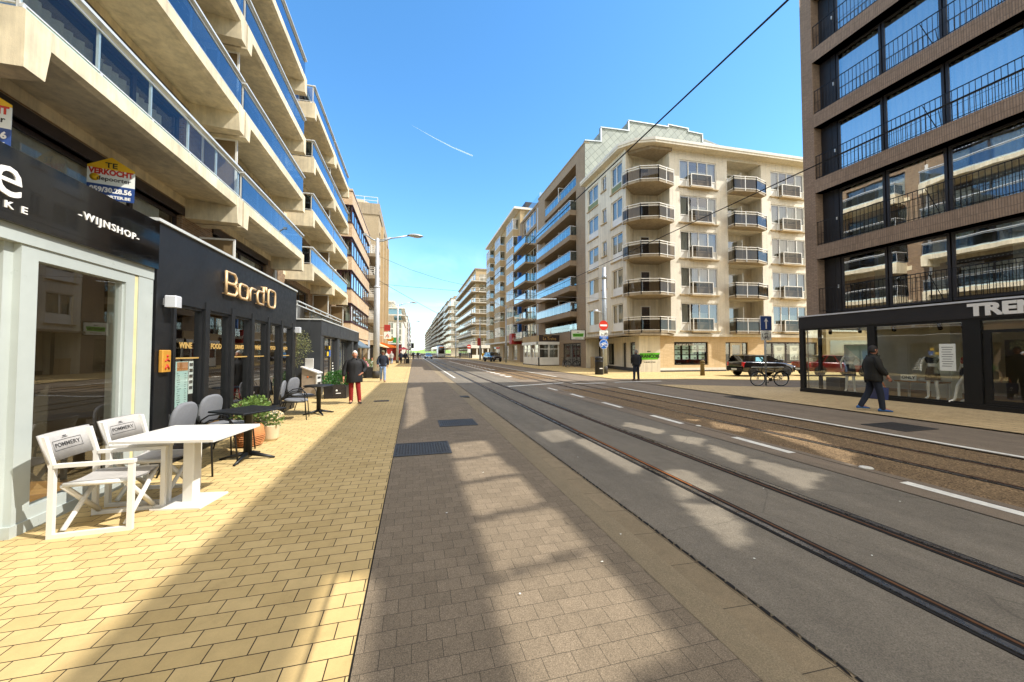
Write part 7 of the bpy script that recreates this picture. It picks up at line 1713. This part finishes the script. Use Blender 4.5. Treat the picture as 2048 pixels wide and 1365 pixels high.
s0 = stool('brown cafe chair under the woman in pink', (-3.35, 27.5, 0)); s0.rotation_euler = (0, 0, rad(40)); dup(s0, (-2.85, 27.9, 0), rad(-20), 'brown cafe chair under the woman in a white top')
person('person in black sitting with a bicycle behind the nearest lamp pole', (-2.75, 31.5, 0), rad(30), 1.75, None, 'blackcl', 'navytr', 'shoe', 'hairb', 'skin', 1.1, detail=False)
person('person in cream jumper walking by the second lamp pole', (-2.9, 52, 0), rad(180), 1.70, WALK, 'canvas', 'jean', 'shoe', 'hairw', 'skin', 1.1, detail=False)
person('person in a pale coat standing left of the second lamp pole', (-3.4, 50, 0), rad(150), 1.68, None, 'paper', 'paper', 'shoe', 'hairg', 'skin', 1.1, detail=False)
person('person in dark coat pulling a suitcase beyond the second lamp', (-1.75, 54, 0), rad(180), 1.72, WALK, 'navytr', 'blackcl', 'shoe', 'hairw', 'skin', 1.15, detail=False)
person('dark dressed companion right of the person with a suitcase', (-1.15, 54.5, 0), rad(170), 1.70, None, 'navytr', 'navytr', 'shoe', 'hairr', 'skin', 1.1, detail=False)
t = thing('suitcase', 'upright black suitcase on the pavement beyond the second lamp', 'suitcase'); b = MB(M['blackmet']); b.bbox(-.25, .25, -.15, .15, .06, .70, .04); b.build('body', t); b = MB(M['galv']); b.tube([(-.15, .1, .7), (-.15, .1, 1.0), (.15, .1, 1.0), (.15, .1, .7)], .012, 5); b.build('handle', t)
for x in (-.2, .2): b = MB(M['rubber']); b.lathe([(.04, -.02), (.04, .02)], (x, 0, .04), 8, 'y'); b.build('wheel', t)
t.location = (-.85, 53.4, 0)
person('person in grey walking at the kerb by the traffic light', (-.15, 82, 0), rad(0), 1.72, WALK, 'castiron', 'navytr', 'shoe', 'hairb', 'skin', 1.1, detail=False)
person('person in black crossing near the third lamp', (.9, 90, 0), rad(20), 1.74, WALK, 'blackcl', 'navytr', 'shoe', 'hairb', 'skin', 1.1, detail=False)
person('person in a mustard yellow jacket beside the red backed traffic light', (12.9, 70, 0), rad(180), 1.72, None, 'yellow', 'navytr', 'shoe', 'hairb', 'skin', 1.15, detail=False)
person('person in white top behind the parked black car', (13.8, 69, 0), rad(10), 1.70, WALK, 'paper', 'navytr', 'shoe', 'hairb', 'skin', 1.1, detail=False)
person('person in black outside the dark shops near the far no entry sign', (13.9, 95, 0), rad(30), 1.74, None, 'blackcl', 'navytr', 'shoe', 'hairb', 'skin', 1.1, detail=False)
person('person in a dark coat left of the far no entry sign', (11.9, 99, 0), rad(190), 1.74, WALK, 'navytr', 'blackcl', 'shoe', 'hairg', 'skin', 1.1, detail=False)

# headless shop mannequins
def mannequin(label, loc, rz, top, bottom, pose=None, flip=False):
    t = thing('mannequin', label, 'mannequin', group=None); J = dict(pel=(0, 0, .98), wai=(0, 0, 1.10), che=(0, 0, 1.30), nec=(0, 0, 1.46), shL=(.17, 0, 1.40), shR=(-.17, 0, 1.40), elL=(.30, .08, 1.18), elR=(-.27, .03, 1.16), wrL=(.17, -.03, 1.06), wrR=(-.25, -.06, .92), hiL=(.085, 0, .94), hiR=(-.085, 0, .94), knL=(.10, -.06, .54), knR=(-.10, -.02, .54), anL=(.12, .0, .10), anR=(-.13, .06, .10), toL=(.14, -.14, .03), toR=(-.16, -.08, .03))
    if pose: J.update(pose)
    Rr = dict(pel=.12, wai=.095, che=.115, nec=.05, shL=.05, shR=.05, elL=.036, elR=.036, wrL=.026, wrR=.026, hiL=.078, hiR=.078, knL=.05, knR=.05, anL=.034, anR=.034, toL=.03, toR=.03)
    E = [('pel', 'wai'), ('wai', 'che'), ('che', 'nec'), ('che', 'shL'), ('che', 'shR'), ('pel', 'hiL'), ('pel', 'hiR')] + [(a + s, b + s) for s in 'LR' for a, b in (('sh', 'el'), ('el', 'wr'), ('hi', 'kn'), ('kn', 'an'), ('an', 'to'))]
    vs, fs = skinned(J, E, Rr, 'pel', 2); b = MB(M['manneq']); b.add(vs, fs, smooth=True); b.lathe([(.05, 0), (.048, .03), (.001, .035)], (0, 0, 1.46), 12); b.lathe([(.001, -.02), (.22, -.02), (.22, -.005), (.02, .0)], (0, .02, .02), 16); b.build('body', t)
    b = MB(M[top]); JT = {k: J[k] for k in ('wai', 'che', 'shL', 'shR')}; vs, fs = skinned(JT, [('wai', 'che'), ('che', 'shL'), ('che', 'shR')], dict(wai=.125, che=.135, shL=.06, shR=.06), 'che', 2); b.add(vs, fs, smooth=True); b.build('top', t)
    b = MB(M[bottom]); b.loft([[(r * math.cos(a), .85 * r * math.sin(a), z) for a in [2 * math.pi * k / 20 for k in range(20)]] for z, r in ((1.10, .11), (1.0, .145), (.85, .17), (.66, .18), (.65, .17))]); b.build('skirt', t)
    t.location = loc; t.rotation_euler = (0, 0, rz); t.scale = (.95, .95, .95); return t
mannequin('headless white mannequin in pale top and dark shorts behind the left shop pane', (15.75, 10.15, .11), rad(-60), 'canvas', 'navytr')
mannequin('headless white mannequin in cream top half hidden behind the shop mullion', (15.75, 9.45, .11), rad(-110), 'curt_w', 'paper', dict(knL=(.10, -.2, .56), anL=(.12, -.28, .1), toL=(.13, -.42, .03)))
mannequin('headless mannequin in black strapped top and brown skirt beside the notice sheet', (15.7, 7.85, .11), rad(-80), 'blackcl', 'bark')
mannequin('headless mannequin with striding leg at the right edge of the wide shop pane', (15.72, 7.12, .11), rad(-130), 'redtr', 'navytr', dict(knL=(.10, -.24, .56), anL=(.12, -.34, .1), toL=(.13, -.48, .03)))
# ================================================================ vehicles
def car(label, loc, rz, paint, kind='hatch', plate=True, group=None, cat='car'):
    """front points to local +x; lofted body, glazed cabin with roof and pillars, four wheels, lamps and plates"""
    K = dict(hatch=(3.75, .83, 1.43, [(-1.92, .62, .52, .78), (-1.88, .98, .36, .80), (-1.7, 1.0, .30, .83), (-.6, .98, .26, .835), (.55, .95, .26, .835), (.95, .92, .27, .83), (1.55, .80, .30, .80), (1.82, .70, .34, .74), (1.92, .56, .42, .62)], (-1.86, -1.62, .05, .95)),
             suv=(4.5, .92, 1.62, [(-2.24, .75, .60, .84), (-2.18, 1.08, .42, .88), (-1.9, 1.12, .34, .91), (-.6, 1.10, .30, .92), (.6, 1.06, .30, .92), (1.15, 1.02, .31, .91), (1.8, .93, .34, .89), (2.12, .84, .38, .82), (2.24, .66, .46, .68)], (-2.1, -1.7, .15, 1.1)),
             sedan=(4.4, .88, 1.42, [(-2.18, .72, .50, .78), (-2.1, .95, .36, .84), (-1.5, .97, .30, .87), (-.6, .94, .26, .88), (.6, .92, .26, .88), (1.1, .90, .27, .87), (1.8, .80, .30, .84), (2.1, .70, .34, .78), (2.18, .56, .42, .64)], (-1.75, -1.05, .15, 1.1)))[kind]
    L, hw, H, st, (c0, c1, c2, c3) = K; t = thing('parked_car' if loc[0] > 10 else 'car', label, cat, group=group)
    b = MB(M[paint]); rings = []
    for x, zt, zb, w_ in st:
        rings.append([(x, y * w_ / 1., z) for y, z in ((-.90, zb), (-.99, zb + .12), (-1.0, (zb + zt) / 2 + .02), (-.985, zt - .10), (-.93, zt - .02), (-.75, zt + .005), (0, zt + .02), (.75, zt + .005), (.93, zt - .02), (.985, zt - .10), (1.0, (zb + zt) / 2 + .02), (.99, zb + .12), (.90, zb))])
    b.loft(rings); 
    ww = hw * .93; wr = hw * .76; zb_ = st[3][1] - .03
    def rib(x0, x1, y0, y1, s, w=.035): b.hexa([(x0 - w, s * y0 - .015, zb_), (x0 + w, s * y0 - .015, zb_), (x0 + w, s * y0 + .015, zb_), (x0 - w, s * y0 + .015, zb_), (x1 - w, s * y1 - .015, H - .06), (x1 + w, s * y1 - .015, H - .06), (x1 + w, s * y1 + .015, H - .06), (x1 - w, s * y1 + .015, H - .06)])
    for s in (-1, 1):
        rib(c0 + .05 + (.10 if kind == 'hatch' else 0), c1 + .03 + (.08 if kind == 'hatch' else 0), ww * .97, wr, s, .16 if kind == 'hatch' else .06); rib(c3 - .02, c2 - .0, ww * .97, wr, s, .04); rib((c0 + c3) / 2 + .1, (c1 + c2) / 2 + .05, ww + .006, wr + .006, s, .045)
        if kind != 'hatch': rib(c0 + .55, c1 + .25, ww + .004, wr + .004, s, .04)
    b.loft([[(x, y * q, z + dz) for y, dz in ((-wr - .02, -.05), (-wr * .85, .0), (0, .025), (wr * .85, .0), (wr + .02, -.05))] for x, z, q in ((c1 - .05, H - .035, .98), (c1 + .15, H - .005, 1), ((c1 + c2) / 2, H, 1), (c2 - .15, H - .01, 1), (c2 + .05, H - .05, .98))], cap=False, closed=False)
    b.build('body', t)
    g = MB(M['gl_car']); A = [(c0, -ww * .95, zb_), (c3, -ww * .95, zb_), (c3, ww * .95, zb_), (c0, ww * .95, zb_)]; B = [(c1, -wr, H - .05), (c2, -wr, H - .05), (c2, wr, H - .05), (c1, wr, H - .05)]
    for i in range(4): g.quad(A[i], A[(i + 1) % 4], B[(i + 1) % 4], B[i])
    g.build('window', t)
    b = MB(M['dark'])
    for s in (-.36, .36):
        for x in (-.35, .38): b.bbox(x - .1, x + .06, s - .22, s + .22, .45, H - .42, .05); b.bbox(x - .07, x + .03, s - .11, s + .11, H - .42, H - .22, .04)
    b.box(c0 + .1, c3 - .1, -hw * .8, hw * .8, .42, .5); b.build('seats', t)
    ax = L * .315; rw = .31 if kind != 'suv' else .36
    for x in (-ax, ax):
        for s in (-1, 1):
            b = MB(M['rubber']); b.lathe([(rw - .10, -.10), (rw - .02, -.10), (rw, -.07), (rw, .07), (rw - .02, .10), (rw - .10, .10)], (x, s * (hw - .09), rw), 22, 'y'); w_ = b.build('wheel', t)
            b = MB(M['galv_p']); b.lathe([(.001, -.02), (rw - .10, -.02), (rw - .09, .0), (rw - .09, .02), (.001, .03)], (x, s * (hw - .015), rw), 18, 'y')
            b.mat(M['dark'])
            for k in range(7): a = k * .8976; b.lathe([(.001, -.002), (.028, -.002), (.028, .002), (.001, .002)], (x + (rw - .17) * math.cos(a), s * (hw + .018), rw + (rw - .17) * math.sin(a)), 8, 'y')
            b.build('rim', w_)
            b = MB(M['dark']); b.tube([(x + (rw + .045) * math.cos(rad(a)), s * (hw - .012), rw + .01 + (rw + .045) * math.sin(rad(a))) for a in range(-10, 191, 10)], .032, 6); b.build('wheel_arch', t)
    for s in (-1, 1):
        b = MB(M['lampred']); x0 = st[1][0]; zz = st[1][1]; b.bbox(x0 - .03, x0 + .16, min(s * hw * .74, s * hw * .965), max(s * hw * .74, s * hw * .965), zz - .36, zz - .03, .02); b.build('tail_lamp', t)
        b = MB(M['lampclr']); x1 = st[-2][0]; zz = st[-2][1]; b.bbox(x1 - .16, x1 + .055, min(s * hw * .50, s * hw * .88), max(s * hw * .50, s * hw * .88), zz - .16, zz - .02, .03); b.build('head_lamp', t)
        b = MB(M[paint]); b.bbox(c3 - .38, c3 - .22, min(s * (hw + .02), s * (hw + .19)), max(s * (hw + .02), s * (hw + .19)), zb_ + .02, zb_ + .17, .03); b.build('wing_mirror', t)
    b = MB(M['dark']); b.bbox(st[0][0] - .05, st[0][0] + .2, -hw * .90, hw * .90, .36, .56, .04); b.build('bumper', t)
    b = MB(M['dark']); b.bbox(st[-1][0] - .22, st[-1][0] + .03, -hw * .76, hw * .76, .30, .48, .04); b.build('bumper', t)
    if plate:
        for x in (st[0][0] - .055, st[-1][0] + .035): b = MB(M['paper']); b.box(x - .004, x + .004, -.26, .26, .42, .53); b.build('number_plate', t)
    t.location = loc; t.rotation_euler = (0, 0, rz); return t
c = car('black hatchback with a pale blue sunshade parked behind the leaning bicycle', (22.8, 20.0, 0), rad(-9), 'carblk', 'hatch')
b = MB(pm('pale_blue_sunshade', '#7cc4dc', .6)); T = Matrix.Translation((22.8, 20.0, 0)) @ Matrix.Rotation(rad(-9), 4, 'Z'); b.T = T; b.hexa([(-1.0, -.745, 1.0), (-.42, -.745, 1.0), (-.42, -.73, 1.0), (-1.0, -.73, 1.0), (-.92, -.675, 1.28), (-.45, -.675, 1.28), (-.45, -.66, 1.28), (-.92, -.66, 1.28)]); b.build('sunshade', c)
b = MB(M['galv']); b.T = T; b.tube([(.9, -.84, .62), (-1.4, -.85, .62)], .018, 5); b.build('trim_strip', c)
car('dark red car parked half behind the glass corner of the fashion shop', (27.7, 18.9, 0), rad(-19), 'carred', 'sedan')
car('dark grey estate car seen through the fashion shop glass', (31.6, 16.2, 0), rad(-19), 'cardk', 'suv')
car('dark grey car parked facing the camera beside the double armed lamp', (13.1, 62.5, 0), rad(-80), 'cardk', 'suv')
car('blue car driving toward the camera in the distance', (3.6, 97, -.05), rad(-88), 'carblue', 'sedan')
car('white car following left of the tram in the distance', (4.6, 128, -.05), rad(-88), 'carwht', 'sedan'); car('small silver car at the far end of the left lane', (1.6, 150, -.05), rad(92), 'galv_p', 'hatch'); car('tiny white car standing far off on the left', (-.2, 165, 0), rad(-88), 'carwht', 'hatch')
def tram():
    t = thing('tram', 'white tram with a dark rounded windscreen coming down the far track', 'tram'); Ln = 34
    b = MB(M['carwht']); prof = [(-1.2, .35), (-1.25, 1.0), (-1.25, 2.9), (-1.12, 3.35), (-.7, 3.55), (.7, 3.55), (1.12, 3.35), (1.25, 2.9), (1.25, 1.0), (1.2, .35)]
    b.loft([[(x * q, y, .35 + (z - .35) * r) for x, z in prof] for y, q, r in ((0, .72, .92), (.25, .88, .96), (.8, .98, .99), (1.6, 1, 1), (Ln, 1, 1))]); b.build('body', t)
    b = MB(M['blackgloss']); b.loft([[(x * q, y, z) for x, z in ((-1.1, 1.25), (-1.12, 2.9), (-.8, 3.3), (.8, 3.3), (1.12, 2.9), (1.1, 1.25))] for y, q in ((-.06, .72), (.22, .90), (.82, 1.01))], cap=True); b.build('windscreen', t)
    b = MB(M['gl_win2']); b.mat(M['blackgloss']); b.box(-1.265, 1.265, 2.0, Ln - 1, 1.5, 2.7); b.build('side_window', t)
    b = MB(M['orange']); b.box(-.5, .5, -.08, -.05, 3.0, 3.22); b.build('destination_display', t)
    for s in (-1, 1): b = MB(M['lampclr']); b.ball((s * .68, .02, .92), (.14, .08, .08), 10, 6); b.build('head_lamp', t)
    b = MB(M['castiron']); b.box(-.9, .9, 4, 12, 3.5, 3.85); b.tube([(-.4, 8, 3.85), (-.4, 9.2, 4.5), (-.4, 8.2, 5.2)], .03, 5); b.tube([(.4, 8, 3.85), (.4, 9.2, 4.5), (.4, 8.2, 5.2)], .03, 5); b.tube([(-.8, 8.2, 5.22), (.8, 8.2, 5.22)], .03, 5); b.build('pantograph', t)
    t.location = (7.62, 108, -.05)
tram()
